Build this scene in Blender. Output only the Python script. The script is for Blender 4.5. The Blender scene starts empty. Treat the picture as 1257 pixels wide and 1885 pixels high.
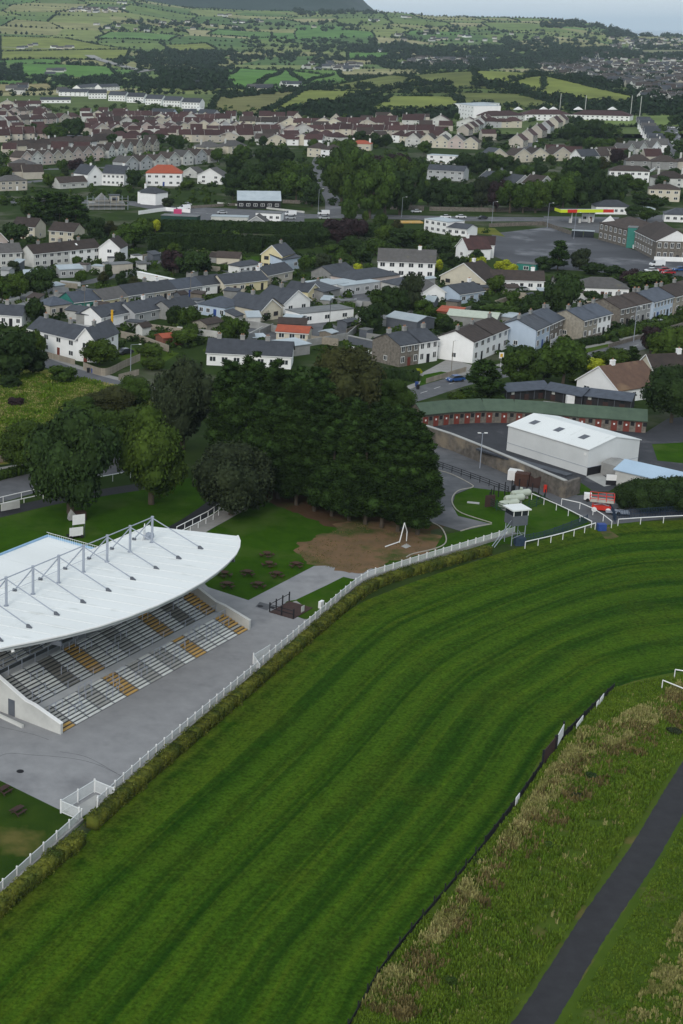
import bpy, math, random
import numpy as np
from mathutils import Vector, noise as mnoise

S = bpy.context.scene
COL = S.collection
R = random.Random(7)
RN = np.random.RandomState(5)
PI = math.pi
HAZE = 3.2e-5

# ---------------------------------------------------------------- camera
F = 2709.; XP = 75.; YP = 802.; AH = 750.; H = 78.
TILT = math.atan(AH / F); CT, ST = math.cos(TILT), math.sin(TILT)
cd = bpy.data.cameras.new('camera'); cam = bpy.data.objects.new('camera', cd); COL.objects.link(cam)
S.camera = cam
cam.location = (0, 0, H); cam.rotation_euler = (PI / 2 - TILT, 0, 0)
cd.sensor_fit = 'VERTICAL'; cd.sensor_height = 24; cd.lens = 24 * F / 1885.
cd.shift_x = (628.5 - XP) / 1885.; cd.shift_y = (YP - 942.5) / 1885.
cd.clip_start = 1; cd.clip_end = 120000

# ---------------------------------------------------------------- sky, sun, exposure
SUN_EL, SUN_AZ = math.radians(31), math.radians(207)      # azimuth clockwise from +Y (camera looks +Y)
w = bpy.data.worlds.new('World'); S.world = w; w.use_nodes = True
nt = w.node_tree; nt.nodes.clear()
out = nt.nodes.new('ShaderNodeOutputWorld'); bg = nt.nodes.new('ShaderNodeBackground')
sky = nt.nodes.new('ShaderNodeTexSky'); sky.sky_type = 'NISHITA'; sky.sun_disc = False
sky.sun_elevation = SUN_EL; sky.sun_rotation = SUN_AZ
tc = nt.nodes.new('ShaderNodeTexCoord'); mp = nt.nodes.new('ShaderNodeMapping')
mp.inputs['Scale'].default_value = (1, 1, 5)
nz = nt.nodes.new('ShaderNodeTexNoise'); nz.inputs['Scale'].default_value = 2.2; nz.inputs['Detail'].default_value = 6
cr = nt.nodes.new('ShaderNodeValToRGB')
cr.color_ramp.elements[0].position = .35; cr.color_ramp.elements[0].color = (6.8, 7.7, 8.5, 1)
cr.color_ramp.elements[1].position = .68; cr.color_ramp.elements[1].color = (7.9, 8.6, 9.1, 1)
mx = nt.nodes.new('ShaderNodeMixRGB'); mx.inputs[0].default_value = .86
nt.links.new(tc.outputs['Generated'], mp.inputs[0]); nt.links.new(mp.outputs[0], nz.inputs['Vector'])
nt.links.new(nz.outputs['Fac'], cr.inputs[0]); nt.links.new(sky.outputs[0], mx.inputs[1]); nt.links.new(cr.outputs[0], mx.inputs[2])
nt.links.new(mx.outputs[0], bg.inputs[0]); bg.inputs[1].default_value = .1
nt.links.new(bg.outputs[0], out.inputs[0])
sd = bpy.data.lights.new('sun', 'SUN'); sd.energy = 1.6; sd.angle = math.radians(22); sd.color = (1, .96, .9)
so = bpy.data.objects.new('sun', sd); COL.objects.link(so)
so.rotation_euler = (PI / 2 - SUN_EL, 0, PI - SUN_AZ); so.location = (-100, -100, 300)
S.view_settings.view_transform = 'Standard'; S.view_settings.look = 'None'; S.view_settings.gamma = 1
S.view_settings.exposure = .07; S.view_settings.use_curve_mapping = False
S.cycles.max_bounces = 6; S.cycles.volume_bounces = 0; S.cycles.transparent_max_bounces = 8

# ---------------------------------------------------------------- projection helpers (photo pixel -> place on the ground)
def ray(x, y):
    a = (x - XP) / F; b = -(y - YP) / F
    return a, CT + b * ST, -ST + b * CT
def G(x, y, z=0.):
    a, b, c = ray(x, y); s = (z - H) / c
    return Vector((a * s, b * s, z))
def P(X, Y, Z=0.):
    Z = Z - H; f = Y * CT - Z * ST; u = Y * ST + Z * CT
    return XP + F * X / f, YP - F * u / f
def ss(t):
    t = min(1, max(0, t)); return t * t * (3 - 2 * t)
CREST = [(-900, 255), (-400, 250), (0, 212), (240, 190), (340, 155), (450, 141), (600, 138), (700, 138), (730, 136), (800, 122), (1000, 113), (1060, 103), (1110, 86), (1140, 66), (1165, 50), (1257, 46), (1700, 30), (3000, 20)]
CX = [c[0] for c in CREST]; CZ = [c[1] for c in CREST]
def hgt(x, y):
    """ground height of the far country"""
    if y < 1150: return 0.
    px = XP + F * x / (y * CT + H * ST)
    z = 22 * math.exp(-((x - 590) / 165) ** 2 - ((y - 2010) / 290) ** 2) + 9 * math.exp(-((x - 250) / 120) ** 2 - ((y - 2300) / 250) ** 2)
    z += 12 * math.exp(-((x + 40) / 160) ** 2 - ((y - 3000) / 300) ** 2)
    c = float(np.interp(px, CX, CZ))
    if y > 2300:
        z += c * ss((y - 2300) / 3700) ** 1.4 if y < 6000 else c - (c + 25) * ss((y - 6000) / 1300)
    k = ss((y - 2200) / 1500) * (1 - ss((y - 6500) / 700))
    z += k * 7 * mnoise.noise(Vector((x / 420, y / 420, 3)))
    return z * ss((y - 1150) / 250)
def GT(x, y):
    """pixel -> point on the terrain"""
    p = G(x, y) if y > 60 else None
    if p is not None and p.y < 1150: return p
    a, b, c = ray(x, y); s = 1100.
    while s < 9000:
        X, Y, Z = a * s, b * s, H + c * s
        if Z <= hgt(X, Y): break
        s += 12
    return Vector((a * s, b * s, hgt(a * s, b * s)))

# ---------------------------------------------------------------- mesh builder
class MB:
    def __init__(s): s.v = []; s.f = []; s.m = []
    def face(s, pts, m=0):
        i = len(s.v); s.v += [tuple(p) for p in pts]; s.f.append(tuple(range(i, i + len(pts)))); s.m.append(m)
    def box(s, x0, y0, z0, x1, y1, z1, m=0):
        i = len(s.v)
        s.v += [(x0, y0, z0), (x1, y0, z0), (x1, y1, z0), (x0, y1, z0), (x0, y0, z1), (x1, y0, z1), (x1, y1, z1), (x0, y1, z1)]
        for q in ((0, 3, 2, 1), (4, 5, 6, 7), (0, 1, 5, 4), (1, 2, 6, 5), (2, 3, 7, 6), (3, 0, 4, 7)):
            s.f.append(tuple(i + k for k in q)); s.m.append(m)
    def prism(s, prof, a0, a1, axis='x', m=0):
        """closed profile (list of 2-D points) swept between a0 and a1; axis x: profile is (y,z); y: (x,z); z: (x,y)"""
        n = len(prof); i = len(s.v)
        for a in (a0, a1):
            for p, q in prof:
                s.v.append((a, p, q) if axis == 'x' else (p, a, q) if axis == 'y' else (p, q, a))
        s.f.append(tuple(i + k for k in range(n))[::-1]); s.m.append(m)
        s.f.append(tuple(i + n + k for k in range(n))); s.m.append(m)
        for k in range(n):
            l = (k + 1) % n
            s.f.append((i + k, i + l, i + n + l, i + n + k)); s.m.append(m)
    def tube(s, p, q, r, n=6, m=0, r2=None):
        p = Vector(p); q = Vector(q); d = (q - p)
        if d.length < 1e-6: return
        d.normalize(); a = d.cross(Vector((0, 0, 1)))
        if a.length < .1: a = d.cross(Vector((1, 0, 0)))
        a.normalize(); b = d.cross(a); i = len(s.v); r2 = r if r2 is None else r2
        for c, rr in ((p, r), (q, r2)):
            for k in range(n):
                t = 2 * PI * k / n
                s.v.append(tuple(c + a * math.cos(t) * rr + b * math.sin(t) * rr))
        for k in range(n):
            l = (k + 1) % n; s.f.append((i + k, i + l, i + n + l, i + n + k)); s.m.append(m)
        s.f.append(tuple(i + k for k in range(n))[::-1]); s.m.append(m)
        s.f.append(tuple(i + n + k for k in range(n))); s.m.append(m)
    def bar(s, p, q, wd, ht, m=0):
        """box-section bar from p to q"""
        p = Vector(p); q = Vector(q); d = (q - p).normalized(); a = d.cross(Vector((0, 0, 1)))
        if a.length < .1: a = Vector((1, 0, 0))
        a.normalize(); b = a.cross(d); i = len(s.v)
        for c in (p, q):
            for u, v in ((-1, -1), (1, -1), (1, 1), (-1, 1)):
                s.v.append(tuple(c + a * u * wd / 2 + b * v * ht / 2))
        for q4 in ((0, 1, 5, 4), (1, 2, 6, 5), (2, 3, 7, 6), (3, 0, 4, 7), (3, 2, 1, 0), (4, 5, 6, 7)):
            s.f.append(tuple(i + k for k in q4)); s.m.append(m)
    def mesh(s, name, mats):
        me = bpy.data.meshes.new(name); me.from_pydata(s.v, [], s.f)
        for x in (mats if isinstance(mats, (list, tuple)) else [mats]): me.materials.append(x)
        if any(s.m): me.polygons.foreach_set('material_index', s.m)
        me.update(); return me
    def build(s, name, mats, parent=None, loc=(0, 0, 0), rz=0, kind=None):
        return link(name, s.mesh(name, mats), parent, loc, rz, kind)
def link(name, me, parent=None, loc=(0, 0, 0), rz=0, kind=None, scale=None):
    o = bpy.data.objects.new(name, me); COL.objects.link(o); o.parent = parent; o.location = loc
    if rz: o.rotation_euler = (0, 0, rz)
    if scale is not None: o.scale = scale
    if kind: o['kind'] = kind
    return o
REG = []
def tag(o, label, cat, group=None, ordn=False):
    o['label'] = label; o['category'] = cat
    if group: o['group'] = group
    if ordn: REG.append(o)
    return o
def thing(name, label, cat, loc=(0, 0, 0), rz=0, group=None, ordn=False):
    o = bpy.data.objects.new(name, None); COL.objects.link(o); o.location = loc; o.rotation_euler = (0, 0, rz); o.empty_display_size = .5
    return tag(o, label, cat, group, ordn)
ORD = ['leftmost', 'second', 'third', 'fourth', 'fifth', 'sixth', 'seventh', 'eighth', 'ninth', 'tenth', 'eleventh', 'twelfth', 'thirteenth', 'fourteenth', 'fifteenth', 'sixteenth', 'seventeenth', 'eighteenth', 'nineteenth', 'twentieth']
def finish_labels():
    by = {}
    for o in REG: by.setdefault(o['label'], []).append(o)
    for lab, os_ in by.items():
        if len(os_) > 20 or len(lab.split()) > 12: print('LONG', len(os_), len(lab.split()), lab)
        if len(os_) == 1: continue
        os_.sort(key=lambda o: P(*o.location)[0])
        for i, o in enumerate(os_):
            n = len(os_)
            if i == 0: t = 'leftmost'
            elif i == n - 1: t = 'rightmost'
            elif i < 20: t = ORD[i] + ' from the left'
            elif n - 1 - i < 20: t = ORD[n - 1 - i] + ' from the right'
            else: t = 'number %d from the left' % (i + 1)
            if len((lab + ' ' + t).split()) > 16: t = t.replace('from the ', 'from ')
            o['label'] = lab + ', ' + t
def rotz(v, a):
    return Vector((v[0] * math.cos(a) - v[1] * math.sin(a), v[0] * math.sin(a) + v[1] * math.cos(a), v[2] if len(v) > 2 else 0))

# ---------------------------------------------------------------- materials
M = {}
def mat(name, c1, c2=None, scale=1., rough=.85, bump=0., bscale=None, rnd=0., spec=.25, isl=0., detail=6, c3=None, s3=.1, f3=.5, metal=0, coords='Object', stretch=None, wave=None, trans=0):
    m = bpy.data.materials.new(name); m.use_nodes = True; t = m.node_tree; L = t.links.new
    b = t.nodes['Principled BSDF']; b.inputs['Roughness'].default_value = rough; b.inputs['Specular IOR Level'].default_value = spec
    b.inputs['Metallic'].default_value = metal
    tc = t.nodes.new('ShaderNodeTexCoord'); vec = tc.outputs[coords]
    if stretch:
        mp = t.nodes.new('ShaderNodeMapping'); mp.inputs['Scale'].default_value = stretch; L(vec, mp.inputs[0]); vec = mp.outputs[0]
    def nzt(sc, det=detail, ro=.6):
        n = t.nodes.new('ShaderNodeTexNoise'); n.inputs['Scale'].default_value = sc; n.inputs['Detail'].default_value = det; n.inputs['Roughness'].default_value = ro
        L(vec, n.inputs['Vector']); return n.outputs['Fac']
    def mix(f, a, bb, lo=.3, hi=.7, op='MIX'):
        r = t.nodes.new('ShaderNodeMapRange'); r.inputs[1].default_value = lo; r.inputs[2].default_value = hi; L(f, r.inputs[0])
        x = t.nodes.new('ShaderNodeMixRGB'); x.blend_type = op; L(r.outputs[0], x.inputs[0])
        for k, q in ((1, a), (2, bb)):
            if isinstance(q, tuple): x.inputs[k].default_value = q + (1,)
            else: L(q, x.inputs[k])
        return x.outputs[0]
    c2 = c2 or tuple(x * .8 for x in c1)
    col = mix(nzt(scale), c1, c2)
    if c3: col = mix(nzt(s3, 4), col, c3, f3, f3 + .14)
    if wave:
        wv = t.nodes.new('ShaderNodeTexWave'); wv.bands_direction = wave[0]; wv.inputs['Scale'].default_value = wave[1]; wv.inputs['Distortion'].default_value = wave[3] if len(wave) > 3 else .3; wv.inputs['Detail'].default_value = 2
        L(vec, wv.inputs['Vector']); wf = wv.outputs['Fac']
        x = t.nodes.new('ShaderNodeMixRGB'); x.blend_type = 'MULTIPLY'; L(wf, x.inputs[0]); L(col, x.inputs[1]); x.inputs[2].default_value = (wave[2],) * 3 + (1,); col = x.outputs[0]
    if rnd or isl:
        hv = t.nodes.new('ShaderNodeHueSaturation'); L(col, hv.inputs['Color'])
        val = None
        if rnd:
            oi = t.nodes.new('ShaderNodeObjectInfo'); r = t.nodes.new('ShaderNodeMapRange'); r.inputs[3].default_value = 1 - rnd; r.inputs[4].default_value = 1 + rnd; L(oi.outputs['Random'], r.inputs[0]); val = r.outputs[0]
        if isl:
            gi = t.nodes.new('ShaderNodeNewGeometry'); r2 = t.nodes.new('ShaderNodeMapRange'); r2.inputs[3].default_value = 1 - isl; r2.inputs[4].default_value = 1 + isl; L(gi.outputs['Random Per Island'], r2.inputs[0])
            if val is None: val = r2.outputs[0]
            else:
                mm = t.nodes.new('ShaderNodeMath'); mm.operation = 'MULTIPLY'; L(val, mm.inputs[0]); L(r2.outputs[0], mm.inputs[1]); val = mm.outputs[0]
        L(val, hv.inputs['Value']); col = hv.outputs[0]
    L(col, b.inputs['Base Color'])
    if bump:
        bp = t.nodes.new('ShaderNodeBump'); bp.inputs['Strength'].default_value = bump; bp.inputs['Distance'].default_value = .1
        if wave and bscale is None: L(wf, bp.inputs['Height'])
        else: L(nzt(bscale or scale * 4), bp.inputs['Height'])
        L(bp.outputs[0], b.inputs['Normal'])
    M[name] = m; return m
# ground
mat('grass_town', (.036, .060, .014), (.018, .034, .008), .06, .95, .6, 1.2, c3=(.10, .10, .075), s3=.035, f3=.52, spec=.03)
mat('lawn', (.034, .084, .004), (.022, .058, .003), .35, .95, .5, 2.5, c3=(.05, .088, .014), s3=.09, f3=.52, spec=.03)
mat('lawn_lower', (.034, .062, .008), (.019, .044, .006), .25, .95, .5, 2.5, c3=(.11, .10, .03), s3=.12, f3=.55, spec=.03)
mat('rough', (.075, .11, .016), (.045, .082, .010), .5, .95, .8, 2.0, c3=(.12, .105, .035), s3=.25, f3=.55, spec=.03)
mat('meadow', (.17, .165, .035), (.085, .105, .018), .08, .95, .8, 1.0, c3=(.21, .16, .08), s3=.05, f3=.53, spec=.03)
mat('verge', (.062, .10, .012), (.040, .076, .009), .2, .95, .8, 1.4, c3=(.12, .12, .04), s3=.2, f3=.56, spec=.03)
mat('tarmac_apron', (.285, .285, .29), (.225, .225, .232), .5, .9, .3, 6, c3=(.18, .18, .188), s3=.11, f3=.58)
mat('tarmac', (.125, .127, .136), (.085, .088, .096), .4, .9, .2, 6, c3=(.17, .17, .18), s3=.08, f3=.56)
mat('tarmac_dark', (.048, .050, .058), (.035, .037, .043), .5, .9, .2, 6, c3=(.09, .09, .10), s3=.2, f3=.58)
mat('tarmac_path', (.036, .036, .040), (.024, .024, .027), .6, .9, .3, 8, c3=(.025, .025, .03), s3=.25, f3=.66)
mat('carpark', (.085, .088, .10), (.052, .054, .062), .06, .9, .2, 3, c3=(.18, .185, .2), s3=.05, f3=.55)
mat('concrete', (.42, .42, .40), (.33, .33, .32), .5, .9, .2, 8)
mat('pavement', (.30, .29, .275), (.23, .225, .215), .8, .9, .1, 8)
mat('soil', (.095, .055, .032), (.065, .042, .022), .3, .95, .8, 2, c3=(.055, .07, .022), s3=.12, f3=.55, spec=.03)
mat('dirt', (.19, .115, .065), (.12, .085, .048), .3, .95, .6, 2, c3=(.055, .075, .02), s3=.14, f3=.50, spec=.03)
mat('marking', (.6, .6, .58), (.42, .42, .41), 2)
mat('kerb', (.40, .38, .33), (.30, .28, .24), 1)
mat('sea', (.10, .16, .20), (.08, .13, .17), .001, .3, 0, spec=.5)
mat('forest_far', (.014, .034, .022), (.008, .022, .016), .03, .95, 1, .05)
# built
mat('white', (.84, .84, .83), (.76, .76, .75), .5, .75, rnd=.05)
mat('white_dirty', (.60, .60, .57), (.43, .43, .41), .35, .8, rnd=.08)
mat('cream', (.60, .55, .44), (.50, .46, .37), .5, .8, rnd=.08)
mat('yellow', (.70, .62, .38), (.62, .54, .33), .5, .8, rnd=.05)
mat('palegrey', (.44, .45, .46), (.34, .35, .36), .4, .8, rnd=.12)
mat('paleblue', (.48, .56, .66), (.40, .48, .58), .4, .8, rnd=.05)
mat('beige', (.48, .44, .37), (.38, .35, .30), .4, .8, rnd=.12)
mat('pinkish', (.50, .42, .38), (.42, .35, .32), .4, .8, rnd=.1)
mat('brickred', (.22, .09, .06), (.16, .07, .05), 1.5, .85, rnd=.1)
mat('stone', (.21, .185, .155), (.10, .09, .08), 1.6, .9, .6, 3, rnd=.12, detail=3)
mat('stone_light', (.36, .33, .27), (.22, .20, .17), 1.6, .9, .6, 3, rnd=.08, detail=3)
mat('stonewall', (.185, .165, .145), (.075, .068, .06), .9, .95, .9, 2, c3=(.24, .20, .15), s3=.2, f3=.5)
mat('slate', (.062, .068, .082), (.036, .040, .050), .7, .6, .25, rnd=.22, wave=('Z', 1.6, .75), spec=.3)
mat('slate_blue', (.085, .10, .13), (.055, .065, .085), .7, .6, .25, rnd=.15, wave=('Z', 1.6, .78), spec=.3)
mat('tile_brown', (.075, .056, .048), (.042, .033, .030), .8, .8, .3, rnd=.25, wave=('Z', 1.6, .7))
mat('tile_maroon', (.082, .040, .037), (.048, .026, .026), .8, .8, .3, rnd=.28, wave=('Z', 1.6, .7))
mat('tile_grey', (.115, .11, .108), (.075, .072, .07), .8, .8, .3, rnd=.2, wave=('Z', 1.6, .75), c3=(.15, .14, .10), s3=.4, f3=.6)
mat('tile_red', (.42, .10, .05), (.33, .08, .045), .8, .75, .3, rnd=.08, wave=('Z', 1.6, .75))
mat('tile_russet', (.16, .095, .065), (.115, .068, .05), .8, .8, .3, wave=('Z', 1.6, .75), c3=(.22, .14, .085), s3=.15, f3=.55)
mat('roof_green', (.085, .125, .085), (.055, .085, .06), .5, .7, .2, rnd=.06, wave=('X', 3.0, .85))
mat('roof_white', (.76, .78, .77), (.68, .70, .69), .12, .6, .12, rnd=.02, stretch=(1, .18, 1), c3=(.58, .60, .58), s3=.9, f3=.60)
mat('roof_pale', (.42, .47, .50), (.33, .38, .41), .3, .55, .1, wave=('X', 2.2, .9), rnd=.1)
mat('roof_flat', (.17, .175, .175), (.11, .115, .12), .5, .8, rnd=.3)
mat('roof_blue', (.42, .55, .68), (.36, .48, .60), .2, .5, .1, wave=('X', 2.2, .9))
mat('cladding', (.70, .72, .72), (.60, .62, .62), .2, .55, .12, wave=('X', 2.5, .93))
mat('steel', (.33, .36, .42), (.27, .30, .35), .5, .55, spec=.4)
mat('steel_dark', (.12, .13, .15), (.09, .10, .12), 1, .6)
mat('black', (.018, .018, .022), (.012, .012, .015), 1, .7)
mat('blacktimber', (.028, .028, .032), (.018, .018, .02), 1, .8)
mat('timber', (.22, .19, .155), (.15, .13, .105), 1.2, .9, .3, 4, rnd=.12)
mat('brown_timber', (.072, .034, .024), (.05, .025, .019), 1.5, .8, rnd=.1)
mat('dark_brown', (.06, .032, .028), (.04, .024, .022), 1.5, .8)
mat('door_red', (.19, .045, .032), (.13, .034, .026), 1, .6)
mat('glass', (.030, .036, .044), (.018, .022, .028), .4, .12, spec=.6)
mat('whitepaint', (.80, .80, .79), (.72, .72, .71), 2, .6)
mat('mesh_panel', (.72, .74, .74), (.64, .66, .66), 2, .8)
mat('fascia', (.40, .42, .43), (.33, .35, .36), .4, .6)
mat('st_white', (.72, .73, .71), (.54, .55, .53), 1.3, .9, rnd=.1, c3=(.30, .30, .29), s3=.9, f3=.6)
mat('st_grey', (.43, .43, .41), (.32, .32, .30), 1.3, .9, rnd=.12)
mat('st_brown', (.25, .24, .21), (.17, .165, .145), 1.3, .9, rnd=.15)
mat('st_orange', (.58, .33, .05), (.42, .30, .16), 1.6, .9, rnd=.15, c3=(.45, .44, .42), s3=1.4, f3=.58)
mat('st_shade', (.065, .07, .072), (.04, .043, .045), 1, .9)
mat('red_paint', (.55, .035, .02), (.48, .03, .02), 2, .5)
mat('blue_paint', (.03, .07, .26), (.02, .05, .20), 2, .6)
mat('blue_net', (.028, .048, .085), (.018, .034, .06), 2, .8)
mat('green_net', (.02, .06, .045), (.015, .045, .035), 2, .8)
mat('yellow_paint', (.75, .42, .02), (.65, .36, .02), 2, .5)
mat('lime_paint', (.58, .66, .03), (.52, .60, .03), 2, .5)
mat('teal', (.04, .22, .18), (.03, .17, .14), 2, .6)
mat('tank_cream', (.46, .50, .42), (.38, .42, .35), 1, .5)
mat('sandblock', (.50, .47, .40), (.40, .38, .33), 1, .8)
mat('parapet_blue', (.28, .45, .62), (.23, .38, .54), 1, .5)
mat('terracotta', (.38, .20, .12), (.30, .16, .10), 2, .8)
mat('car_paint_white', (.75, .76, .77), (.72, .73, .74), 1, .25, spec=.6)
mat('car_paint_silver', (.42, .44, .46), (.40, .42, .44), 1, .25, spec=.6)
mat('car_paint_dark', (.03, .032, .04), (.025, .027, .033), 1, .2, spec=.6)
mat('car_paint_red', (.40, .02, .03), (.36, .02, .03), 1, .25, spec=.6)
mat('car_paint_blue', (.025, .08, .26), (.02, .07, .22), 1, .25, spec=.6)
mat('rubber', (.02, .02, .02), (.015, .015, .015), 1, .8)
mat('pink', (.55, .06, .18), (.5, .06, .16), 1, .6)
mat('timber_light', (.34, .30, .24), (.24, .21, .17), 1.5, .9, rnd=.12)
mat('grey_render', (.30, .30, .29), (.21, .21, .205), .6, .9, rnd=.15)
# foliage
mat('bark', (.085, .068, .05), (.05, .04, .03), 2, .95, .5, 8)
def leafmat(n, a, b, rnd=.18, isl=.38): mat(n, a, b, .5, .8, rnd=rnd, isl=isl, spec=.06, detail=2)
leafmat('leaf_dark', (.028, .049, .013), (.014, .028, .009))
leafmat('leaf_mid', (.044, .076, .013), (.024, .046, .009))
leafmat('leaf_light', (.054, .086, .013), (.028, .050, .009))
leafmat('leaf_grey', (.032, .042, .019), (.018, .027, .013))
leafmat('leaf_brownish', (.042, .044, .015), (.024, .030, .010))
leafmat('leaf_purple', (.034, .020, .022), (.022, .016, .017))
leafmat('leaf_yellow', (.30, .32, .02), (.20, .24, .02))
leafmat('leaf_conifer', (.026, .050, .010), (.013, .028, .007), isl=.6)
leafmat('leaf_hedge', (.135, .140, .022), (.040, .062, .012))
leafmat('leaf_far', (.018, .034, .013), (.010, .022, .010), rnd=0, isl=.45)
leafmat('tuft_green', (.115, .175, .020), (.070, .130, .012), rnd=0, isl=.28)
leafmat('tuft_straw', (.32, .29, .12), (.17, .18, .05), rnd=0, isl=.3)
leafmat('tuft_brown', (.17, .135, .055), (.10, .085, .03), rnd=0, isl=.4)
leafmat('flower_pink', (.45, .12, .25), (.3, .1, .16))
# ---------------------------------------------------------------- the ground
def sheet(name, px, m, lvl=1, world=False, kind='structure', ragged=0):
    pts = [Vector((p[0], p[1], 0)) if world else G(*p) for p in px]
    if ragged:
        q = []
        for a, c in zip(pts, pts[1:] + pts[:1]):
            n = max(1, int((c - a).length / .7))
            for k in range(n):
                p = a.lerp(c, k / n); w_ = mnoise.noise(Vector((p.x * .35, p.y * .35, 2))) * 1.6 + mnoise.noise(Vector((p.x * 1.3, p.y * 1.3, 5))) * .7; d = (c - a).normalized()
                q.append(p + Vector((-d.y, d.x, 0)) * w_ * ragged)
        pts = q
    b = MB(); b.face([(p.x, p.y, .004 * lvl) for p in pts])
    o = b.build(name, M[m]); o['kind'] = kind; return o
def catmull(pts, n):
    r = []
    for i in range(len(pts) - 1):
        p0 = pts[max(i - 1, 0)]; p1 = pts[i]; p2 = pts[i + 1]; p3 = pts[min(i + 2, len(pts) - 1)]
        for k in range(n):
            t = k / n
            r.append(.5 * ((2 * p1) + (p2 - p0) * t + (2 * p0 - 5 * p1 + 4 * p2 - p3) * t * t + (3 * p1 - p0 - 3 * p2 + p3) * t ** 3))
    r.append(pts[-1]); return r
def strip(name, px, width, m, lvl=1, n=6, world=False, parent=None, kind='structure', smooth=True, z=None, jit=0):
    pts = [Vector((p[0], p[1], 0)) if world else G(*p) for p in px]
    if smooth: pts = catmull(pts, n)
    b = MB(); L = []
    for i, p in enumerate(pts):
        d = (pts[min(i + 1, len(pts) - 1)] - pts[max(i - 1, 0)]); d.z = 0; d.normalize(); s = Vector((-d.y, d.x, 0)) * width / 2
        L.append((p + s * (1 + R.uniform(-jit, jit)), p - s * (1 + R.uniform(-jit, jit))))
    zz = .004 * lvl if z is None else z
    for a, c in zip(L, L[1:]):
        b.face([(a[1].x, a[1].y, zz), (c[1].x, c[1].y, zz), (c[0].x, c[0].y, zz), (a[0].x, a[0].y, zz)])
    o = b.build(name, M[m], parent)
    if kind: o['kind'] = kind
    return o
def path_solid(b, pts, w, z0, z1, m=0):
    """a band of width w following pts, from z0 to z1 (kerb, wall, plinth)"""
    L = []
    for i, p in enumerate(pts):
        d = (pts[min(i + 1, len(pts) - 1)] - pts[max(i - 1, 0)]); d.z = 0; d.normalize(); s = Vector((-d.y, d.x, 0)) * w / 2
        L.append((p + s, p - s))
    for (a, c) in zip(L, L[1:]):
        i = len(b.v)
        for q in (a[0], a[1], c[1], c[0]): b.v.append((q.x, q.y, z0))
        for q in (a[0], a[1], c[1], c[0]): b.v.append((q.x, q.y, z1))
        for q in ((0, 3, 2, 1), (4, 5, 6, 7), (0, 1, 5, 4), (1, 2, 6, 5), (2, 3, 7, 6), (3, 0, 4, 7)):
            b.f.append(tuple(i + k for k in q)); b.m.append(m)

b = MB(); b.face([(-900, -400, 0), (2600, -400, 0), (2600, 1400, 0), (-900, 1400, 0)]); o = b.build('ground', M['grass_town'], kind='structure')
b = MB(); b.face([(-60000, 900, -14), (90000, 900, -14), (90000, 75000, -14), (-60000, 75000, -14)]); b.build('sea', M['sea'], kind='structure')

# far country: one terrain sheet of fields, hedged along the field edges
fg = bpy.data.materials.new('fields'); fg.use_nodes = True; t = fg.node_tree; bs = t.nodes['Principled BSDF']; bs.inputs['Roughness'].default_value = 1; bs.inputs['Specular IOR Level'].default_value = .1
at = t.nodes.new('ShaderNodeAttribute'); at.attribute_name = 'field'; nz = t.nodes.new('ShaderNodeTexNoise'); nz.inputs['Scale'].default_value = .02; nz.inputs['Detail'].default_value = 8
tc = t.nodes.new('ShaderNodeTexCoord'); t.links.new(tc.outputs['Object'], nz.inputs['Vector'])
r = t.nodes.new('ShaderNodeMapRange'); r.inputs[1].default_value = .3; r.inputs[2].default_value = .7; r.inputs[3].default_value = .68; r.inputs[4].default_value = 1.2; t.links.new(nz.outputs['Fac'], r.inputs[0])
hv = t.nodes.new('ShaderNodeHueSaturation'); t.links.new(at.outputs['Color'], hv.inputs['Color']); t.links.new(r.outputs[0], hv.inputs['Value']); t.links.new(hv.outputs[0], bs.inputs['Base Color'])
FC = [((.10, .155, .045), 3), ((.13, .185, .05), 3), ((.18, .215, .07), 3), ((.23, .23, .10), 2), ((.07, .13, .035), 2), ((.29, .27, .14), 1), ((.085, .18, .04), 1)]
def pick(r_):
    t_ = r_.random() * sum(w_ for _, w_ in FC)
    for c, w_ in FC:
        t_ -= w_
        if t_ <= 0: return c
    return FC[0][0]
CELLX, CELLY = 170, 180; KS = 4
rr = random.Random(11)
nodes = {}
def node(i, j):
    if (i, j) not in nodes:
        q = random.Random(i * 7919 + j * 104729)
        sk = (j * CELLY) * .12
        nodes[(i, j)] = Vector((i * CELLX + sk + q.uniform(-48, 48), 1100 + j * CELLY + (q.uniform(-48, 48) if j > 0 else 0)))
    return nodes[(i, j)]
tv = []; tf = []; tcol = []; idx = {}
EDGES = []
def tvert(p):
    k = (round(p.x, 1), round(p.y, 1))
    if k not in idx: idx[k] = len(tv); tv.append((p.x, p.y, hgt(p.x, p.y)))
    return idx[k]
for j in range(0, 38):
    y = 1100 + j * CELLY
    x0 = -.20 * y - 350; x1 = .60 * y + 350
    for i in range(int((x0 - y * .12) // CELLX), int((x1 - y * .12) // CELLX) + 1):
        a, c, d, e = node(i, j), node(i + 1, j), node(i + 1, j + 1), node(i, j + 1)
        col = pick(rr)
        if y < 1750: col = (.085, .12, .035)
        EDGES.append((a, c)); EDGES.append((a, e))
        for u in range(KS):
            for v in range(KS):
                q = []
                for uu, vv in ((u, v), (u + 1, v), (u + 1, v + 1), (u, v + 1)):
                    s_, t_ = uu / KS, vv / KS
                    q.append(tvert((a * (1 - s_) + c * s_) * (1 - t_) + (e * (1 - s_) + d * s_) * t_))
                tf.append(tuple(q)); tcol.append(col)
me = bpy.data.meshes.new('farmland'); me.from_pydata(tv, [], tf); me.materials.append(fg)
ca = me.attributes.new('field', 'FLOAT_COLOR', 'FACE')
ca.data.foreach_set('color', np.array([c + (1.,) for c in tcol], 'f').ravel()); me.polygons.foreach_set('use_smooth', [True] * len(me.polygons))
link('farmland', me, kind='structure')

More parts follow.
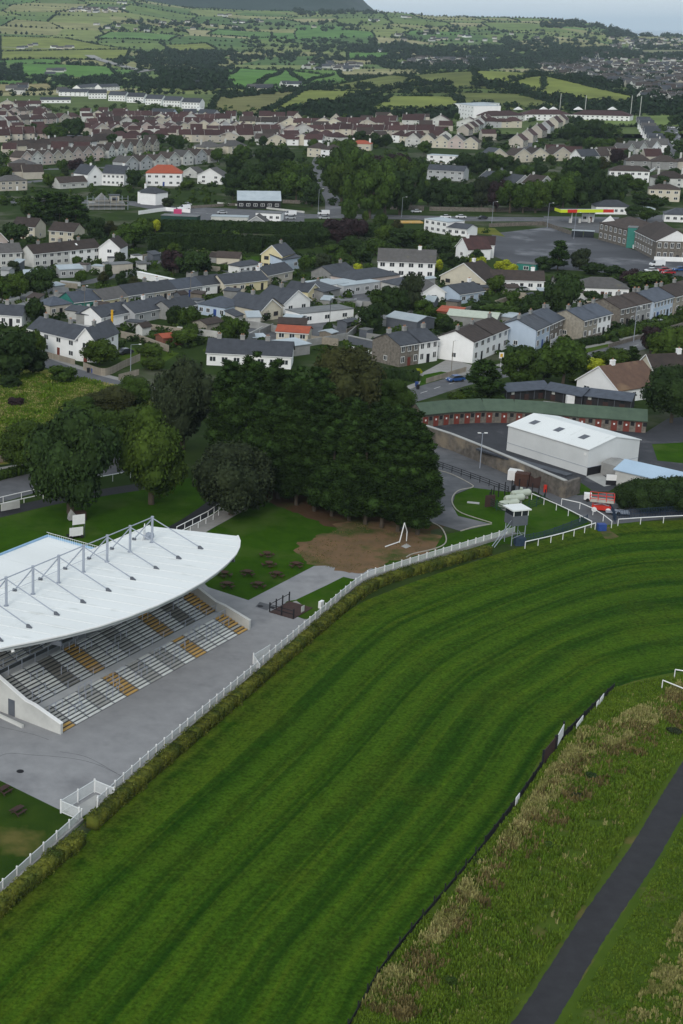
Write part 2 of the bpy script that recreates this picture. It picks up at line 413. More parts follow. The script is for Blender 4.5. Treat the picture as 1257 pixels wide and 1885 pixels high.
def field(px4, col, n=14, lift=.9):
    """a field picked out by its four corners in the photo, draped on the terrain"""
    A, B, C, D = [GT(*p) for p in px4]
    me = bpy.data.meshes.new('field'); v = []; f = []
    for j in range(n + 1):
        for i in range(n + 1):
            s_, t_ = i / n, j / n
            p = (A * (1 - s_) + B * s_) * (1 - t_) + (D * (1 - s_) + C * s_) * t_
            v.append((p.x, p.y, hgt(p.x, p.y) + lift))
    for j in range(n):
        for i in range(n): k = j * (n + 1) + i; f.append((k, k + 1, k + n + 2, k + n + 1))
    me.from_pydata(v, [], f); me.materials.append(fg)
    ca = me.attributes.new('field', 'FLOAT_COLOR', 'FACE'); ca.data.foreach_set('color', np.array([col + (1.,)] * len(f), 'f').ravel())
    me.polygons.foreach_set('use_smooth', [True] * len(f))
    link('field', me, kind='structure'); return [A, B, C, D]
BG = (.085, .19, .035); OL = (.17, .20, .045); OL2 = (.12, .14, .04); ST_ = (.24, .21, .095)
FE = []
for q, c in [([(395, 160), (470, 165), (520, 132), (440, 127)], BG), ([(470, 160), (560, 156), (610, 140), (520, 130)], BG), ([(560, 155), (640, 150), (622, 131), (530, 129)], (.10, .19, .035)),
             ([(385, 212), (480, 214), (560, 165), (400, 180)], (.15, .15, .055)), ([(480, 214), (640, 192), (692, 166), (560, 164)], OL),
             ([(650, 213), (850, 214), (850, 181), (720, 179)], OL), ([(860, 205), (1060, 203), (960, 176), (830, 172)], OL2), ([(560, 166), (700, 172), (830, 172), (720, 140)], OL2),
             ([(1040, 192), (1192, 185), (1000, 141), (900, 165)], OL), ([(870, 160), (1000, 168), (1000, 141), (880, 131)], OL), ([(740, 165), (900, 165), (870, 133), (760, 140)], OL2),
             ([(40, 141), (222, 142), (200, 124), (38, 119)], BG), ([(0, 112), (230, 111), (240, 92), (0, 96)], OL), ([(0, 95), (250, 93), (120, 71), (0, 68)], OL), ([(-30, 172), (105, 166), (90, 155), (-30, 157)], ST_),
             ([(175, 72), (310, 76), (330, 66), (200, 60)], (.10, .19, .05)), ([(330, 98), (400, 92), (380, 80), (300, 84)], OL),
             ([(380, 64), (500, 70), (500, 60), (400, 55)], (.10, .19, .05)), ([(1060, 232), (1257, 236), (1257, 214), (1075, 216)], (.13, .18, .05)),
             ([(640, 110), (720, 108), (720, 98), (640, 98)], BG), ([(1170, 100), (1300, 103), (1300, 92), (1150, 90)], (.16, .17, .09))]:
    FE.append((field(q, c), q))
# a road crossing the far fields
def far_ribbon(name, px, wd, m):
    pts = [GT(*p) for p in px]; pp = []
    for a, c in zip(pts, pts[1:]):
        for k in range(10): pp.append(a.lerp(c, k / 10))
    b = MB(); L = []
    for i, p in enumerate(pp):
        d = pp[min(i + 1, len(pp) - 1)] - pp[max(i - 1, 0)]; d.z = 0; d.normalize(); s_ = Vector((-d.y, d.x, 0)) * wd / 2
        a, c = p + s_, p - s_; L.append(((a.x, a.y, hgt(a.x, a.y) + 1.6), (c.x, c.y, hgt(c.x, c.y) + 1.6)))
    for a, c in zip(L, L[1:]): b.face([a[1], c[1], c[0], a[0]])
    b.build(name, M[m], kind='structure')
far_ribbon('country_road', [(164, 103), (180, 110), (215, 120), (255, 130), (290, 130)], 22, 'pavement')
far_ribbon('country_road', [(200, 147), (250, 135), (298, 127)], 12, 'pavement')
far_ribbon('country_road', [(0, 88), (60, 90), (120, 92)], 9, 'pavement')

# the mountain on the left skyline and the low ridge beside it
mv = []; mf = []; NX, NY = 90, 34
for j in range(NY + 1):
    for i in range(NX + 1):
        px = -150 + 900 * i / NX; Y = 6250 + 2600 * j / NY
        X = (px - XP) / F * (Y * CT + 78 * ST)
        edge = ss((740 - px) / 190) if px > 400 else ss((px + 260) / 700) ** 1.3 if px < 330 else 1
        z = 100 + 330 * ss((j / NY) / .62) * edge
        z += 16 * mnoise.noise(Vector((X / 160, Y / 160, 1))) * edge + 9 * mnoise.noise(Vector((X / 40, Y / 40, 5)))
        if edge <= .001: z = 20
        mv.append((X, Y, z))
for j in range(NY):
    for i in range(NX): k = j * (NX + 1) + i; mf.append((k, k + 1, k + NX + 2, k + NX + 1))
me = bpy.data.meshes.new('mountain'); me.from_pydata(mv, [], mf); me.materials.append(M['forest_far']); me.polygons.foreach_set('use_smooth', [True] * len(mf))
link('mountain', me, kind='structure')

# ---- near ground sheets
# mown turf of the racecourse: a ribbon between hedge and inner fence, stripes run along it
tm = bpy.data.materials.new('mown_turf'); tm.use_nodes = True; t = tm.node_tree; N = t.nodes.new; Lk = t.links.new
bs = t.nodes['Principled BSDF']; bs.inputs['Roughness'].default_value = .95; bs.inputs['Specular IOR Level'].default_value = .03
uv = N('ShaderNodeUVMap'); uv.uv_map = 'UVMap'; sp = N('ShaderNodeSeparateXYZ'); Lk(uv.outputs[0], sp.inputs[0])
tc = N('ShaderNodeTexCoord')
def noi(sc, det=6, src=None, ro=.6):
    n = N('ShaderNodeTexNoise'); n.inputs['Scale'].default_value = sc; n.inputs['Detail'].default_value = det; n.inputs['Roughness'].default_value = ro; Lk(src or tc.outputs['Object'], n.inputs['Vector']); return n.outputs['Fac']
def ma(op, a, bb=None, c=None):
    n = N('ShaderNodeMath'); n.operation = op
    for k, q in enumerate((a, bb, c)):
        if q is None: continue
        if isinstance(q, (int, float)): n.inputs[k].default_value = q
        else: Lk(q, n.inputs[k])
    return n.outputs[0]
def mpr(f, a, bb, c, d):
    n = N('ShaderNodeMapRange'); Lk(f, n.inputs[0])
    for k, q in enumerate((a, bb, c, d)): n.inputs[k + 1].default_value = q
    return n.outputs[0]
def mixc(f, a, bb):
    n = N('ShaderNodeMixRGB')
    if isinstance(f, float): n.inputs[0].default_value = f
    else: Lk(f, n.inputs[0])
    for k, q in ((1, a), (2, bb)):
        if isinstance(q, tuple): n.inputs[k].default_value = q + (1,)
        else: Lk(q, n.inputs[k])
    return n.outputs[0]
wob = ma('MULTIPLY', ma('SUBTRACT', noi(.08, 2), .5), .010)
v = ma('ADD', sp.outputs[1], wob)
cv = N('ShaderNodeCombineXYZ'); Lk(ma('MULTIPLY', v, 12.), cv.inputs[0]); Lk(ma('MULTIPLY', sp.outputs[0], .10), cv.inputs[1])
cv2 = N('ShaderNodeCombineXYZ'); Lk(ma('MULTIPLY', v, 45.), cv2.inputs[0]); Lk(ma('MULTIPLY', sp.outputs[0], .35), cv2.inputs[1]); irr2 = noi(1.0, 3, cv2.outputs[0])
irr = noi(1.0, 2, cv.outputs[0])                                   # irregular band strength
sn = ma('MULTIPLY', ma('SINE', ma('ADD', ma('MULTIPLY', v, 2 * PI * 7.6), ma('MULTIPLY', irr, 3.4))), 1.0)
band = mpr(ma('ADD', ma('ADD', ma('MULTIPLY', mpr(sn, -.6, .6, -1, 1), .15), ma('MULTIPLY', irr2, .55)), ma('MULTIPLY', irr, .75)), .36, .96, 0, 1)
cA = mixc(band, (.0125, .042, .003), (.048, .098, .006))
cA = mixc(mpr(irr2, .5, .72, 0, .55), cA, (.064, .096, .006))
edge1 = mpr(sp.outputs[1], .0, .17, 1, 0)
cB = mixc(ma('MULTIPLY', ma('MULTIPLY', edge1, mpr(noi(.35), .35, .65, 0, 1)), .75), cA, (.080, .098, .010))
cC = mixc(mpr(noi(.09, 5), .52, .72, 0, .4), cB, (.056, .080, .006))
fine = ma('MULTIPLY', mpr(noi(2.4, 3, None, .7), .33, .67, .62, 1.38), mpr(noi(.7, 3), .35, .65, .85, 1.15))
hs = N('ShaderNodeHueSaturation'); Lk(cC, hs.inputs['Color']); Lk(fine, hs.inputs['Value']); Lk(hs.outputs[0], bs.inputs['Base Color'])
bp = N('ShaderNodeBump'); bp.inputs['Strength'].default_value = .6; bp.inputs['Distance'].default_value = .1; Lk(noi(5, 5), bp.inputs['Height']); Lk(bp.outputs[0], bs.inputs['Normal'])
PAIRS = [((20, 1665), (645, 1885)), ((160, 1535), (705, 1783)), ((400, 1330), (930, 1500)), ((620, 1140), (1010, 1372)), ((720, 1087), (1075, 1315)), ((910, 1022), (1131, 1268)), ((1095, 970), (1200, 1246)), ((1257, 957), (1290, 1232)), ((1520, 950), (1500, 1215)), ((1800, 960), (1900, 1200))]
oc = [G(*a) for a, _ in PAIRS]; ic = [G(*c) for _, c in PAIRS]
ud = (oc[0] - oc[1]).normalized(); u1 = ic[0] - ic[1]; u1 = (u1.normalized() + ud).normalized()
for k_ in (15, 20, 20, 20): oc.insert(0, oc[0] + ud * k_); ic.insert(0, ic[0] + u1 * k_)
oc = catmull(oc, 10); ic = catmull(ic, 10); NV = 24
v_ = []; f_ = []; uvs = []
for i, (a, c) in enumerate(zip(oc, ic)):
    for k in range(NV + 1):
        p = a.lerp(c, k / NV); v_.append((p.x, p.y, .008)); uvs.append((i * .12, k / NV))
for i in range(len(oc) - 1):
    for k in range(NV): q = i * (NV + 1) + k; f_.append((q, q + 1, q + NV + 2, q + NV + 1))
me = bpy.data.meshes.new('racecourse_turf'); me.from_pydata(v_, [], f_); ul = me.uv_layers.new(name='UVMap')
for pl in me.polygons:
    for li in pl.loop_indices: ul.data[li].uv = uvs[me.loops[li].vertex_index]
me.materials.append(tm); link('racecourse_turf', me, kind='structure')
OUTER, INNER = oc, ic

# rough inside of the course, path and verge
ipts = [Vector((p.x, p.y, 0)) for p in ic[:118]]
b = MB(); b.face([(p.x, p.y, .004) for p in ipts] + [(330, 120, .004), (200, -20, .004), (-20, 10, .004)]); b.build('rough_grass', M['rough'], kind='structure')
PATH = [(900, 1960), (980, 1885), (1093, 1705), (1185, 1570), (1257, 1447), (1330, 1330)]
PW = (G(942, 1885) - G(1018, 1885)).length * .80
strip('path', PATH, 2.75, 'tarmac_path', 4, n=40, jit=.035)
sheet('verge', [(1020, 1885), (1112, 1740), (1192, 1605), (1262, 1480), (1340, 1400), (1500, 1600), (1500, 2100), (900, 2100)], 'verge', 2)

# racecourse enclosure
sheet('lawn', [(-260, 1010), (0, 948), (120, 925), (200, 912), (350, 880), (470, 905), (600, 960), (640, 985), (700, 1000), (930, 1000), (650, 1083), (160, 1510), (0, 1655), (-260, 1900)], 'lawn', 1)
sheet('enclosure_lawn', [(-260, 1330), (0, 1437), (108, 1490), (150, 1505), (0, 1652), (-260, 1900)], 'lawn_lower', 2)
sheet('tarmac_apron', [(-260, 1290), (0, 1437), (108, 1490), (162, 1500), (300, 1372), (470, 1228), (600, 1127), (668, 1072), (700, 1048), (640, 1043), (628, 1040), (578, 1042), (457, 1105), (383, 1081), (300, 1000), (100, 1050), (-260, 1150)], 'tarmac_apron', 3)
sheet('lawn', [(512, 1123), (528, 1107), (545, 1104), (600, 1078), (632, 1062), (658, 1068), (640, 1090), (600, 1128), (590, 1138), (560, 1140)], 'lawn', 5)
sheet('dirt_patch', [(540, 1020), (548, 1008), (590, 985), (640, 960), (735, 962), (800, 985), (818, 1003), (770, 1020), (690, 1050), (640, 1056), (590, 1040)], 'dirt', 5, ragged=1.2)
sheet('soil_bed', [(440, 890), (520, 905), (700, 925), (830, 930), (835, 960), (790, 985), (735, 985), (640, 980), (560, 952), (490, 925)], 'soil', 4, ragged=.8)
sheet('yard', [(790, 815), (840, 842), (930, 882), (1062, 915), (1000, 905), (930, 905), (868, 898), (838, 910), (832, 930), (845, 950), (906, 965), (848, 978), (800, 963), (735, 975), (760, 930), (780, 850)], 'tarmac', 6)
sheet('service_road', [(780, 810), (860, 835), (1063, 912), (1150, 905), (1257, 870), (1400, 840), (1400, 950), (1257, 952), (1130, 965), (1100, 968), (985, 905), (920, 902), (830, 868)], 'tarmac', 5)
sheet('lawn', [(838, 912), (870, 898), (930, 905), (985, 912), (1090, 966), (948, 1003), (920, 1000), (800, 1010), (815, 985), (850, 978), (906, 965), (843, 950), (833, 932)], 'lawn', 7)
sheet('stable_yard', [(760, 790), (900, 770), (1190, 795), (1230, 770), (1300, 765), (1400, 800), (1400, 850), (1257, 870), (1200, 855), (1120, 905), (1066, 905), (950, 860), (790, 800)], 'tarmac_dark', 4)
sheet('lawn', [(1200, 818), (1300, 812), (1400, 850), (1257, 853), (1210, 848)], 'lawn', 8)
sheet('grass_patch', [(1062, 884), (1088, 902), (1085, 905), (1062, 907)], 'lawn', 9)
# left entrance road
strip('entrance_road', [(-200, 960), (0, 905), (120, 872), (260, 850)], 9.5, 'tarmac', 3)
strip('entrance_road', [(-200, 905), (0, 868), (80, 855), (200, 838)], 4.5, 'pavement', 4)
strip('bark_border', [(-200, 995), (0, 945), (100, 922), (200, 905), (300, 890)], 3.6, 'black', 5)
strip('footpath', [(330, 1000), (365, 975), (410, 950), (450, 925), (470, 900)], 3.2, 'pavement', 6)
strip('bark_border', [(300, 985), (345, 962), (385, 935), (410, 915)], 3.0, 'black', 5)
# meadow
sheet('meadow', [(-260, 700), (0, 680), (120, 680), (240, 700), (330, 740), (330, 800), (200, 825), (0, 855), (-260, 890)], 'meadow', 2, ragged=1)
sheet('bare_ground', [(-160, 850), (0, 830), (60, 815), (60, 840), (0, 853), (-160, 880)], 'dirt', 3)
# streets
strip('street', [(-120, 640), (83, 668), (150, 690), (215, 708), (330, 735), (470, 760), (620, 765), (745, 733), (830, 706), (905, 690), (1000, 670), (1071, 662), (1185, 632), (1257, 608), (1400, 570)], 7.2, 'tarmac', 5)
strip('pavement', [(85, 655), (150, 678), (215, 697), (330, 722)], 2.2, 'pavement', 7)
strip('pavement', [(745, 716), (800, 697), (870, 683), (1000, 655), (1060, 643), (1185, 616), (1257, 596)], 2.0, 'pavement', 7)
sheet('driveway', [(770, 690), (826, 660), (869, 672), (858, 690), (800, 700)], 'pavement', 8)
strip('street', [(-100, 540), (100, 555), (150, 590), (240, 600)], 5, 'tarmac', 4)
strip('street', [(190, 590), (330, 572), (500, 545), (640, 520), (720, 495)], 5.5, 'tarmac', 4)
strip('street', [(60, 520), (160, 520), (300, 480), (390, 492), (520, 520)], 5, 'tarmac', 5)
strip('main_road', [(-200, 372), (200, 372), (330, 388), (450, 398), (620, 398), (740, 400), (880, 403), (1000, 404), (1130, 410), (1257, 398), (1500, 380)], 15, 'tarmac', 5)
sheet('forecourt', [(300, 405), (440, 410), (560, 408), (560, 390), (330, 380)], 'tarmac', 6)
strip('side_road', [(612, 398), (612, 370), (600, 345), (585, 300), (600, 280)], 7, 'tarmac', 6)
sheet('car_park', [(905, 430), (1010, 418), (1100, 440), (1200, 470), (1300, 480), (1300, 510), (1200, 512), (1090, 500), (960, 492), (905, 470)], 'carpark', 6)
sheet('forecourt', [(1000, 398), (1140, 400), (1120, 432), (1010, 414)], 'tarmac', 7)
strip('estate_road', [(1257, 320), (1225, 290), (1238, 260), (1232, 235), (1215, 226), (1150, 222)], 10, 'tarmac', 6)
strip('estate_road', [(930, 320), (985, 245), (1010, 226)], 9, 'tarmac', 6)
for q in ([(0, 340), (180, 325), (420, 318), (540, 300)], [(-40, 312), (160, 310), (300, 300), (480, 285)], [(-40, 245), (200, 250), (420, 240), (560, 250)], [(380, 205), (420, 215), (450, 230), (560, 225)], [(150, 205), (300, 215), (400, 218)]):
    strip('estate_road', q, 8, 'tarmac', 5)
sheet('building_plot', [(385, 200), (420, 212), (400, 220), (350, 214)], 'pavement', 8)
for q in ([(-20, 1408), (10, 1388), (60, 1390), (130, 1396), (180, 1408), (230, 1432)], [(110, 1384), (160, 1394), (215, 1424)], [(90, 1362), (60, 1352), (0, 1338)]): strip('tarmac_joint', q, .07, 'tarmac', 4, n=8, jit=.5)
sheet('tarmac_repair', [(478, 1108), (500, 1114), (492, 1124), (470, 1117)], 'tarmac', 4)
# road markings
for q in [((1095, 0), )]: pass
def dashes(px, step, ln, wd, lvl):
    pts = catmull([G(*p) for p in px], 20); acc = 0; on = False; b = MB(); cur = []
    for a, c in zip(pts, pts[1:]):
        acc += (c - a).length
        if acc % step < ln:
            d = (c - a).normalized(); s_ = Vector((-d.y, d.x, 0)) * wd / 2
            b.face([(a - s_)[:2] + (.004 * lvl,), (c - s_)[:2] + (.004 * lvl,), (c + s_)[:2] + (.004 * lvl,), (a + s_)[:2] + (.004 * lvl,)])
    b.build('road_marking', M['marking'], kind='structure')
dashes([(620, 765), (745, 733), (830, 706), (905, 690), (1000, 670), (1071, 662), (1185, 632), (1257, 608)], 6, 3, .18, 9)
dashes([(330, 388), (450, 398), (620, 398), (740, 400), (880, 403), (1000, 404), (1130, 410)], 8, 4, .25, 9)
# kerbs edging the grass parcels of the enclosure
def kerb(px, w_=.18, h_=.12, closed=False, name='kerb'):
    pts = [G(*p) for p in px]; b = MB(); path_solid(b, catmull(pts, 5), w_, 0, h_); o = b.build(name, M['kerb']); o['kind'] = 'structure'
kerb([(790, 862), (830, 873), (867, 892), (868, 898), (845, 903), (833, 915), (834, 930), (850, 945), (905, 963)])
kerb([(905, 965), (875, 970), (848, 978)])
kerb([(795, 962), (812, 972), (821, 990), (817, 1003), (795, 1012), (760, 1020), (748, 1026)])

# ---------------------------------------------------------------- foliage meshes
def quads(C, Nn, U, su, sv):
    """rhombic leaf faces: centres C, normals Nn, long direction U"""
    V = np.cross(Nn, U); V /= np.linalg.norm(V, axis=1)[:, None] + 1e-9
    a = C + U * su[:, None]; b_ = C + V * sv[:, None]; c = C - U * su[:, None]; d = C - V * sv[:, None]
    return np.stack([a, b_, c, d], 1).reshape(-1, 3)
def rnd_dir(n, rs):
    d = rs.normal(size=(n, 3)); return d / np.linalg.norm(d, axis=1)[:, None]
def ico():
    b = bpy.data.meshes.new('t'); import bmesh as bm_; m_ = bm_.new(); bm_.ops.create_icosphere(m_, subdivisions=2, radius=1); v = np.array([x.co[:] for x in m_.verts]); f = np.array([[q.index for q in x.verts] for x in m_.faces]); m_.free(); bpy.data.meshes.remove(b); return v, f
ICOV, ICOF = ico()
def np_mesh(name, V, Q, T, mats, tmat=0):
    """V verts, Q quads (n,4), T tris (m,3)"""
    me = bpy.data.meshes.new(name); nq, ntri = len(Q), len(T)
    me.vertices.add(len(V)); me.vertices.foreach_set('co', np.asarray(V, 'f').ravel())
    me.loops.add(nq * 4 + ntri * 3); li = np.concatenate([np.asarray(Q).ravel(), np.asarray(T).ravel()]).astype('i'); me.loops.foreach_set('vertex_index', li)
    me.polygons.add(nq + ntri); st = np.concatenate([np.arange(nq) * 4, nq * 4 + np.arange(ntri) * 3]).astype('i'); me.polygons.foreach_set('loop_start', st)
    for m_ in mats: me.materials.append(m_)
    if tmat: me.polygons.foreach_set('material_index', np.concatenate([np.zeros(nq), np.full(ntri, tmat)]).astype('i'))
    me.update(calc_edges=True); return me
def crown(name, seed, n, leaf, lumps=24, zr=1., style='broad', m='leaf_mid'):
    """crown of unit half-width, height 2*zr, bottom at z=0"""
    rs = np.random.RandomState(seed)
    if style == 'conifer':
        K = lumps; t_ = rs.uniform(0, 1, K); prof = np.where(t_ < .12, .72 + t_ * 2.3, 1 - .72 * ((t_ - .12) / .88) ** 1.9)
        a = rs.uniform(0, 2 * PI, K); rad = prof * .62
        C = np.stack([rad * np.cos(a), rad * np.sin(a), t_ * 2 * zr * .93 + .05], 1); Rr = prof * .36 + .10
    else:
        d = rnd_dir(K := lumps, rs); k = rs.uniform(.45, .78, K); C = d * k[:, None] * np.array([.9, .9, .88 * zr]); 
        C[:, 2] = np.where(C[:, 2] < -.55 * zr, -.55 * zr, C[:, 2]) + zr
        Rr = rs.uniform(.26, .46, K)
    per = rs.choice(K, n, p=Rr ** 2 / np.sum(Rr ** 2)); D = rnd_dir(n, rs); 
    Pp = C[per] + D * (Rr[per] * rs.uniform(.80, 1.10, n) ** 1)[:, None] * np.array([1, 1, .85 if style == 'broad' else .8])
    # drop points buried in other lumps
    keep = np.ones(n, bool)
    for j in range(K):
        dd = np.linalg.norm((Pp - C[j]) / Rr[j], axis=1); keep &= ~((dd < .78) & (per != j))
    Pp = Pp[keep]; D = D[keep]; n2 = len(Pp)
    Nn = D + rs.normal(size=(n2, 3)) * .55; Nn[:, 2] += .25; Nn /= np.linalg.norm(Nn, axis=1)[:, None]
    U = np.cross(Nn, rnd_dir(n2, rs)); U /= np.linalg.norm(U, axis=1)[:, None] + 1e-9
    if style == 'conifer':
        U = D * np.array([1, 1, .35]) + np.array([0, 0, .25]) + rs.normal(size=(n2, 3)) * .35; U /= np.linalg.norm(U, axis=1)[:, None]
        Nn = np.cross(U, rnd_dir(n2, rs)); Nn /= np.linalg.norm(Nn, axis=1)[:, None] + 1e-9
    su = leaf * rs.uniform(.6, 1.35, n2); sv = su * (.62 if style == 'broad' else .36)
    V = quads(Pp, Nn, U, su, sv); Q = np.arange(len(V)).reshape(-1, 4)
    # solid heart of every lump
    VV = [V]; T = []; base = len(V)
    for j in range(K):
        nv = ICOV * (Rr[j] * .74 * (1 + .16 * np.sin(ICOV[:, [0]] * 7 + j) * np.cos(ICOV[:, [2]] * 6))) + C[j]
        VV.append(nv); T.append(ICOF + base); base += len(nv)
    return np_mesh(name, np.concatenate(VV), Q, np.concatenate(T), [M[m]])
def trunk_mesh(name, seed, h=1., r=.035, limbs=5, top=.62):
    b = MB(); q = random.Random(seed); pts = [Vector((0, 0, 0)), Vector((q.uniform(-.02, .02), q.uniform(-.02, .02), h * .3)), Vector((q.uniform(-.03, .03), q.uniform(-.03, .03), h * top))]
    b.tube(pts[0], pts[1], r * 1.25, 7, r2=r); b.tube(pts[1], pts[2], r, 7, r2=r * .5)
    for k in range(limbs):
        a = 2 * PI * k / max(1, limbs) + q.random(); s_ = pts[1].lerp(pts[2], q.uniform(.1, .9)); e = s_ + Vector((math.cos(a) * .2, math.sin(a) * .2, q.uniform(.12, .26))) * h
        b.tube(s_, e, r * .5, 5, r2=r * .2)
    return b.mesh(name, M['bark'])
CR = {}
def crown_set(kind, m, n, leaf, lumps, zr, style='broad', count=2):
    CR[kind] = [crown('crown', 100 + hash(kind) % 1 + i * 13 + len(kind) * 7, n, leaf, lumps, zr, style, m) for i in range(count)]
for k_, m_, zr_ in (('dark', 'leaf_dark', .85), ('mid', 'leaf_mid', .85), ('light', 'leaf_light', .95), ('grey', 'leaf_grey', .85), ('brownish', 'leaf_brownish', .85)):
    crown_set(k_ + '_near', m_, 15000, .042, 40, zr_, count=1)
for k_, m_, zr_ in (('dark', 'leaf_dark', .8), ('mid', 'leaf_mid', .8), ('light', 'leaf_light', .8), ('grey', 'leaf_grey', .8), ('purple', 'leaf_purple', .8), ('yellow', 'leaf_yellow', .75), ('brownish', 'leaf_brownish', .8)):
    crown_set(k_, m_, 2600, .085, 17, zr_, count=2 if k_ in ('dark', 'mid') else 1)
crown_set('conifer_near', 'leaf_conifer', 17000, .080, 60, 2.6, 'conifer', 3)
crown_set('conifer', 'leaf_conifer', 2600, .15, 30, 1.9, 'conifer', 1)
TR = [trunk_mesh('trunk', 3, r=.030), trunk_mesh('trunk', 9, r=.026, limbs=6)]
TRC = trunk_mesh('trunk', 5, r=.016, limbs=0, top=.9)
TREES = []
def tree(px, py, h, wd, kind, label, near=False, group=None, ordn=True, p=None, name=None, cat=None, low=.12):
    """tree standing at a photo pixel: h height, wd width in metres"""
    p = p if p is not None else (G(px, py) if py > 222 else GT(px, py))
    ky = kind + ('_near' if near else '')
    shrub = h < 4.2
    nm = name or ('shrub' if shrub else 'conifer_tree' if kind == 'conifer' else 'broadleaf_tree')
    t_ = thing(nm, label, cat or ('shrub' if shrub else 'tree'), p, R.uniform(0, 6.28), group, ordn)
    ms = CR[ky]; me = R.choice(ms); zr = max(v.co.z for v in me.vertices) if False else ZR[me.name]
    lw = 0.0 if shrub else low
    link('crown', me, t_, (0, 0, h * lw), scale=(wd / 2, wd / 2, h * (1 - lw) / zr))
    if not shrub: link('trunk', TRC if kind == 'conifer' else R.choice(TR), t_, scale=(h, h, h * .95))
    TREES.append((p.x, p.y, wd / 2)); return t_
ZR = {}
for ms in CR.values():
    for me in ms:
        a = np.zeros(len(me.vertices) * 3, 'f'); me.vertices.foreach_get('co', a); ZR[me.name] = float(np.percentile(a[2::3], 99.7))
# ---------------------------------------------------------------- grandstand (local frame: x along the front, y to the back)
GO = G(115, 1350); GA = math.radians(49.8); GL = 39.4
def gw(u, v, z=0): return GO + rotz((u, v, z), GA)
gs = thing('grandstand', 'grandstand with bowed white roof hung from steel masts over weathered striped terracing', 'grandstand', GO, GA)
T1, T2, T3 = 8, 10, 8; NC = 16; CW = GL / NC
prof = []   # stair surfaces (y, z) per row
y, z = .12, .16; rows = []
for k in range(T1): rows.append((y, z, 1)); y += .50; z += .165
y1, z1 = y, z - .165
y += 1.25; z = z1 + .25
for k in range(T2): rows.append((y, z, 2)); y += .50; z += .20
y2, z2 = y, z - .2
y += .9; z = z2 + .75
for k in range(T3): rows.append((y, z, 3)); y += .55; z += .22
y3, z3 = y, z
# structural slope under the steps, coloured dark as painted nosing shadow; gangways
b = MB()
b.prism([(0, 0), (.12, .02), (y1, z1 - .12), (y1 + 1.2, z1 - .10), (y1 + 1.2, z1 + .05), (y2, z2 - .14), (y2 + .85, z2 - .1), (y2 + .85, z2 + .5), (y3, z3 - .2), (y3 + .3, z3 - .2), (y3 + .3, 0)], 0, GL, 'x')
b.build('terrace_base', M['st_shade'], gs)
b = MB(); b.box(.05, y1 - .02, z1 - .10, GL - .05, y1 + 1.18, z1 + .03); b.build('gangway', M['palegrey'], gs)
b = MB(); b.box(.05, y2 - .02, z2 - .10, GL - .05, y2 + .83, z2 + .02); b.build('gangway', M['palegrey'], gs)
t1c = 'gwwgwowgwgwowwwo'; t2c = 'gwwbwowwgwwowbwo'; t3c = 'ggwgwwgogwwogwwo'
SM = {'w': 'st_white', 'g': 'st_grey', 'b': 'st_brown', 'o': 'st_orange'}
sb = MB(); sb.box(.04, 0, -.10, CW - .04, .36, 0); step_me = {c: sb.mesh('terrace_step', M[SM[c]]) for c in SM}
t3 = MB(); m3 = list(SM.values())
for r_, (yy, zz, tier) in enumerate(rows):
    for c in range(NC):
        k = (t1c, t2c, t3c)[tier - 1][c]
        if tier == 1 and c == 0 and r_ < 2: k = 'o'
        if R.random() < .03: k = R.choice('wg')
        if tier == 3: t3.box(c * CW + .04, yy, zz - .1, (c + 1) * CW - .04, yy + .42, zz, 'wgbo'.index(k))
        else: link('terrace_step', step_me[k], gs, (c * CW, yy, zz))
o = t3.build('upper_terrace_steps', [M[x] for x in m3], gs); o['kind'] = 'stuff'
# dark joints running down between the columns
b = MB()
for c in range(1, NC):
    for (yy, zz, tier) in rows: b.box(c * CW - .06, yy - .04, zz - .06, c * CW + .06, yy + .42, zz + .05)
o = b.build('terrace_joints', M['steel_dark'], gs); o['kind'] = 'stuff'
# side walls
def side(x0, x1):
    b = MB(); b.prism([(-.05, 0), (y3 + .3, 0), (y3 + .3, z3 + 1.2), (y1 + 1.2, z1 + 1.3), (y1 - .1, z1 + 1.15), (-.05, 1.35)], x0, x1, 'x'); return b.build('side_wall', M['white_dirty'], gs)
side(-.42, 0); side(GL, GL + .42)
b = MB(); b.prism([(-.07, 1.28), (y1 - .1, z1 + 1.08), (y1 + 1.2, z1 + 1.23), (y3 + .3, z3 + 1.13), (y3 + .3, z3 + 1.24), (y1 + 1.2, z1 + 1.34), (y1 - .1, z1 + 1.19), (-.07, 1.39)], -.47, .05, 'x'); b.build('coping', M['white'], gs)
b = MB(); b.prism([(-.07, 1.28), (y1 - .1, z1 + 1.08), (y1 + 1.2, z1 + 1.23), (y3 + .3, z3 + 1.13), (y3 + .3, z3 + 1.24), (y1 + 1.2, z1 + 1.34), (y1 - .1, z1 + 1.19), (-.07, 1.39)], GL - .05, GL + .47, 'x'); b.build('coping', M['white_dirty'], gs)
b = MB(); b.box(-.47, 6.9, .05, -.40, 7.9, 2.1); b.build('door', M['steel_dark'], gs)
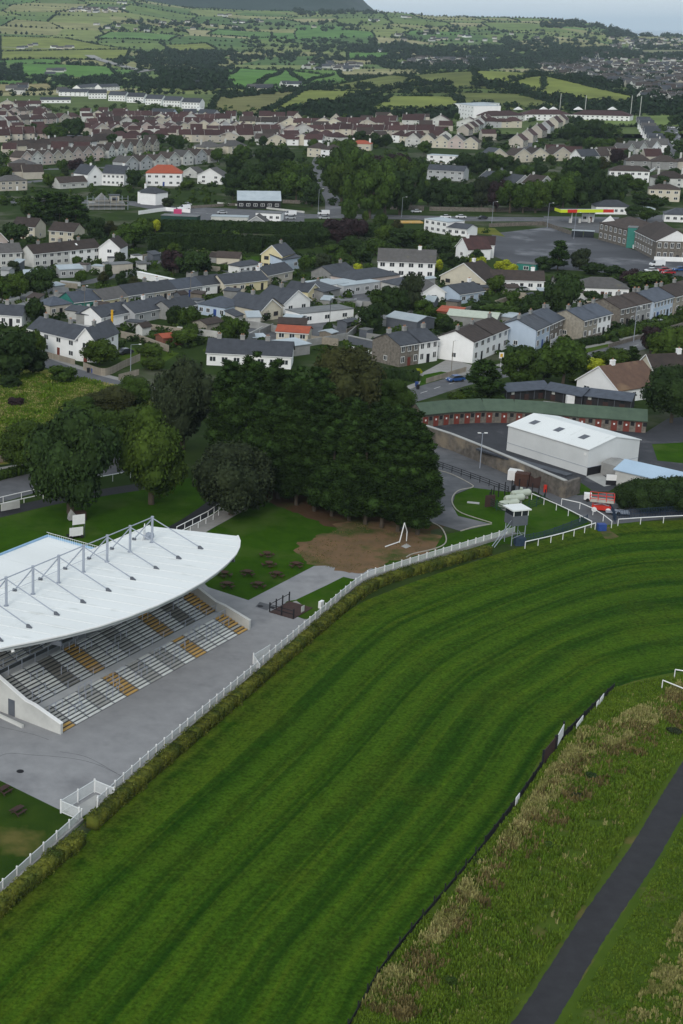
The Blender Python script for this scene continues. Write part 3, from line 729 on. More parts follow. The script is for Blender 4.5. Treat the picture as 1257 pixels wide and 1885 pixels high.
# rear block under the roof, back building with flat roof
b = MB(); b.box(0, y3 + .3, 0, GL, 23, 7.2); b.build('rear_wall', M['white_dirty'], gs)
rb = MB(); rb.box(-26, 22.7, 0, 35.6, 32, 6.6); rbo = rb.build('clubhouse_wall', M['white'], gs)
b = MB(); b.box(-26.2, 18.5, 6.6, 35.8, 32.2, 6.9); b.build('clubhouse_roof', M['roof_white'], gs)
b = MB(); b.box(-26.3, 32.2, 6.4, 36.0, 32.45, 7.15); b.box(35.8, 20, 6.4, 36.05, 32.2, 7.15); b.build('parapet', M['parapet_blue'], gs)
b = MB()
for k in range(30): b.tube((35.3, 20 + k * .4, 6.9), (35.3, 20 + k * .4, 7.8), .02, 4)
b.tube((35.3, 20, 7.8), (35.3, 32, 7.8), .03, 4); o = b.build('roof_railing', M['whitepaint'], gs); o['kind'] = 'stuff'
# roof
RZ = lambda v: 11.02 - .115 * v
plan = [(45.1, 20.8), (45.6, 6.3), (43.5, 4.6), (41, 3.1), (38, 1.7), (34, .45), (30, -.5), (26, -1.15), (21, -1.5), (16, -1.35), (11, -.75), (7, .2), (3, 1.8), (0, 3.4), (-3.0, 5.2), (-4.2, 5.8), (-4.2, 20.8)]
b = MB(); n = len(plan); b.v += [(u, v, RZ(v)) for u, v in plan] + [(u, v, RZ(v) - .5) for u, v in plan]
b.f.append(tuple(range(n))[::-1]); b.m.append(0); b.f.append(tuple(range(n, 2 * n))); b.m.append(1)
for k in range(n): l = (k + 1) % n; b.f.append((k, l, n + l, n + k)); b.m.append(1)
b.build('roof', [M['roof_white'], M['fascia']], gs)
b = MB()
for k in range(1, n - 2):
    (u0, v0), (u1, v1) = plan[k], plan[k + 1]; d = Vector((u1 - u0, v1 - v0, 0)).normalized(); s_ = Vector((d.y, -d.x, 0)) * -.12
    b.bar((u0 + s_.x, v0 + s_.y, RZ(v0) + .02), (u1 + s_.x, v1 + s_.y, RZ(v1) + .02), .24, .16)
b.bar((45.3, 20.9, RZ(20.8) + .02), (-4.2, 20.9, RZ(20.8) + .02), .2, .14); b.build('roof_edge', M['whitepaint'], gs)
b = MB()
for k in range(13):                                   # beams under the roof
    u = 1.6 + k * 3.0; b.bar((u, 1.5, RZ(1.5) - .75), (u, 20, RZ(20) - .75), .22, .45)
b.build('roof_beams', M['steel_dark'], gs)['kind'] = 'stuff'
b = MB()
for k in range(19):
    u = -3.2 + k * 2.6; vf = min(v for v in [float(np.interp(u, [p[0] for p in plan[1:16]][::-1], [p[1] for p in plan[1:16]][::-1]))]); b.bar((u, vf + .15, RZ(vf) + .015), (u, 20.6, RZ(20.6) + .015), .07, .05)
b.build('roof_seams', M['roof_white'], gs)['kind'] = 'stuff'
b = MB(); b.bar((-3, 9.6, RZ(9.6) + .01), (45.2, 9.6, RZ(9.6) + .01), .10, .035); b.bar((-3, 14.2, RZ(14.2) + .01), (45, 14.2, RZ(14.2) + .01), .10, .035); b.build('roof_lap', M['roof_white'], gs)
# masts with their ties
def anchor(mb, u, v):
    z_ = RZ(v); mb.prism([(u - .0, z_ - .02), (u + .7, z_ - .02), (u + .35, z_ + .35), (u - .05, z_ + .4)], v - .12, v + .12, 'y', 1)
MS = [-2.4 + 5.08 * k for k in range(9)]
VM, MH = 15.4, 3.7; zb = RZ(VM); zt = zb + MH
for k, u in enumerate(MS):
    b = MB(); b.tube((u, VM, zb - .3), (u, VM, zt), .17, 10); b.tube((u, VM, zt), (u, VM, zt + .12), .22, 10); b.tube((u, VM, zb - .1), (u, VM, zb + .06), .34, 10); b.build('mast', M['steel'], gs)
    b = MB(); b.tube((u, VM, zt - .15), (u, 7.6, RZ(7.6) + .3), .075, 6); b.prism([(7.7, RZ(7.7) - .05), (6.9, RZ(6.9) - .05), (6.9, RZ(6.9) + .06), (7.4, RZ(7.4) + .42), (7.7, RZ(7.7) + .42)], u - .11, u + .11, 'x', 1); b.build('tie_rod', [M['steel'], M['steel_dark']], gs)
    b = MB(); b.tube((u, VM, zt - .2), (u, 18.4, RZ(18.4) + .25), .085, 6); b.box(u - .12, 18.2, RZ(18.4) - .05, u + .12, 18.75, RZ(18.4) + .3, 1); b.build('tie_rod', [M['steel'], M['steel_dark']], gs)
    if k:
        b = MB(); b.tube((u, VM, zt - .02), (u - 5.08, VM, zt - .02), .075, 6); b.build('mast_rail', M['steel'], gs)
        if k < 8: b = MB(); b.tube((u, 18.4, RZ(18.4) + .3), (u - 5.08, 18.4, RZ(18.4) + .3), .035, 4); b.build('cable', M['steel'], gs)
b = MB(); b.box(39.0, 16.6, RZ(16) - .2, 40.4, 17.6, RZ(16) + .55); b.build('roof_vent', M['steel'], gs)
b = MB(); b.prism([(38.4, RZ(16.5)), (39.4, RZ(16.5)), (39.0, RZ(16.5) + 2.3)], 17.2, 17.3, 'y'); b.build('dish', M['whitepaint'], gs)
b = MB(); b.tube((-2.6, 5.4, 9.9), (-2.6, 5.2, 9.5), .22, 8); b.build('floodlight', M['whitepaint'], gs)
# railings: post line along both gangways and scattered crush barriers
def post_rail(yv, zv, hh):
    b = MB()
    for k in range(NC + 1):
        u = min(GL - .1, max(.1, k * CW)); b.tube((u, yv, zv), (u, yv, zv + hh), .05, 5)
    b.tube((.1, yv, zv + hh), (GL - .1, yv, zv + hh), .035, 5); b.tube((.1, yv, zv + hh * .5), (GL - .1, yv, zv + hh * .5), .025, 5)
    b.build('handrail', M['steel'], gs)
post_rail(y2 + .05, z2, 1.15); post_rail(y2 + .9, z2 + .7, 1.0); post_rail(y1 + 1.1, z1 + .03, 1.0)
bar_me = MB(); [bar_me.tube((x_, 0, 0), (x_, 0, 1.05), .055, 5) for x_ in (0, 1.2, 2.4)]; bar_me.tube((0, 0, 1.05), (2.4, 0, 1.05), .04, 5); bar_me = bar_me.mesh('crush_barrier', M['steel'])
for u, ri in ((3, 2), (9.5, 1), (16, 2), (23.5, 1), (31.5, 2), (36.5, 6), (2, 9), (12, 16), (17, 10), (24, 16), (31, 16), (34.5, 9), (1.2, 5), (6.2, 4), (7.3, 6), (11, 3), (13.4, 5), (18, 4), (22, 5), (25, 3), (28, 4), (30.4, 6), (33, 4), (35.2, 3), (4, 13), (8.6, 11), (14, 14), (20, 12), (26, 14), (29, 11), (33.5, 13), (36, 15)):
    yy, zz, _ = rows[ri]; link('crush_barrier', bar_me, gs, (u, yy + .4, zz))
for cu in (2, 5, 9, 12):   # rails that run down the stair lines
    u = cu * CW; b = MB(); ya, za, _ = rows[1]; yb, zb_, _ = rows[6]; b.tube((u, ya, za + .95), (u, yb, zb_ + .95), .03, 5)
    for ri in (1, 3, 6): yy, zz, _ = rows[ri]; b.tube((u, yy, zz), (u, yy, zz + .95), .03, 5)
    b.build('handrail', M['steel'], gs)
# low wall left of the stand
lw = MB(); a, c = G(-60, 1292), G(42, 1340); path_solid(lw, [a, c], .35, 0, .35); tag(lw.build('low_wall', M['white_dirty']), 'low white concrete kerb wall beside the left end of the grandstand', 'wall')

# ---------------------------------------------------------------- racecourse fence, plinth wall and hedge
FP = [(-110, 1740), (0, 1645), (75, 1577), (150, 1510)]
FP2 = [(180, 1486), (270, 1405), (380, 1312), (480, 1228), (580, 1143), (664, 1073), (720, 1052), (800, 1027), (880, 1003), (946, 983)]
# the photo pixels above are the foot of the pales
def resample(px, step):
    pts = catmull([G(*p) for p in px], 12); L = [0]
    for a, c in zip(pts, pts[1:]): L.append(L[-1] + (c - a).length)
    n = max(2, round(L[-1] / step)); r_ = []; k = 0
    for i in range(n + 1):
        d = L[-1] * i / n
        while k < len(L) - 2 and L[k + 1] < d: k += 1
        r_.append(pts[k].lerp(pts[k + 1], (d - L[k]) / max(1e-6, L[k + 1] - L[k])))
    return r_
postm = MB(); postm.box(-.07, -.07, 0, .07, .07, 1.34); postm = postm.mesh('fence_post', M['whitepaint'])
def paling(L, h=1.15, solid=True):
    b = MB(); b.box(.05, -.02, .12, L - .05, .02, .20); b.box(.05, -.03, h - .06, L - .05, .03, h + .02)
    n = int(L / .13)
    for k in range(n): x = .1 + k * (L - .2) / max(1, n - 1); b.box(x - .034, .021, .08, x + .034, .035, h)
    return b.mesh('paling_panel', M['mesh_panel'])
def white_fence(px, step, label):
    pts = resample(px, step); t_ = thing('paling_fence', label, 'fence', pts[0]); me = None
    for i, p in enumerate(pts):
        q = pts[min(i + 1, len(pts) - 1)]; p0 = pts[max(0, i - 1)]; d = (q - p) if i < len(pts) - 1 else (p - p0)
        a = math.atan2(d.y, d.x); rel = p - pts[0]
        link('fence_post', postm, t_, rel, a)
        if i < len(pts) - 1:
            me = me or paling(d.length); link('paling_panel', me, t_, rel, a)
    return pts
fa = white_fence(FP, 2.55, 'white paling fence beside the lower lawn with picnic benches, running off the left edge')
fb = white_fence(FP2, 1.9, 'long curving white paling fence between the grandstand apron and the racecourse turf')
b = MB(); path_solid(b, [p + Vector((.12, -.18, 0)) for p in fa], .3, 0, .35); tag(b.build('plinth_wall', M['grey_render']), 'low grey plinth wall under the left white paling fence', 'wall')
b = MB(); path_solid(b, [p + Vector((.14, -.2, 0)) for p in fb], .3, 0, .4); tag(b.build('plinth_wall', M['grey_render']), 'long low grey plinth wall under the curving white paling fence', 'wall')
def hedge(px, wd, h, label, m='leaf_hedge', dens=55, leaf=.11, pts=None, off=0, core='leaf_mid'):
    pts = pts or resample(px, 1.0); rs = np.random.RandomState(len(label)); b = MB(); Cs = []; Ns = []
    o_ = pts[0].copy(); pts = [p - o_ for p in pts]
    for p, q in zip(pts, pts[1:]):
        d = (q - p); L = d.length; d = d.normalized(); s_ = Vector((d.y, -d.x, 0)); n = int(dens * L)
        for k in range(n):
            t_ = rs.random(); e = rs.random() * (2 * h + wd); 
            if e < h: loc, nn = s_ * wd / 2 + Vector((0, 0, e)), s_
            elif e < h + wd: loc, nn = s_ * (wd / 2 - (e - h)) + Vector((0, 0, h)), Vector((0, 0, 1))
            else: loc, nn = -s_ * wd / 2 + Vector((0, 0, e - h - wd)), -s_
            c = p.lerp(q, t_) + s_ * off + loc; j = mnoise.noise(Vector((c.x + o_.x, c.y + o_.y, c.z)) * .7) * .42
            Cs.append(c + nn * (j + rs.normal() * .06)); Ns.append(nn)
    Cs = np.array([c[:] for c in Cs]); Ns = np.array([n_[:] for n_ in Ns]) + rs.normal(size=(len(Cs), 3)) * .6; Ns /= np.linalg.norm(Ns, axis=1)[:, None]
    U = np.cross(Ns, rnd_dir(len(Cs), rs)); U /= np.linalg.norm(U, axis=1)[:, None] + 1e-9; su = leaf * rs.uniform(.6, 1.5, len(Cs))
    V = quads(Cs, Ns, U, su, su * .65); Q = np.arange(len(V)).reshape(-1, 4)
    path_solid(b, [p + Vector((0, 0, 0)) for p in pts] if not off else [p + Vector(((q - p).normalized().y * off, -(q - p).normalized().x * off, 0)) for p, q in zip(pts, pts[1:])], wd * .86, 0, h * .93)
    QQ = np.array(b.f) + len(V); t_ = thing('hedge', label, 'hedge', o_)
    link('hedge_body', np_mesh('hedge_body', np.concatenate([V, np.array(b.v)]), np.concatenate([Q, QQ]), np.zeros((0, 3), int), [M[m]]), t_)
    return t_
fa2 = [G(*p) for p in [(-110, 1768), (0, 1677), (75, 1612), (150, 1551)]]; fb2 = [G(*p) for p in [(168, 1527), (270, 1434), (380, 1340), (480, 1254), (580, 1167), (664, 1097), (720, 1070), (800, 1046), (905, 1018)]]
def rs_w(pw, step):
    pts = catmull(pw, 12); r_ = [pts[0]]; acc = 0
    for a, c in zip(pts, pts[1:]):
        acc += (c - a).length
        if acc >= step: r_.append(c); acc = 0
    return r_
hedge(None, 1.35, 1.3, 'clipped yellow-green hedge below the left white fence', pts=rs_w(fa2, 1), dens=190, leaf=.10)
hedge(None, 1.35, 1.3, 'long clipped yellow-green hedge along the racecourse side of the curving white fence', pts=rs_w(fb2, 1), dens=160, leaf=.10)

# gated white platform in the fence line
gp = G(112, 1497); ga = math.atan2(*(G(180, 1462) - gp).yx); gw_ = (G(165, 1470) - gp).length
t_ = thing('gate_enclosure', 'white railed gate enclosure where the fence steps out beside the apron', 'enclosure', gp, GA)
def rail_panel(parent, L, h=1.3, name='paling_panel', loc=(0, 0, 0), rz=0):
    return link(name, paling(L, h), parent, loc, rz)
for (x, y_, L, a) in ((0, 0, 5.6, 0), (5.6, 0, 2.6, -PI / 2), (0, 0, 2.4, -PI / 2)): rail_panel(t_, L, 1.45, loc=(x, y_, 0), rz=a)
for (x, y_) in ((0, 0), (2.8, 0), (5.6, 0), (5.6, -2.6), (0, -2.4), (2.8, -2.6)): b = MB(); b.box(x - .07, y_ - .07, 0, x + .07, y_ + .07, 1.6); b.build('gate_post', M['whitepaint'], t_)
b = MB(); b.box(.4, -2.2, .0, 5.2, -.5, .10); b.build('ramp', M['concrete'], t_)
b = MB(); b.box(2.9, -2.9, 0, 3.6, -2.3, 1.0); b.build('gate_pier', M['grey_render'], t_)
# folding gate standing open behind the fence
p = G(466, 1222); t_ = thing('side_gate', 'white side gate standing open behind the paling fence', 'gate', p, GA)
q = rotz(G(497, 1203) - p, -GA); q2 = rotz(G(478, 1240) - p, -GA)
rail_panel(t_, q.length, 1.25, 'gate_leaf', (0, 0, 0), math.atan2(q.y, q.x)); rail_panel(t_, q2.length, 1.25, 'gate_leaf', (0, 0, 0), math.atan2(q2.y, q2.x))
b = MB(); b.box(-.06, -.06, 0, .06, .06, 1.5); b.build('gate_post', M['whitepaint'], t_)

# picnic tables
def picnic(px, py, lab, rz=None):
    t_ = thing('picnic_table', lab, 'picnic table', G(px, py), R.uniform(0, 3) if rz is None else rz, 'brown picnic tables on the lawns', True)
    for me, nm, lc, rt in PT: link(nm, me, t_, lc, rt)
    t_.scale = (.78, .78, .85)
mb = MB(); [mb.box(-.9, -.36 + i * .15, .70, .9, -.23 + i * .15, .75) for i in range(5)]; tab = mb.mesh('table_top', M['dark_brown'])
mb = MB(); [mb.box(-.9, -.14 + i * .15, .42, .9, -.01 + i * .15, .46) for i in range(2)]; ben = mb.mesh('bench_seat', M['dark_brown'])
mb = MB(); mb.bar((0, -.75, 0), (0, .3, .72), .09, .09); mb.bar((.1, .75, 0), (.1, -.3, .72), .09, .09); mb.box(-.04, -.85, .36, .04, .85, .42); leg = mb.mesh('leg_frame', M['dark_brown'])
mb = MB(); mb.box(-.9, -.05, .46, .9, 0, .95); bk = mb.mesh('seat_back', M['dark_brown'])
PT = [(tab, 'table_top', (0, 0, 0), 0), (ben, 'bench_seat', (0, -.72, 0), 0), (ben, 'bench_seat', (0, .72, 0), 0), (leg, 'leg_frame', (-.7, 0, 0), 0), (leg, 'leg_frame', (.6, 0, 0), 0)]
def octa(r, z0, z1):
    b_ = MB(); b_.prism([(r * math.cos(2 * PI * (k + .5) / 8), r * math.sin(2 * PI * (k + .5) / 8)) for k in range(8)], z0, z1, 'z'); return b_
rt_top = octa(.62, .70, .76).mesh('table_top', M['brown_timber']); mb = MB(); mb.box(-.42, .86, .40, .42, 1.16, .46); rt_seat = mb.mesh('bench_seat', M['brown_timber'])
mb = MB(); [mb.bar((0, 0, .66 - .3 * 0), (math.cos(k * PI / 2) * .95, math.sin(k * PI / 2) * .95, .05), .08, .08) for k in range(4)]; mb.bar((-.95, 0, .36), (.95, 0, .36), .07, .07); mb.bar((0, -.95, .33), (0, .95, .33), .07, .07); rt_leg = mb.mesh('leg_frame', M['brown_timber'])
for px, py in ((491, 1025), (495, 1043), (455, 1059), (509, 1062), (545, 1044), (475, 1081), (418, 1081), (413, 1061)):
    t_ = thing('round_picnic_table', 'reddish brown round picnic table on the lawn right of the grandstand', 'picnic table', G(px, py), R.uniform(0, 1.5), 'round picnic tables on the lawn', True)
    link('table_top', rt_top, t_); link('leg_frame', rt_leg, t_)
    for k in range(4): link('bench_seat', rt_seat, t_, (0, 0, 0), k * PI / 2 + .01)
picnic(8, 1459, 'brown bench table on the lower lawn at the left edge of the picture', GA); picnic(33, 1497, 'brown bench table alone on the lower lawn beside the white gate enclosure', GA)
# brown deck with black posts
dk = thing('viewing_deck', 'dark brown timber deck with black corner posts beside the paling fence', 'deck', G(540, 1140), GA)
b = MB(); b.box(0, 0, .0, 5.2, 3.8, .10); b.build('deck', M['dark_brown'], dk)
for x, y_ in ((0, 0), (0, 3.8), (1.7, 3.8), (3.4, 3.8), (5.2, 3.8), (0, 1.9)): b = MB(); b.box(x - .07, y_ - .07, .1, x + .07, y_ + .07, 1.5); b.build('post', M['black'], dk)
b = MB(); b.bar((0, 0, 1.2), (0, 3.8, 1.2), .06, .08); b.bar((0, 3.8, 1.2), (5.2, 3.8, 1.2), .06, .08); b.bar((0, 0, .7), (0, 3.8, .7), .06, .08); b.build('rail', M['black'], dk)
b = MB(); b.box(2.6, .3, .1, 3.4, .36, .95); b.build('notice_board', M['white_dirty'], dk)
b = MB(); b.box(0, 0, 0, .9, .4, 1.0); tag(b.build('cabinet', M['whitepaint'], None, G(590, 1121), GA), 'small white cabinet standing by the brown deck and paling fence', 'cabinet')
sheet('slab', [(528, 1112), (545, 1106), (562, 1118), (548, 1126)], 'pavement', 9)
for px, py in ((501, 1118), (479, 1116), (37, 1420)): b = MB(); b.tube((0, 0, .001), (0, 0, .022), .42, 12); tag(b.build('manhole_cover', M['black'], None, G(px, py)), 'round black manhole cover on the grey apron', 'manhole cover', 'manhole covers on the apron', True)
# goal-like white frame and little slab on the dirt
t_ = thing('leaning_rail', 'bent white rail frame lying against the conifers on bare ground', 'frame', G(740, 1003))
f0 = G(740, 1003)
mb = MB(); A_, B_, C_, D_ = G(709, 1008) - f0, G(735, 999) - f0, G(735, 999) - f0 + Vector((.6, 0, 3.3)), G(748, 996) - f0
mb.tube(A_ + Vector((0, 0, .15)), B_ + Vector((0, 0, .15)), .09, 6); mb.build('bottom_rail', M['whitepaint'], t_)
mb = MB(); mb.tube(B_, C_, .09, 6); mb.tube(C_, D_ + Vector((0, 0, 1.6)), .07, 6); mb.tube(D_ + Vector((0, 0, 1.6)), D_, .07, 6); mb.build('upright', M['whitepaint'], t_)
sheet('slab', [(738, 1006), (748, 1001), (757, 1006), (747, 1010)], 'concrete', 12)
# marquee board trailer on the back lawn
t_ = thing('sign_trailer', 'white sign boards mounted on a small trailer on the back lawn', 'trailer', G(141, 992), .35)
b = MB(); b.box(-1.2, 0, .5, 1.1, .1, 1.9); b.build('lower_board', M['whitepaint'], t_)
b = MB(); b.box(-.5, .5, 2.2, 1.6, .6, 3.8); b.build('upper_board', M['whitepaint'], t_)
b = MB(); b.tube((1.55, .55, 0), (1.55, .55, 3.8), .05, 5); b.tube((-.45, .55, 0), (-.45, .55, 3.8), .05, 5); b.build('post', M['steel_dark'], t_)
b = MB(); b.box(-1.3, .1, .35, 1.2, 1.3, .5); b.build('chassis', M['black'], t_)
for x in (-1.0, .9): b = MB(); b.tube((x, -.05, .3), (x, .15, .3), .3, 10); b.build('wheel', M['rubber'], t_)
t_ = thing('cart', 'dark two wheeled cart with pale tarpaulin behind the sign trailer', 'cart', G(143, 960), .3)
b = MB(); b.box(-.2, 0, .4, 1.5, 1.2, 1.5); b.build('body', M['dark_brown'], t_)
b = MB(); b.prism([(-1.5, .3), (-.3, .3), (-.3, 1.2), (-.9, 1.9), (-1.4, 1.0)], 0, 1.0, 'y'); b.build('tarpaulin', M['grey_render'], t_)
for x in (0, 1.2): b = MB(); b.tube((x, -.1, .35), (x, .1, .35), .35, 10); b.build('wheel', M['rubber'], t_)

# ---------------------------------------------------------------- white running rails, blue netting
def run_rail(px, label, step=3.0, h=1.15, m='whitepaint', r=.075, lean=True):
    pts = resample(px, step); t_ = thing('running_rail', label, 'rail', pts[0]); o_ = pts[0]; b = MB()
    for a, c in zip(pts, pts[1:]): b.tube(a - o_ + Vector((0, 0, h)), c - o_ + Vector((0, 0, h)), r, 6)
    b.build('top_rail', M[m], t_)
    for p in pts: b = MB(); b.tube((0, 0, 0), (0, 0, h), r * .8, 6); b.build('post', M[m], t_, p - o_)
run_rail([(966, 1010), (1030, 995), (1095, 975)], 'white running rail from the judge tower to the gate opening', 2.6)
run_rail([(978, 920), (1035, 945), (1088, 972)], 'white running rail slanting from the tank compound to the gate', 3.4)
run_rail([(1033, 930), (1060, 935), (1098, 952), (1125, 972)], 'short white running rail with drooping end beside the scissor lift', 3.0)
run_rail([(1137, 968), (1200, 964), (1300, 960), (1400, 962)], 'white running rail along the top turf edge at the right', 4.0)
run_rail([(1218, 1268), (1262, 1286), (1330, 1312)], 'lower white rail crossing above the end of the tarmac path', 4)
run_rail([(1241, 1248), (1300, 1258), (1380, 1275)], 'upper white rail at the right edge of the turf', 4)
def net_fence(px, h, label, m='blue_net', step=2.5, post='blue_net', gaps=.3):
    pts = resample(px, step); t_ = thing('mesh_fence', label, 'fence', pts[0]); o_ = pts[0]
    for a, c in zip(pts, pts[1:]):
        b = MB(); d = c - a; L = d.length; n = int(L / gaps)
        for k in range(n + 1): p = (a - o_) + d * (k / n); b.box(p.x - .03, p.y - .03, .05, p.x + .03, p.y + .03, h)
        for z_ in (.1, h * .5, h - .05): b.bar(a - o_ + Vector((0, 0, z_)), c - o_ + Vector((0, 0, z_)), .04, .06)
        b.build('mesh_panel', M[m], t_)
    for p in pts: b = MB(); b.tube((0, 0, 0), (0, 0, h + .12), .06, 6); b.build('post', M[post], t_, p - o_)
net_fence([(958, 1000), (1000, 992), (1040, 978), (1080, 962)], 1.3, 'blue mesh fence behind the white rail by the judge tower')
net_fence([(1128, 958), (1150, 955), (1257, 948), (1400, 945)], 1.6, 'blue mesh fence in front of the dark shrubs at the right', step=3.5)
net_fence([(1132, 962), (1128, 950), (1122, 942)], 1.4, 'short blue gate panel left of the right hand rail')
b = MB(); b.box(-.6, -.5, 0, .7, .5, 1.1); tag(b.build('padded_block', M['blue_paint'], None, G(1106, 976)), 'blue padded block at the gate opening between white rails', 'block')
b = MB(); b.box(-.8, -.6, 0, .8, .6, 1.3); tag(b.build('padded_block', M['blue_net'], None, G(956, 1003) + Vector((0, 0, 0))), 'dark blue padded block beneath the judge tower', 'block')
sheet('worn_gap', [(1098, 975), (1120, 970), (1140, 988), (1118, 992)], 'dirt', 5, ragged=.4)
# judge tower
t_ = thing('judge_tower', 'small grey judge tower with flat white roof on a steel frame', 'tower', G(946, 1000), .25)
for x in (-1.1, 1.1):
    for y_ in (-1.0, 1.0): b = MB(); b.tube((x, y_, 0), (x, y_, 3.4), .06, 6); b.build('leg', M['steel'], t_)
b = MB(); b.bar((-1.1, -1, 1.2), (1.1, -1, 1.9), .05, .05); b.bar((-1.1, -1, 2.0), (1.1, -1, 2.0), .05, .05); b.bar((1.1, -1, .9), (1.1, 1, 1.9), .05, .05); b.build('bracing', M['steel'], t_)
b = MB(); b.box(-1.3, -1.2, 3.3, 1.3, 1.2, 4.9); b.build('cabin', M['steel_dark'], t_)
b = MB(); b.box(-1.25, -1.15, 4.9, 1.25, 1.15, 5.8); b.build('window', M['glass'], t_)
for x in (-1.28, .1, 1.22): b = MB(); b.box(x, -1.22, 4.9, x + .1, -1.12, 5.8); b.build('mullion', M['whitepaint'], t_)
b = MB(); b.box(-1.6, -1.5, 5.8, 1.6, 1.5, 6.0); b.build('roof', M['roof_white'], t_)
b = MB(); b.bar((-1.3, -.1, 3.3), (-4.2, -.6, .1), .08, .12); b.bar((-1.3, -.7, 3.3), (-4.2, -1.2, .1), .08, .12); b.bar((-1.3, -.8, 4.2), (-4.6, -1.7, 1.0), .05, .05); b.build('stair', M['steel'], t_)
# tank compound
for i, (px, py) in enumerate(((936, 937), (946, 927), (958, 918))):
    t2 = thing('gas_tank', 'cream horizontal gas tank in the black posted compound', 'tank', G(px, py), .35, 'cream gas tanks in the compound', True)
    b = MB(); b.tube((-1.6, 0, 1.0), (1.6, 0, 1.0), .62, 14); b.tube((-1.95, 0, 1.0), (-1.6, 0, 1.0), .38, 14, r2=.62); b.tube((1.6, 0, 1.0), (1.95, 0, 1.0), .62, 14, r2=.38); b.build('vessel', M['tank_cream'], t2)
    b = MB(); b.box(-1.2, -.5, 0, -.9, .5, .4); b.box(.9, -.5, 0, 1.2, .5, .4); b.build('saddle', M['concrete'], t2)
    b = MB(); b.tube((0, 0, 1.7), (0, 0, 2.0), .25, 10); b.build('valve_cover', M['tank_cream'], t2)
def post_fence(px, h, label, step=2.2, m='black', rails=(.5, .95), wd=.1, name='post_and_rail_fence'):
    pts = resample(px, step); t_ = thing(name, label, 'fence', pts[0]); o_ = pts[0]
    pm_ = MB(); pm_.box(-wd / 2, -wd / 2, 0, wd / 2, wd / 2, h); pm_ = pm_.mesh('post', M[m])
    for p in pts: link('post', pm_, t_, p - o_)
    for f_ in rails:
        b = MB()
        for a, c in zip(pts, pts[1:]): b.bar(a - o_ + Vector((0, 0, h * f_)), c - o_ + Vector((0, 0, h * f_)), .04, .1)
        b.build('rail', M[m], t_)
    return t_
post_fence([(798, 858), (860, 880), (935, 908)], 1.25, 'black post and rail fence curving beside the stone wall road', rails=(.35, .65, .95))
post_fence([(900, 930), (912, 917), (958, 905), (975, 912), (1002, 925)], 2.4, 'tall black posts round the gas tank compound', 1.8, rails=(), wd=.14)
post_fence([(900, 932), (930, 946), (968, 940), (1000, 928)], 1.9, 'dark green posts on the front of the gas tank compound', 2.4, m='green_net', rails=(.2, .4, .6, .8))
b = MB(); b.box(-.9, -.06, 0, .9, .06, 2.1); tag(b.build('timber_gate', M['dark_brown'], None, G(901, 933), .2), 'dark brown gate panel at the left of the tank compound', 'gate')
b = MB(); b.box(-.7, -.06, 0, .7, .06, 2.0); tag(b.build('timber_gate', M['black'], None, G(944, 913), .9), 'black gate panel at the end of the black rail fence', 'gate')
b = MB(); b.box(-1.3, -.9, .1, 1.3, .9, 1.9); tag(b.build('water_tank', M['whitepaint'], None, G(949, 884), -.5), 'white cube water tank against the long stone wall', 'tank')
t_ = thing('skip', 'dark red brown hinged container with open doors against the stone wall', 'container', G(966, 894), -.5)
b = MB(); b.box(-1.7, -.9, 0, .7, .9, 2.3); b.build('body', M['brown_timber'], t_)
b = MB(); b.prism([(.8, 0), (2.6, 0), (2.7, 2.2), (1.6, 1.7), (.8, 2.2)], -.5, -.4, 'y'); b.build('door_leaf', M['dark_brown'], t_)
b = MB(); b.tube((0, 0, 0), (0, 0, 1.3), .3, 8); tag(b.build('hydrant', M['red_paint'], None, G(1003, 906)), 'small red fire point near the foot of the stone wall', 'hydrant')
b = MB(); b.box(-.4, -.06, 1.5, .4, .0, 2.3); tag(b.build('wall_box', M['whitepaint'], None, G(997, 893) + Vector((0, 0, 0)), -.5), 'small white box fixed on the stone wall', 'box')
b = MB(); b.box(-1.0, -.5, 0, 1.0, .5, .08); tag(b.build('concrete_slab', M['concrete'], None, G(871, 926), -.35), 'small pale concrete slab lying in the grass island', 'slab')
# scissor lift
t_ = thing('scissor_lift', 'red scissor lift with railed platform parked on tarmac by shrubs', 'lift', G(1106, 940), -.35)
b = MB(); b.box(-1.5, -.9, .35, 1.5, .9, 1.1); b.build('chassis', M['red_paint'], t_)
for x in (-1.1, 1.1):
    for y_ in (-.95, .95): b = MB(); b.tube((x, y_ - .15, .4), (x, y_ + .15, .4), .42, 12); b.build('wheel', M['whitepaint'], t_)
b = MB(); [b.bar((-1.2, y_, 1.1), (1.2, y_, 1.7), .08, .1) or b.bar((1.2, y_, 1.1), (-1.2, y_, 1.7), .08, .1) for y_ in (-.5, .5)]; b.build('scissor_arm', M['steel'], t_)
b = MB(); b.box(-1.9, -1.0, 1.7, 1.9, 1.0, 1.9); b.build('platform', M['sandblock'], t_)
b = MB()
for z_ in (2.3, 2.85):
    for a, c in (((-1.9, -1), (1.9, -1)), ((1.9, -1), (1.9, 1)), ((1.9, 1), (-1.9, 1)), ((-1.9, 1), (-1.9, -1))): b.bar(a + (z_,), c + (z_,), .09, .09)
for x in (-1.9, -.65, .65, 1.9):
    for y_ in (-1, 1): b.box(x - .05, y_ - .05, 1.9, x + .05, y_ + .05, 2.9)
b.build('guard_rail', M['red_paint'], t_)
t_ = thing('trailer', 'low grey flat trailer behind the red scissor lift', 'trailer', G(1120, 945), -.3)
b = MB(); b.box(-.5, -1, .4, 3.2, 1, .55); b.build('bed', M['steel'], t_)
for y_ in (-1, 1): b = MB(); b.tube((1.5, y_ - .1, .35), (1.5, y_ + .1, .35), .35, 10); b.build('wheel', M['rubber'], t_)
t_ = thing('generator', 'small white generator box on wheels behind the scissor lift', 'generator', G(1081, 922), -.3)
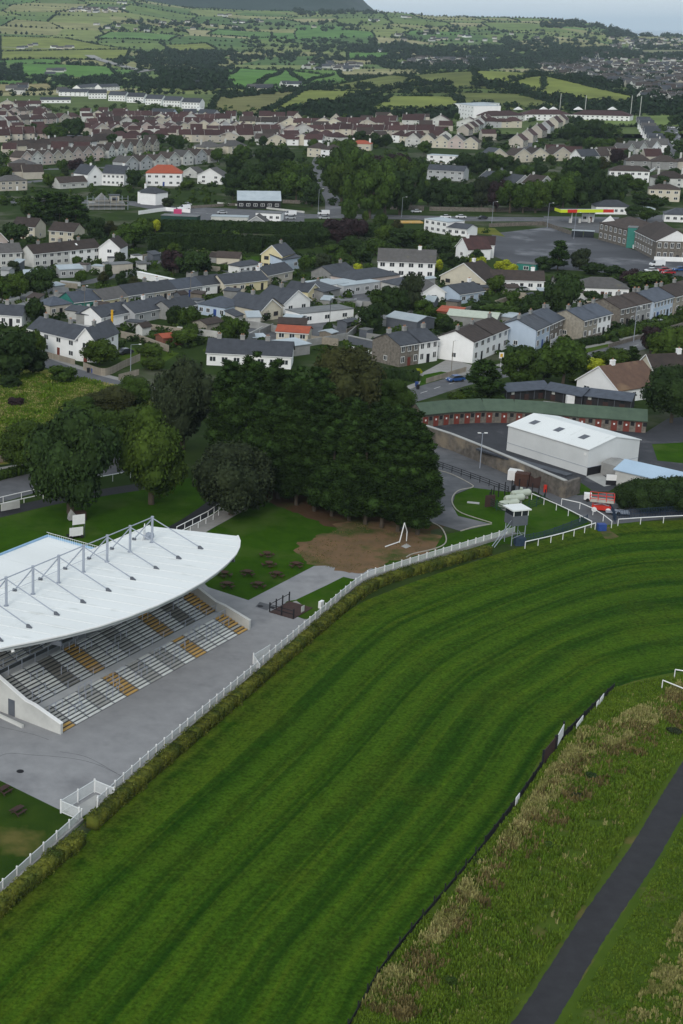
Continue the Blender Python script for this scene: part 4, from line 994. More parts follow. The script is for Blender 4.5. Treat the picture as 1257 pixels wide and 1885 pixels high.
b = MB(); b.box(-.6, -.5, .3, .6, .5, 1.4); b.build('housing', M['whitepaint'], t_); b = MB(); b.tube((0, -.6, .3), (0, .6, .3), .3, 8); b.build('wheel', M['rubber'], t_)
# white rails on the left road
run_rail([(-60, 945), (0, 929), (70, 913), (150, 897), (240, 880)], 'white double rail along the entrance road at the left', 4, 1.3)
run_rail([(-60, 952), (0, 936), (70, 920), (150, 904)], 'white rail on the lawn side of the entrance road', 4, .8)
b = MB(); b.box(0, -.08, .1, 3.6, .08, 1.4); tag(b.build('advert_board', M['white_dirty'], None, G(2, 942), .55), 'white board fixed on the rail at the left edge of the picture', 'board')
run_rail([(325, 983), (360, 965), (385, 952), (403, 938)], 'white rail beside the footpath behind the grandstand', 2.5, 1.2)
run_rail([(335, 987), (370, 969), (395, 955), (410, 941)], 'second white rail on the path side behind the grandstand', 2.5, 1.0)
hedge([(-100, 908), (0, 882), (60, 868), (130, 852)], 1.6, 1.6, 'dark clipped hedge between the entrance road and the upper lane', m='leaf_mid', dens=50, leaf=.16)
b = MB(); path_solid(b, [G(-100, 866), G(0, 850), G(70, 838), G(150, 826)], .5, 0, 1.2); tag(b.build('boundary_wall', M['stonewall']), 'low dark stone wall below the rough meadow at the left', 'wall')

# ---------------------------------------------------------------- inner course fence with white boards, hurdle gate
ifp = [(640, 1895), (665, 1850), (700, 1788), (760, 1712), (830, 1630), (900, 1545), (948, 1482), (985, 1430), (1005, 1400), (1030, 1366), (1055, 1342), (1085, 1312), (1110, 1288), (1131, 1268)]
pts = resample(ifp, 2.6); it = thing('windbreak_fence', 'low black netting fence along the inner edge of the mown turf', 'fence', pts[0])
pm_ = MB(); pm_.box(-.05, -.05, 0, .05, .05, 1.0); pm_ = pm_.mesh('post', M['black'])
for i, (a, c) in enumerate(zip(pts, pts[1:])):
    d = c - a; b = MB(); hh = .8 if i > 12 else .45
    n = int(d.length / .16)
    for k in range(n): b.box(k * .16, -.012, .03, k * .16 + .12, .012, hh)
    b.box(0, -.02, hh - .05, d.length, .02, hh + .02); b.build('netting', M['black'], it, a - pts[0], math.atan2(d.y, d.x)); link('post', pm_, it, a - pts[0])
def board(px, py, px2, py2, h, label, m='whitepaint', z0=.1, name='advert_board'):
    a = G(px, py); d = G(px2, py2) - a; b = MB(); b.box(0, -.1, z0, d.length, -.04, z0 + h); return tag(b.build(name, M[m], None, a, math.atan2(d.y, d.x)), label, 'board')
board(947, 1484, 954, 1475, .9, 'small white board on the black netting fence, nearest the camera')
board(1059, 1346, 1071, 1330, .85, 'white board on the black netting fence just past the hurdle')
board(1096, 1306, 1100, 1301, .85, 'narrow white board on the black netting fence near its far end')
board(1102, 1300, 1109, 1290, .9, 'wider white board on the black netting fence near its far end')
p0, p1 = G(998, 1412), G(1020, 1385)
t_ = thing('hurdle_screen', 'dark brown timber screen leaning over the netting fence', 'screen', p0, math.atan2(*(p1 - p0).yx))
b = MB(); L = (p1 - p0).length; [b.box(i * L / 9, -.05, .1, (i + .86) * L / 9, .05, 1.9) for i in range(9)]; b.build('slat', M['dark_brown'], t_)['kind'] = 'stuff'
b = MB(); b.box(-.1, -.1, 0, .05, .1, 2.1); b.box(L - .05, -.1, 0, L + .1, .1, 2.1); b.build('post', M['black'], t_)
p0, p1 = G(1023, 1384), G(1035, 1362)
t_ = thing('white_gate_board', 'tall white board beside the brown screen on the inner fence', 'board', p0, math.atan2(*(p1 - p0).yx)); L = (p1 - p0).length
b = MB(); b.box(0, -.06, .6, L, .0, 2.0); b.build('panel', M['whitepaint'], t_); b = MB(); b.box(-.08, -.1, 0, .04, .1, 2.1); b.box(L - .04, -.1, 0, L + .08, .1, 2.3); b.build('post', M['black'], t_)
b = MB(); b.bar((0, 0, .06), G(1133, 1286) - G(1117, 1303) + Vector((0, 0, .06)), .1, .1); tag(b.build('loose_rail', M['tank_cream'], None, G(1117, 1303)), 'loose pale rail lying in the grass near the far end of the netting fence', 'rail')

# rough grass tufts: far too many to count
def tufts(name, m, n, fn, hlo, hhi, wd, seed, label):
    rs = np.random.RandomState(seed); V = []; cnt = 0
    P_ = np.array([fn(rs) for _ in range(n)]); 
    for rep in range(5):
        a = rs.uniform(0, 2 * PI, n); ln = rs.uniform(.1, .55, n); h_ = rs.uniform(hlo, hhi, n); off = rs.normal(size=(n, 2)) * wd * .5
        bx = P_[:, 0] + off[:, 0]; by = P_[:, 1] + off[:, 1]; dx = np.cos(a) * h_ * ln; dy = np.sin(a) * h_ * ln; wx = -np.sin(a) * wd * .5; wy = np.cos(a) * wd * .5; z0 = np.zeros(n)
        V.append(np.stack([np.stack([bx - wx, by - wy, z0], 1), np.stack([bx + wx, by + wy, z0], 1), np.stack([bx + wx * .6 + dx, by + wy * .6 + dy, h_], 1), np.stack([bx - wx * .6 + dx, by - wy * .6 + dy, h_], 1)], 1))
    V = np.concatenate(V).reshape(-1, 3); Q = np.arange(len(V)).reshape(-1, 4)
    o = link(name, np_mesh(name, V, Q, np.zeros((0, 3), int), [M[m]]), kind='stuff'); o['label'] = label; o['category'] = 'grass'
IN = [G(*p) for p in ifp]; PL = [G(*p) for p in [(870, 2010), (938, 1885), (1075, 1675), (1183, 1510), (1262, 1385), (1320, 1300)]]
def between(A, B, lo, hi, t0=0, t1=1):
    def f(rs):
        t = rs.uniform(max(0, t0), min(1, t1)); s = lo + (hi - lo) * rs.random(); i = t * (len(A) - 1); k = min(int(i), len(A) - 2); a = A[k].lerp(A[k + 1], i - k)
        j = t * (len(B) - 1); k = min(int(j), len(B) - 2); c = B[k].lerp(B[k + 1], j - k); p = a.lerp(c, s); return (p.x, p.y)
    return f
def noisy(fn, sc, th, seed=0):
    def g(rs):
        for _ in range(12):
            p = fn(rs)
            if mnoise.noise(Vector((p[0] / sc, p[1] / sc, seed))) + .5 * mnoise.noise(Vector((p[0] * 2.7 / sc, p[1] * 2.7 / sc, seed))) > th + rs.normal() * .22: return p
        return p
    return g
strawA = [G(*p) for p in [(668, 1862), (700, 1812), (790, 1720), (850, 1640), (930, 1545), (985, 1470), (1010, 1430), (1040, 1400), (1075, 1350), (1140, 1330), (1200, 1300), (1257, 1262)]]
strawB = [G(*p) for p in [(740, 1885), (770, 1850), (830, 1750), (900, 1660), (980, 1560), (1040, 1500), (1090, 1450), (1130, 1420), (1170, 1390), (1230, 1350), (1290, 1310)]]
tufts('rough_grass_tufts', 'tuft_green', 34000, noisy(between(IN, PL, .02, .97), 3.0, -.1), .15, .5, .12, 1, 'rough green grass between the netting fence and the tarmac path')
tufts('straw_grass_tufts', 'tuft_straw', 4600, noisy(between(strawA, strawB, -.1, .62), 3.8, .30, 4), .25, .75, .11, 2, 'long straw coloured grass in a band beside the netting fence')
eA = [G(*p) for p in [(1131, 1268), (1200, 1250), (1290, 1240)]]; eB = [G(*p) for p in [(1140, 1345), (1210, 1310), (1330, 1290)]]
tufts('rough_grass_tufts', 'tuft_green', 5000, noisy(between(eA, eB, 0, 1), 3, -.3), .08, .25, .1, 21, 'green grass between the netting fence end and the white rails')
tufts('brown_weeds', 'tuft_brown', 1800, noisy(between(strawA, strawB, 0, 1.2), 2.6, .3, 9), .3, .8, .14, 3, 'brown weeds and dock in the rough strip')
tufts('straw_grass_tufts', 'tuft_straw', 900, noisy(between(IN, PL, .2, .9), 2.5, .22, 12), .2, .5, .10, 6, 'scattered straw coloured tufts across the rough grass')
vA = [G(*p) for p in [(1040, 1885), (1130, 1740), (1210, 1600), (1280, 1480)]]; vB = [G(*p) for p in [(1400, 1900), (1400, 1750), (1400, 1600), (1400, 1500)]]
tufts('verge_grass_tufts', 'tuft_green', 7000, noisy(between(vA, vB, 0, 1), 3, -.2), .08, .25, .1, 4, 'short green verge grass right of the tarmac path')
tufts('straw_grass_tufts', 'tuft_straw', 1500, noisy(between([G(1150, 1880), G(1200, 1790), G(1270, 1660)], vB, 0, .6), 2.0, .12), .15, .45, .1, 5, 'straw coloured tufts on the verge at the lower right')
mA = [G(*p) for p in [(-60, 700), (60, 690), (160, 700), (260, 725)]]; mB_ = [G(*p) for p in [(-60, 850), (40, 830), (120, 820), (300, 800)]]
tufts('meadow_tufts', 'tuft_straw', 9000, noisy(between(mA, mB_, 0, 1), 7, .05), .3, .8, .35, 7, 'straw coloured meadow grass at the left')
tufts('meadow_tufts', 'tuft_green', 12000, noisy(between(mA, mB_, 0, 1), 6, -.25, 3), .3, .9, .35, 8, 'green meadow growth at the left')
for px, py, h, wd, k in ((1088, 1436, .9, 1.6, 'dark'), (1060, 1470, .7, 1.3, 'grey'), (1240, 1352, .8, 2.0, 'grey'), (880, 1590, .5, 1.2, 'mid'), (1010, 1560, .5, 1.3, 'mid'), (830, 1810, .5, 1.1, 'mid')):
    tree(px, py, h, wd, k, 'low dark weed clump in the rough grass strip', cat='shrub', name='weed_clump')
mg = [G(*p) for p in [(545, 1005), (590, 985), (640, 962), (700, 972)]]; mh = [G(*p) for p in [(560, 1035), (640, 1052), (700, 1045), (810, 1008)]]
tufts('worn_grass', 'tuft_brown', 900, noisy(between(mg, mh, 0, 1), 2.2, .22, 8), .03, .12, .10, 31, 'thin grass regrowing over the bare earth by the conifers')
# ---------------------------------------------------------------- house kit
WF = MB(); WF.box(0, -.05, 0, 1, .0, .08); WF.box(0, -.05, .92, 1, .0, 1); WF.box(0, -.05, .08, .07, .0, .92); WF.box(.93, -.05, .08, 1, .0, .92); WF.box(.47, -.05, .08, .53, .0, .92)
WF = {c: WF.mesh('window', M[m]) for c, m in (('w', 'whitepaint'), ('d', 'dark_brown'), ('k', 'black'))}
WP = MB(); WP.box(.05, -.03, .06, .95, -.01, .94); WP = WP.mesh('pane', M['glass'])
DF = MB(); DF.box(0, -.06, 0, 1, 0, 1); DF = {m: DF.mesh('door', M[m]) for m in ('door_red', 'black', 'whitepaint', 'brown_timber', 'teal', 'blue_paint')}
CACHE = {}
def roofm(L, D, e, r, rt, o=.3, t=.16):
    b = MB(); 
    if rt == 'g':
        s_ = (r - e) / (D / 2); ze = e - o * s_
        b.prism([(-o, ze), (D / 2, r), (D + o, ze), (D + o, ze + t), (D / 2, r + t), (-o, ze + t)], -o, L + o, 'x')
    elif rt == 'x':
        s_ = (r - e) / (L / 2); ze = e - o * s_
        b.prism([(-o, ze), (L / 2, r), (L + o, ze), (L + o, ze + t), (L / 2, r + t), (-o, ze + t)], -o, D + o, 'y')
    elif rt == 'h':
        b.box(-o, -o, e, L + o, D + o, e + .12); i = len(b.v); z = e + .12
        if L >= D: k = D / 2; rd = [(k, D / 2, r), (L - k, D / 2, r)]
        else: k = L / 2; rd = [(L / 2, k, r), (L / 2, D - k, r)]
        b.v += [(-o, -o, z), (L + o, -o, z), (L + o, D + o, z), (-o, D + o, z)] + rd
        fs = [(0, 1, 5, 4), (1, 2, 5), (2, 3, 4, 5), (3, 0, 4)] if L >= D else [(0, 1, 4), (1, 2, 5, 4), (2, 3, 5), (3, 0, 4, 5)]
        for f in fs: b.f.append(tuple(i + q for q in f)); b.m.append(0)
    elif rt == 'f': b.box(-.15, -.15, e, L + .15, D + .15, e + .18)
    elif rt == 'm':  # mono pitch
        b.prism([(-o, e), (D + o, r), (D + o, r + t), (-o, e + t)], -o, L + o, 'x')
    return b
def wallm(L, D, e, r, rt):
    b = MB()
    if rt == 'g': b.prism([(0, 0), (D, 0), (D, e), (D / 2, r - .02), (0, e)], 0, L, 'x')
    elif rt == 'x': b.prism([(0, 0), (L, 0), (L, e), (L / 2, r - .02), (0, e)], 0, D, 'y')
    elif rt == 'm': b.prism([(0, 0), (D, 0), (D, r), (0, e)], 0, L, 'x')
    else: b.box(0, 0, 0, L, D, e)
    return b
def chim(parent, x, y, ztop, m='grey_render', w_=1.0, d_=.6, zb_=2.0):
    b = MB(); b.box(x - w_ / 2, y - d_ / 2, zb_, x + w_ / 2, y + d_ / 2, ztop); b.box(x - w_ / 2 - .08, y - d_ / 2 - .08, ztop - .22, x + w_ / 2 + .08, y + d_ / 2 + .08, ztop - .08)
    c = b.build('chimney', M[m], parent); p_ = MB(); n = 2 if w_ > .8 else 1
    for i in range(n): xx = x + (i - (n - 1) / 2) * .45; p_.tube((xx, y, ztop), (xx, y, ztop + .38), .12, 6)
    return c, p_
FOOT = []
def house(p1, p2, D, e, r, rt, wall, roof, label, wins=(3, 1), door='black', ch=(), side=None, cat='house', name='house', group=None, z0=0, wf='w', ordn=False, chm='grey_render', wh=1.25, world=False, porch=None, gut=True, wside=(1, 1), L=None, sky=0, skip=()):
    A = Vector(p1 + (0,)) if world else G(*p1); B = Vector(p2 + (0,)) if world else G(*p2); d = B - A; a = math.atan2(d.y, d.x); L = L or d.length
    t_ = thing(name, label, cat, A, a, group, ordn)
    FOOT.append((A + rotz((L / 2, D / 2), a), max(L, D) * .55))
    ky = (round(L, 1), D, e, r, rt, wall, roof)
    if ky not in CACHE: CACHE[ky] = (wallm(L, D, e, r, rt).mesh('wall', M[wall]), roofm(L, D, e, r, rt).mesh('roof', M[roof]))
    link('wall', CACHE[ky][0], t_); ro = link('roof', CACHE[ky][1], t_)
    nw, nf = wins; fh = (e - .1) / max(1, nf) if nf else e
    for f in range(nf):
        zz = f * fh + fh * (.34 if nf > 1 else .32)
        for k in range(nw):
            x = L * (k + .5) / nw
            if f == 0 and door and k == nw // 2: 
                link('door', DF[door], t_, (x - .5, 0, .02), scale=(1.0, 1, 2.1)); continue
            if (f, k) in skip: continue
            ww = min(1.7, L / nw * .55); wi = link('window', WF[wf], t_, (x - ww / 2, 0, zz), scale=(ww, 1, wh if nf > 1 else wh * 1.0)); link('pane', WP, wi)
    if side:  # windows on an end wall: 'l' left end, 'r' right end
        for s_ in side:
            for f in range(wside[1]):
                zz = f * fh + fh * .34
                for k in range(wside[0]):
                    y = D * (k + .5) / wside[0]; ww = 1.1
                    if s_ == 'l': wi = link('window', WF[wf], t_, (0, y + ww / 2, zz), -PI / 2, scale=(ww, 1, 1.2))
                    else: wi = link('window', WF[wf], t_, (L, y - ww / 2, zz), PI / 2, scale=(ww, 1, 1.2))
                    link('pane', WP, wi)
    for q in ch:
        if rt == 'x': x, y = L / 2, D * q
        else: x, y = L * q, D / 2
        c, pt = chim(ro, x, y, r + 1.15, chm, 1.1 if rt != 'x' else .7, .6 if rt != 'x' else 1.0, e)
        pt.build('chimney_pot', M['terracotta'], c) if False else None
        o = pt.build('chimney_pots', M['terracotta'], t_); o['kind'] = 'stuff'
    if porch:
        b = MB(); b.box(L * porch - 1.2, -1.4, 0, L * porch + 1.2, 0, 2.4); pz = b.build('porch', M[wall], t_); b = MB(); b.box(L * porch - 1.35, -1.55, 2.4, L * porch + 1.35, 0, 2.55); b.build('porch_roof', M[roof], t_)
    for k in range(sky):
        x = L * (.3 + .35 * k); b = MB(); s_ = (r - e) / (D / 2); y0, y1 = D * .2, D * .2 + .9
        if rt == 'g': b.face([(x, y0, e + s_ * y0 + .2), (x + .7, y0, e + s_ * y0 + .2), (x + .7, y1, e + s_ * y1 + .2), (x, y1, e + s_ * y1 + .2)]); b.build('skylight', M['white'], t_)
    if gut and rt in 'gx' and nf:
        b = MB()
        if rt == 'g': b.box(-.3, -.42, e - .32, L + .3, -.30, e - .18)
        else: b.bar((-.34, -.32, e - .3 * (r - e) / (L / 2)), (L / 2, -.32, r + .06), .04, .22); b.bar((L + .34, -.32, e - .3 * (r - e) / (L / 2)), (L / 2, -.32, r + .06), .04, .22)
        b.build('fascia', M['whitepaint'], t_)
    return t_

# ---------------------------------------------------------------- stables, shed, long wall
sp_ = [(775, 787), (832, 781), (890, 778), (945, 779), (1000, 783), (1060, 788), (1120, 792), (1188, 797)]
st = thing('stable_block', 'long curved stone stable block with green roof and row of red doors', 'stables', G(775, 787)); o_ = G(775, 787)
bz = MB(); bz.box(0, -.07, 0, 1.15, 0, 2.15); dr = bz.mesh('stable_door', M['door_red'])
bz = MB(); bz.box(.42, -.11, 1.25, .72, -.07, 1.6); crest = bz.mesh('door_plaque', M['whitepaint'])
bz = MB(); bz.box(0, -.05, 0, .7, 0, .8); swin = bz.mesh('opening', M['black'])
k0 = 0
for s, (a, c) in enumerate(zip(sp_, sp_[1:])):
    A = G(*a) - o_; B = G(*c) - o_; d = B - A; L = d.length; an = math.atan2(d.y, d.x); E_ = 2.95 - .04 * s
    b = MB(); b.prism([(0, 0), (4.6, 0), (4.6, E_), (2.3, E_ + 1.45), (0, E_)], 0, L, 'x'); b.build('wall', M['stone'], st, A, an)
    b = MB(); b.prism([(-.6, E_ - .28), (2.3, E_ + 1.5), (5.1, E_ - .3), (5.1, E_ - .15), (2.3, E_ + 1.65), (-.6, E_ - .14)], -.15, L + .15, 'x'); b.build('roof', M['roof_green'], st, A, an)
    n = 3 if s == 6 else 2 if L < 9 else 3
    n = max(2, round(L / 2.75))
    for k in range(n):
        x = L * (k + .15) / n
        dd = link('stable_door', dr, st, A + rotz((x, 0, 0), an), an); link('door_plaque', crest, dd); link('opening', swin, st, A + rotz((x + L / n * .58, 0, 1.3), an), an)
# black stables
def open_stable(p1, p2, D, label):
    A = G(*p1); B = G(*p2); d = B - A; an = math.atan2(d.y, d.x); L = d.length; t_ = thing('timber_stable', label, 'stables', A, an); n = max(2, int(L / 3))
    b = MB(); b.prism([(0, 0), (D, 0), (D, 2.5), (D / 2, 3.3), (0, 2.5)], 0, L, 'x'); b.build('wall', M['blacktimber'], t_)
    b = MB(); b.prism([(-.7, 2.2), (D / 2, 3.4), (D + .4, 2.35), (D + .4, 2.5), (D / 2, 3.55), (-.7, 2.35)], -.3, L + .3, 'x'); b.build('roof', M['slate_blue'], t_)
    for k in range(n):
        x = L * (k + .3) / n; b = MB(); b.box(x, -.06, 0, x + 1.1, 0, 1.3); b.build('stable_door', M['dark_brown'], t_); b = MB(); b.box(x + .2, -.04, 1.45, x + .9, 0, 2.1); b.build('opening', M['glass' if k % 3 else 'white_dirty'], t_)
    for k in range(n + 1): b = MB(); b.box(L * k / n - .05, -.1, 0, L * k / n + .05, -.0, 2.3); b.build('post', M['steel_dark'], t_)
open_stable((931, 739), (1008, 733), 4.5, 'short black timber stable wing with pale slate roof, left of the yard')
open_stable((1003, 735), (1070, 748), 4.5, 'black timber stable range with grey roof in the middle of the yard')
open_stable((1070, 746), (1160, 757), 4.5, 'black timber stable range with grey roof beside the russet roofed house')
sheet('pavement', [(1000, 738), (1060, 745), (1060, 752), (1000, 745)], 'concrete', 9)
b = MB(); b.box(0, 0, 0, 1.6, 1.0, 2.1); tag(b.build('feed_bin', M['whitepaint'], None, G(1043, 746)), 'white bin standing in front of the black stables', 'bin')
# white shed
t_ = thing('metal_shed', 'large white metal clad shed with three skylights and shallow roof', 'shed', G(932, 829), 0)
A = G(932, 829); B = G(1079, 876); d = B - A; an = math.atan2(d.y, d.x); L = d.length; t_.rotation_euler = (0, 0, an); D = 13.5
b = MB(); b.prism([(0, 0), (D, 0), (D, 4.9), (D / 2, 6.3), (0, 4.9)], 0, L, 'x'); b.build('wall', M['cladding'], t_)
b = MB(); b.prism([(-.25, 4.85), (D / 2, 6.35), (D + .25, 4.85), (D + .25, 5.0), (D / 2, 6.5), (-.25, 5.0)], -.2, L + .2, 'x'); b.build('roof', M['roof_white'], t_)
for k in range(3):
    x = 2.4 + k * 5.9; b = MB(); s_ = 1.5 / (D / 2 + .25)
    y0, y1 = 2.6, 4.4; b.face([(x, y0, 5.03 + s_ * (y0 + .25)), (x + 1.4, y0, 5.03 + s_ * (y0 + .25)), (x + 1.4, y1, 5.03 + s_ * (y1 + .25)), (x, y1, 5.03 + s_ * (y1 + .25))]); b.build('skylight', M['steel_dark'], t_)
b = MB(); b.box(-.03, -.05, 1.55, L + .05, -.0, 1.62); b.box(L, -.03, 1.5, L + .05, D, 1.56); b.box(-.03, -.12, 4.75, L + .1, -.01, 4.9); b.build('cladding_joint', M['steel'], t_)
b = MB(); b.box(L, 0.1, 0, L + .08, 4.6, 1.5); b.build('doorway', M['black'], t_)
b = MB(); b.box(L - 1.0, -.06, 3.7, L - .45, -.02, 4.2); b.build('alarm_box', M['whitepaint'], t_)
sheet('concrete_pad', [(1078, 878), (1100, 868), (1122, 884), (1128, 893), (1112, 896)], 'concrete', 11)
yd = thing('muck_bay', 'low white walled bay with black base band beside the white shed', 'wall', G(1115, 893), an + .9)
b = MB(); b.box(0, 0, .9, 6, .3, 1.9); b.build('upper_wall', M['white'], yd); b = MB(); b.box(0, -.02, 0, 6.02, .28, .9); b.build('base_band', M['black'], yd)
b = MB(); b.prism([(0, 0), (5.0, 0), (5.0, 2.3), (2.5, 2.8), (0, 2.3)], 0, 4, 'x'); tag(b.build('block_annex', M['grey_render'], None, G(1105, 873), an + .05), 'grey rendered annex between the shed and the blue roofed building', 'annex')
house((1130, 893), (1262, 925), 7, 2.9, 4.0, 'g', 'white_dirty', 'roof_blue', 'low white outbuilding with pale blue metal roof right of the big shed', wins=(0, 0), door=None, cat='outbuilding', name='outbuilding')
# the long stone retaining wall
wl = thing('stone_wall', 'long old stone wall in front of the stable yard, turning back at its end', 'wall', G(782, 800)); o_ = G(782, 800)
wp = [G(*p) for p in [(782, 812), (830, 828), (900, 857), (960, 883), (1038, 917)]]
b = MB(); path_solid(b, [p - o_ for p in wp], .55, 0, 3.1); path_solid(b, [wp[-1] - o_, G(1064, 908) - o_, ], .55, 0, 2.9); b.build('masonry', M['stonewall'], wl)
b = MB(); path_solid(b, [p - o_ for p in wp], .75, 3.1, 3.25); b.build('coping', M['concrete'], wl)
b = MB(); path_solid(b, [p - o_ for p in [G(880, 852), G(960, 878), G(1045, 903)]], 1.8, 2.6, 2.95); b.build('lean_to_roof', M['slate'], wl)
def lamp(px, py, h, label, arm=1.2, double=False, m='steel', wd=.09, ang=0):
    t_ = thing('street_lamp', label, 'lamp post', G(px, py), ang, 'lamp posts', True); b = MB(); b.tube((0, 0, 0), (0, 0, h), wd, 6, r2=wd * .6); b.build('pole', M[m], t_)
    b = MB(); b.bar((0, 0, h), (arm, 0, h + .15), .06, .06)
    if double: b.bar((0, 0, h), (-arm, 0, h + .1), .06, .06)
    b.build('arm', M[m], t_); b = MB(); b.box(arm - .1, -.12, h + .08, arm + .5, .12, h + .22)
    if double: b.box(-arm - .5, -.12, h + .08, -arm + .1, .12, h + .22)
    b.build('lamp_head', M['whitepaint'], t_)
lamp(883, 862, 6.6, 'floodlight pole with two heads beside the stone wall', .4, True)
lamp(240, 693, 7.5, 'pale street lamp at the kerb by the white corner house', 1.9)
lamp(830, 690, 8, 'wooden lamp pole standing on the pavement by the white terrace', .6, m='timber')
lamp(1166, 629, 9, 'tall pale lamp pole behind the garden hedges of the stone terrace', .8)
for px, py, h in ((585, 400, 12), (739, 400, 8.5), (905, 412, 9), (1007, 420, 10), (1056, 440, 10)): lamp(px, py, h, 'tall grey street lamp on the main road', 1.4)
lamp(350, 556, 9, 'pole standing in front of the cottage row', .5, m='timber'); lamp(155, 586, 9, 'pole standing beside the green fronted cottage', .5, m='timber'); lamp(606, 603, 8, 'dark pole behind the garden wall', .4, m='black')
for px, py, h in ((1076, 213, 18), (1160, 216, 19), (1177, 217, 19), (1030, 205, 16)):
    b = MB(); b.tube((0, 0, 0), (0, 0, h), .28, 5); tag(b.build('goal_mast', M['white_dirty'], None, GT(px, py)), 'tall white mast by the sports field below the hill', 'mast', 'masts by the sports field', True)

# ---------------------------------------------------------------- hand placed houses (photo pixels of the front foot line)
h_ = house
# bottom left: white semi with cross gable
h_((52, 641), (142, 664), 8.0, 5.2, 7.6, 'g', 'white', 'slate', 'long white two storey house with slate roof above the rough meadow', (4, 2), 'door_red', (.12, .62), 'l', porch=.3)
h_((140, 664), (174, 668), 13, 5.3, 8.2, 'x', 'white', 'slate', 'white house end with red edged front gable beside the timber fence', (1, 2), 'door_red', (.35,), 'r', wside=(2, 2))
b = MB(); b.tube((0, 0, 0), (0, 0, 3.4), .28, 8)
[b.tube((0, 0, k * .85), (0, 0, k * .85 + .12), .36, 8) for k in range(5)]; tag(b.build('rubble_chute', M['yellow_paint'], None, G(207, 655) + Vector((0, 5, 7.0))), 'bright yellow plastic chute standing on the roof of the white house', 'chute')
h_((-14, 598), (40, 602), 7, 3.1, 5.2, 'g', 'white', 'slate', 'white bungalow with dark slate roof at the left edge', (4, 1), 'black', (.35,), 'r')
# upper-left white houses
h_((22, 438), (62, 441), 9, 4.8, 7.6, 'g', 'cream', 'tile_brown', 'cream house with brown gable roof above the dark trees at left', (3, 2), 'brown_timber', (.5,), 'r', L=10)
h_((90, 447), (130, 450), 9, 4.8, 7.4, 'g', 'cream', 'tile_brown', 'cream brown roofed house second from the left edge row', (3, 2), 'black', (.5,), 'r', L=10.5)
h_((-14, 470), (14, 468), 9, 4.8, 7.8, 'x', 'pinkish', 'tile_grey', 'pink rendered gable end cut by the left edge', (1, 2), None)
h_((0, 492), (40, 490), 8, 4.9, 7.4, 'g', 'white_dirty', 'tile_grey', 'grey roofed terrace house at the left edge behind round trees', (3, 2), 'black', (.7,), None)
h_((62, 493), (128, 486), 8, 4.8, 7.2, 'g', 'white_dirty', 'tile_brown', 'long brown roofed terrace house with rear extensions, left part', (5, 2), 'black', (.3, .9), None)
h_((128, 486), (184, 480), 8, 4.8, 7.2, 'g', 'white', 'tile_brown', 'brown roofed terrace house with rooflight, right part of the long row', (4, 2), 'black', (.5,), None, sky=1)
h_((182, 482), (220, 484), 10, 5.0, 8.0, 'x', 'white', 'tile_brown', 'white gable ended house closing the right end of the long row', (1, 2), None, (.5,), 'r')
h_((200, 505), (244, 502), 5, 3.0, 3.1, 'f', 'beige', 'roof_flat', 'flat roofed beige garage block below the white gable house', (0, 0), None, cat='garage', name='garage')
h_((110, 512), (152, 510), 4, 2.7, 3.6, 'm', 'palegrey', 'roof_pale', 'small glazed lean-to with pale roof behind the brown terrace', (3, 1), None, cat='shed', name='lean_to')
h_((247, 486), (262, 485), 3, 2.8, 2.9, 'f', 'white', 'roof_flat', 'small white flat shed near the purple tree', (0, 0), None, cat='shed', name='garden_shed')
h_((252, 512), (320, 527), 1.0, 2.0, 2.05, 'f', 'white', 'white', 'white yard wall behind the cottage row', (0, 0), None, cat='wall', name='yard_wall')
# cottage row C (left to right)
h_((92, 583), (132, 578), 7, 3.0, 5.0, 'h', 'beige', 'slate_blue', 'slate roofed bungalow with beige end behind the dark tree', (3, 1), 'black', (.6,), 'r')
h_((136, 576), (188, 570), 8, 3.1, 5.3, 'g', 'teal', 'slate_blue', 'dark green fronted cottage with slate roof', (3, 1), 'whitepaint', (.6,), 'r')
h_((190, 571), (236, 563), 8, 3.0, 5.3, 'g', 'yellow', 'tile_grey', 'yellow fronted cottage with pale grey roof', (3, 1), 'yellow' in () or 'brown_timber', (), None)
h_((236, 563), (284, 556), 8, 3.1, 5.5, 'g', 'palegrey', 'slate', 'grey fronted cottage with two windows and slate roof', (3, 1), 'black', (.95,), None)
h_((284, 556), (324, 550), 8, 3.1, 5.3, 'g', 'beige', 'slate', 'beige cottage in the middle of the cottage row', (3, 1), 'black', (.5,), None, chm='white')
h_((326, 550), (372, 543), 7.5, 3.0, 5.1, 'g', 'palegrey', 'slate_blue', 'pale grey cottage with bluish slate roof in the cottage row', (3, 1), 'blue_paint', (.9,), None)
h_((372, 543), (412, 538), 7.5, 3.0, 5.1, 'g', 'white', 'slate', 'white cottage right of the pole in the cottage row', (2, 1), 'black', (.5,), None)
h_((412, 541), (452, 537), 7.5, 3.1, 5.3, 'g', 'cream', 'slate', 'cream cottage left of the chimneyed end cottage', (3, 1), 'brown_timber', (), None)
h_((452, 537), (492, 532), 7.5, 3.1, 5.3, 'g', 'yellow', 'slate', 'pale yellow cottage ending the cottage row, with white chimney', (2, 1), 'black', (.9,), None, chm='white')
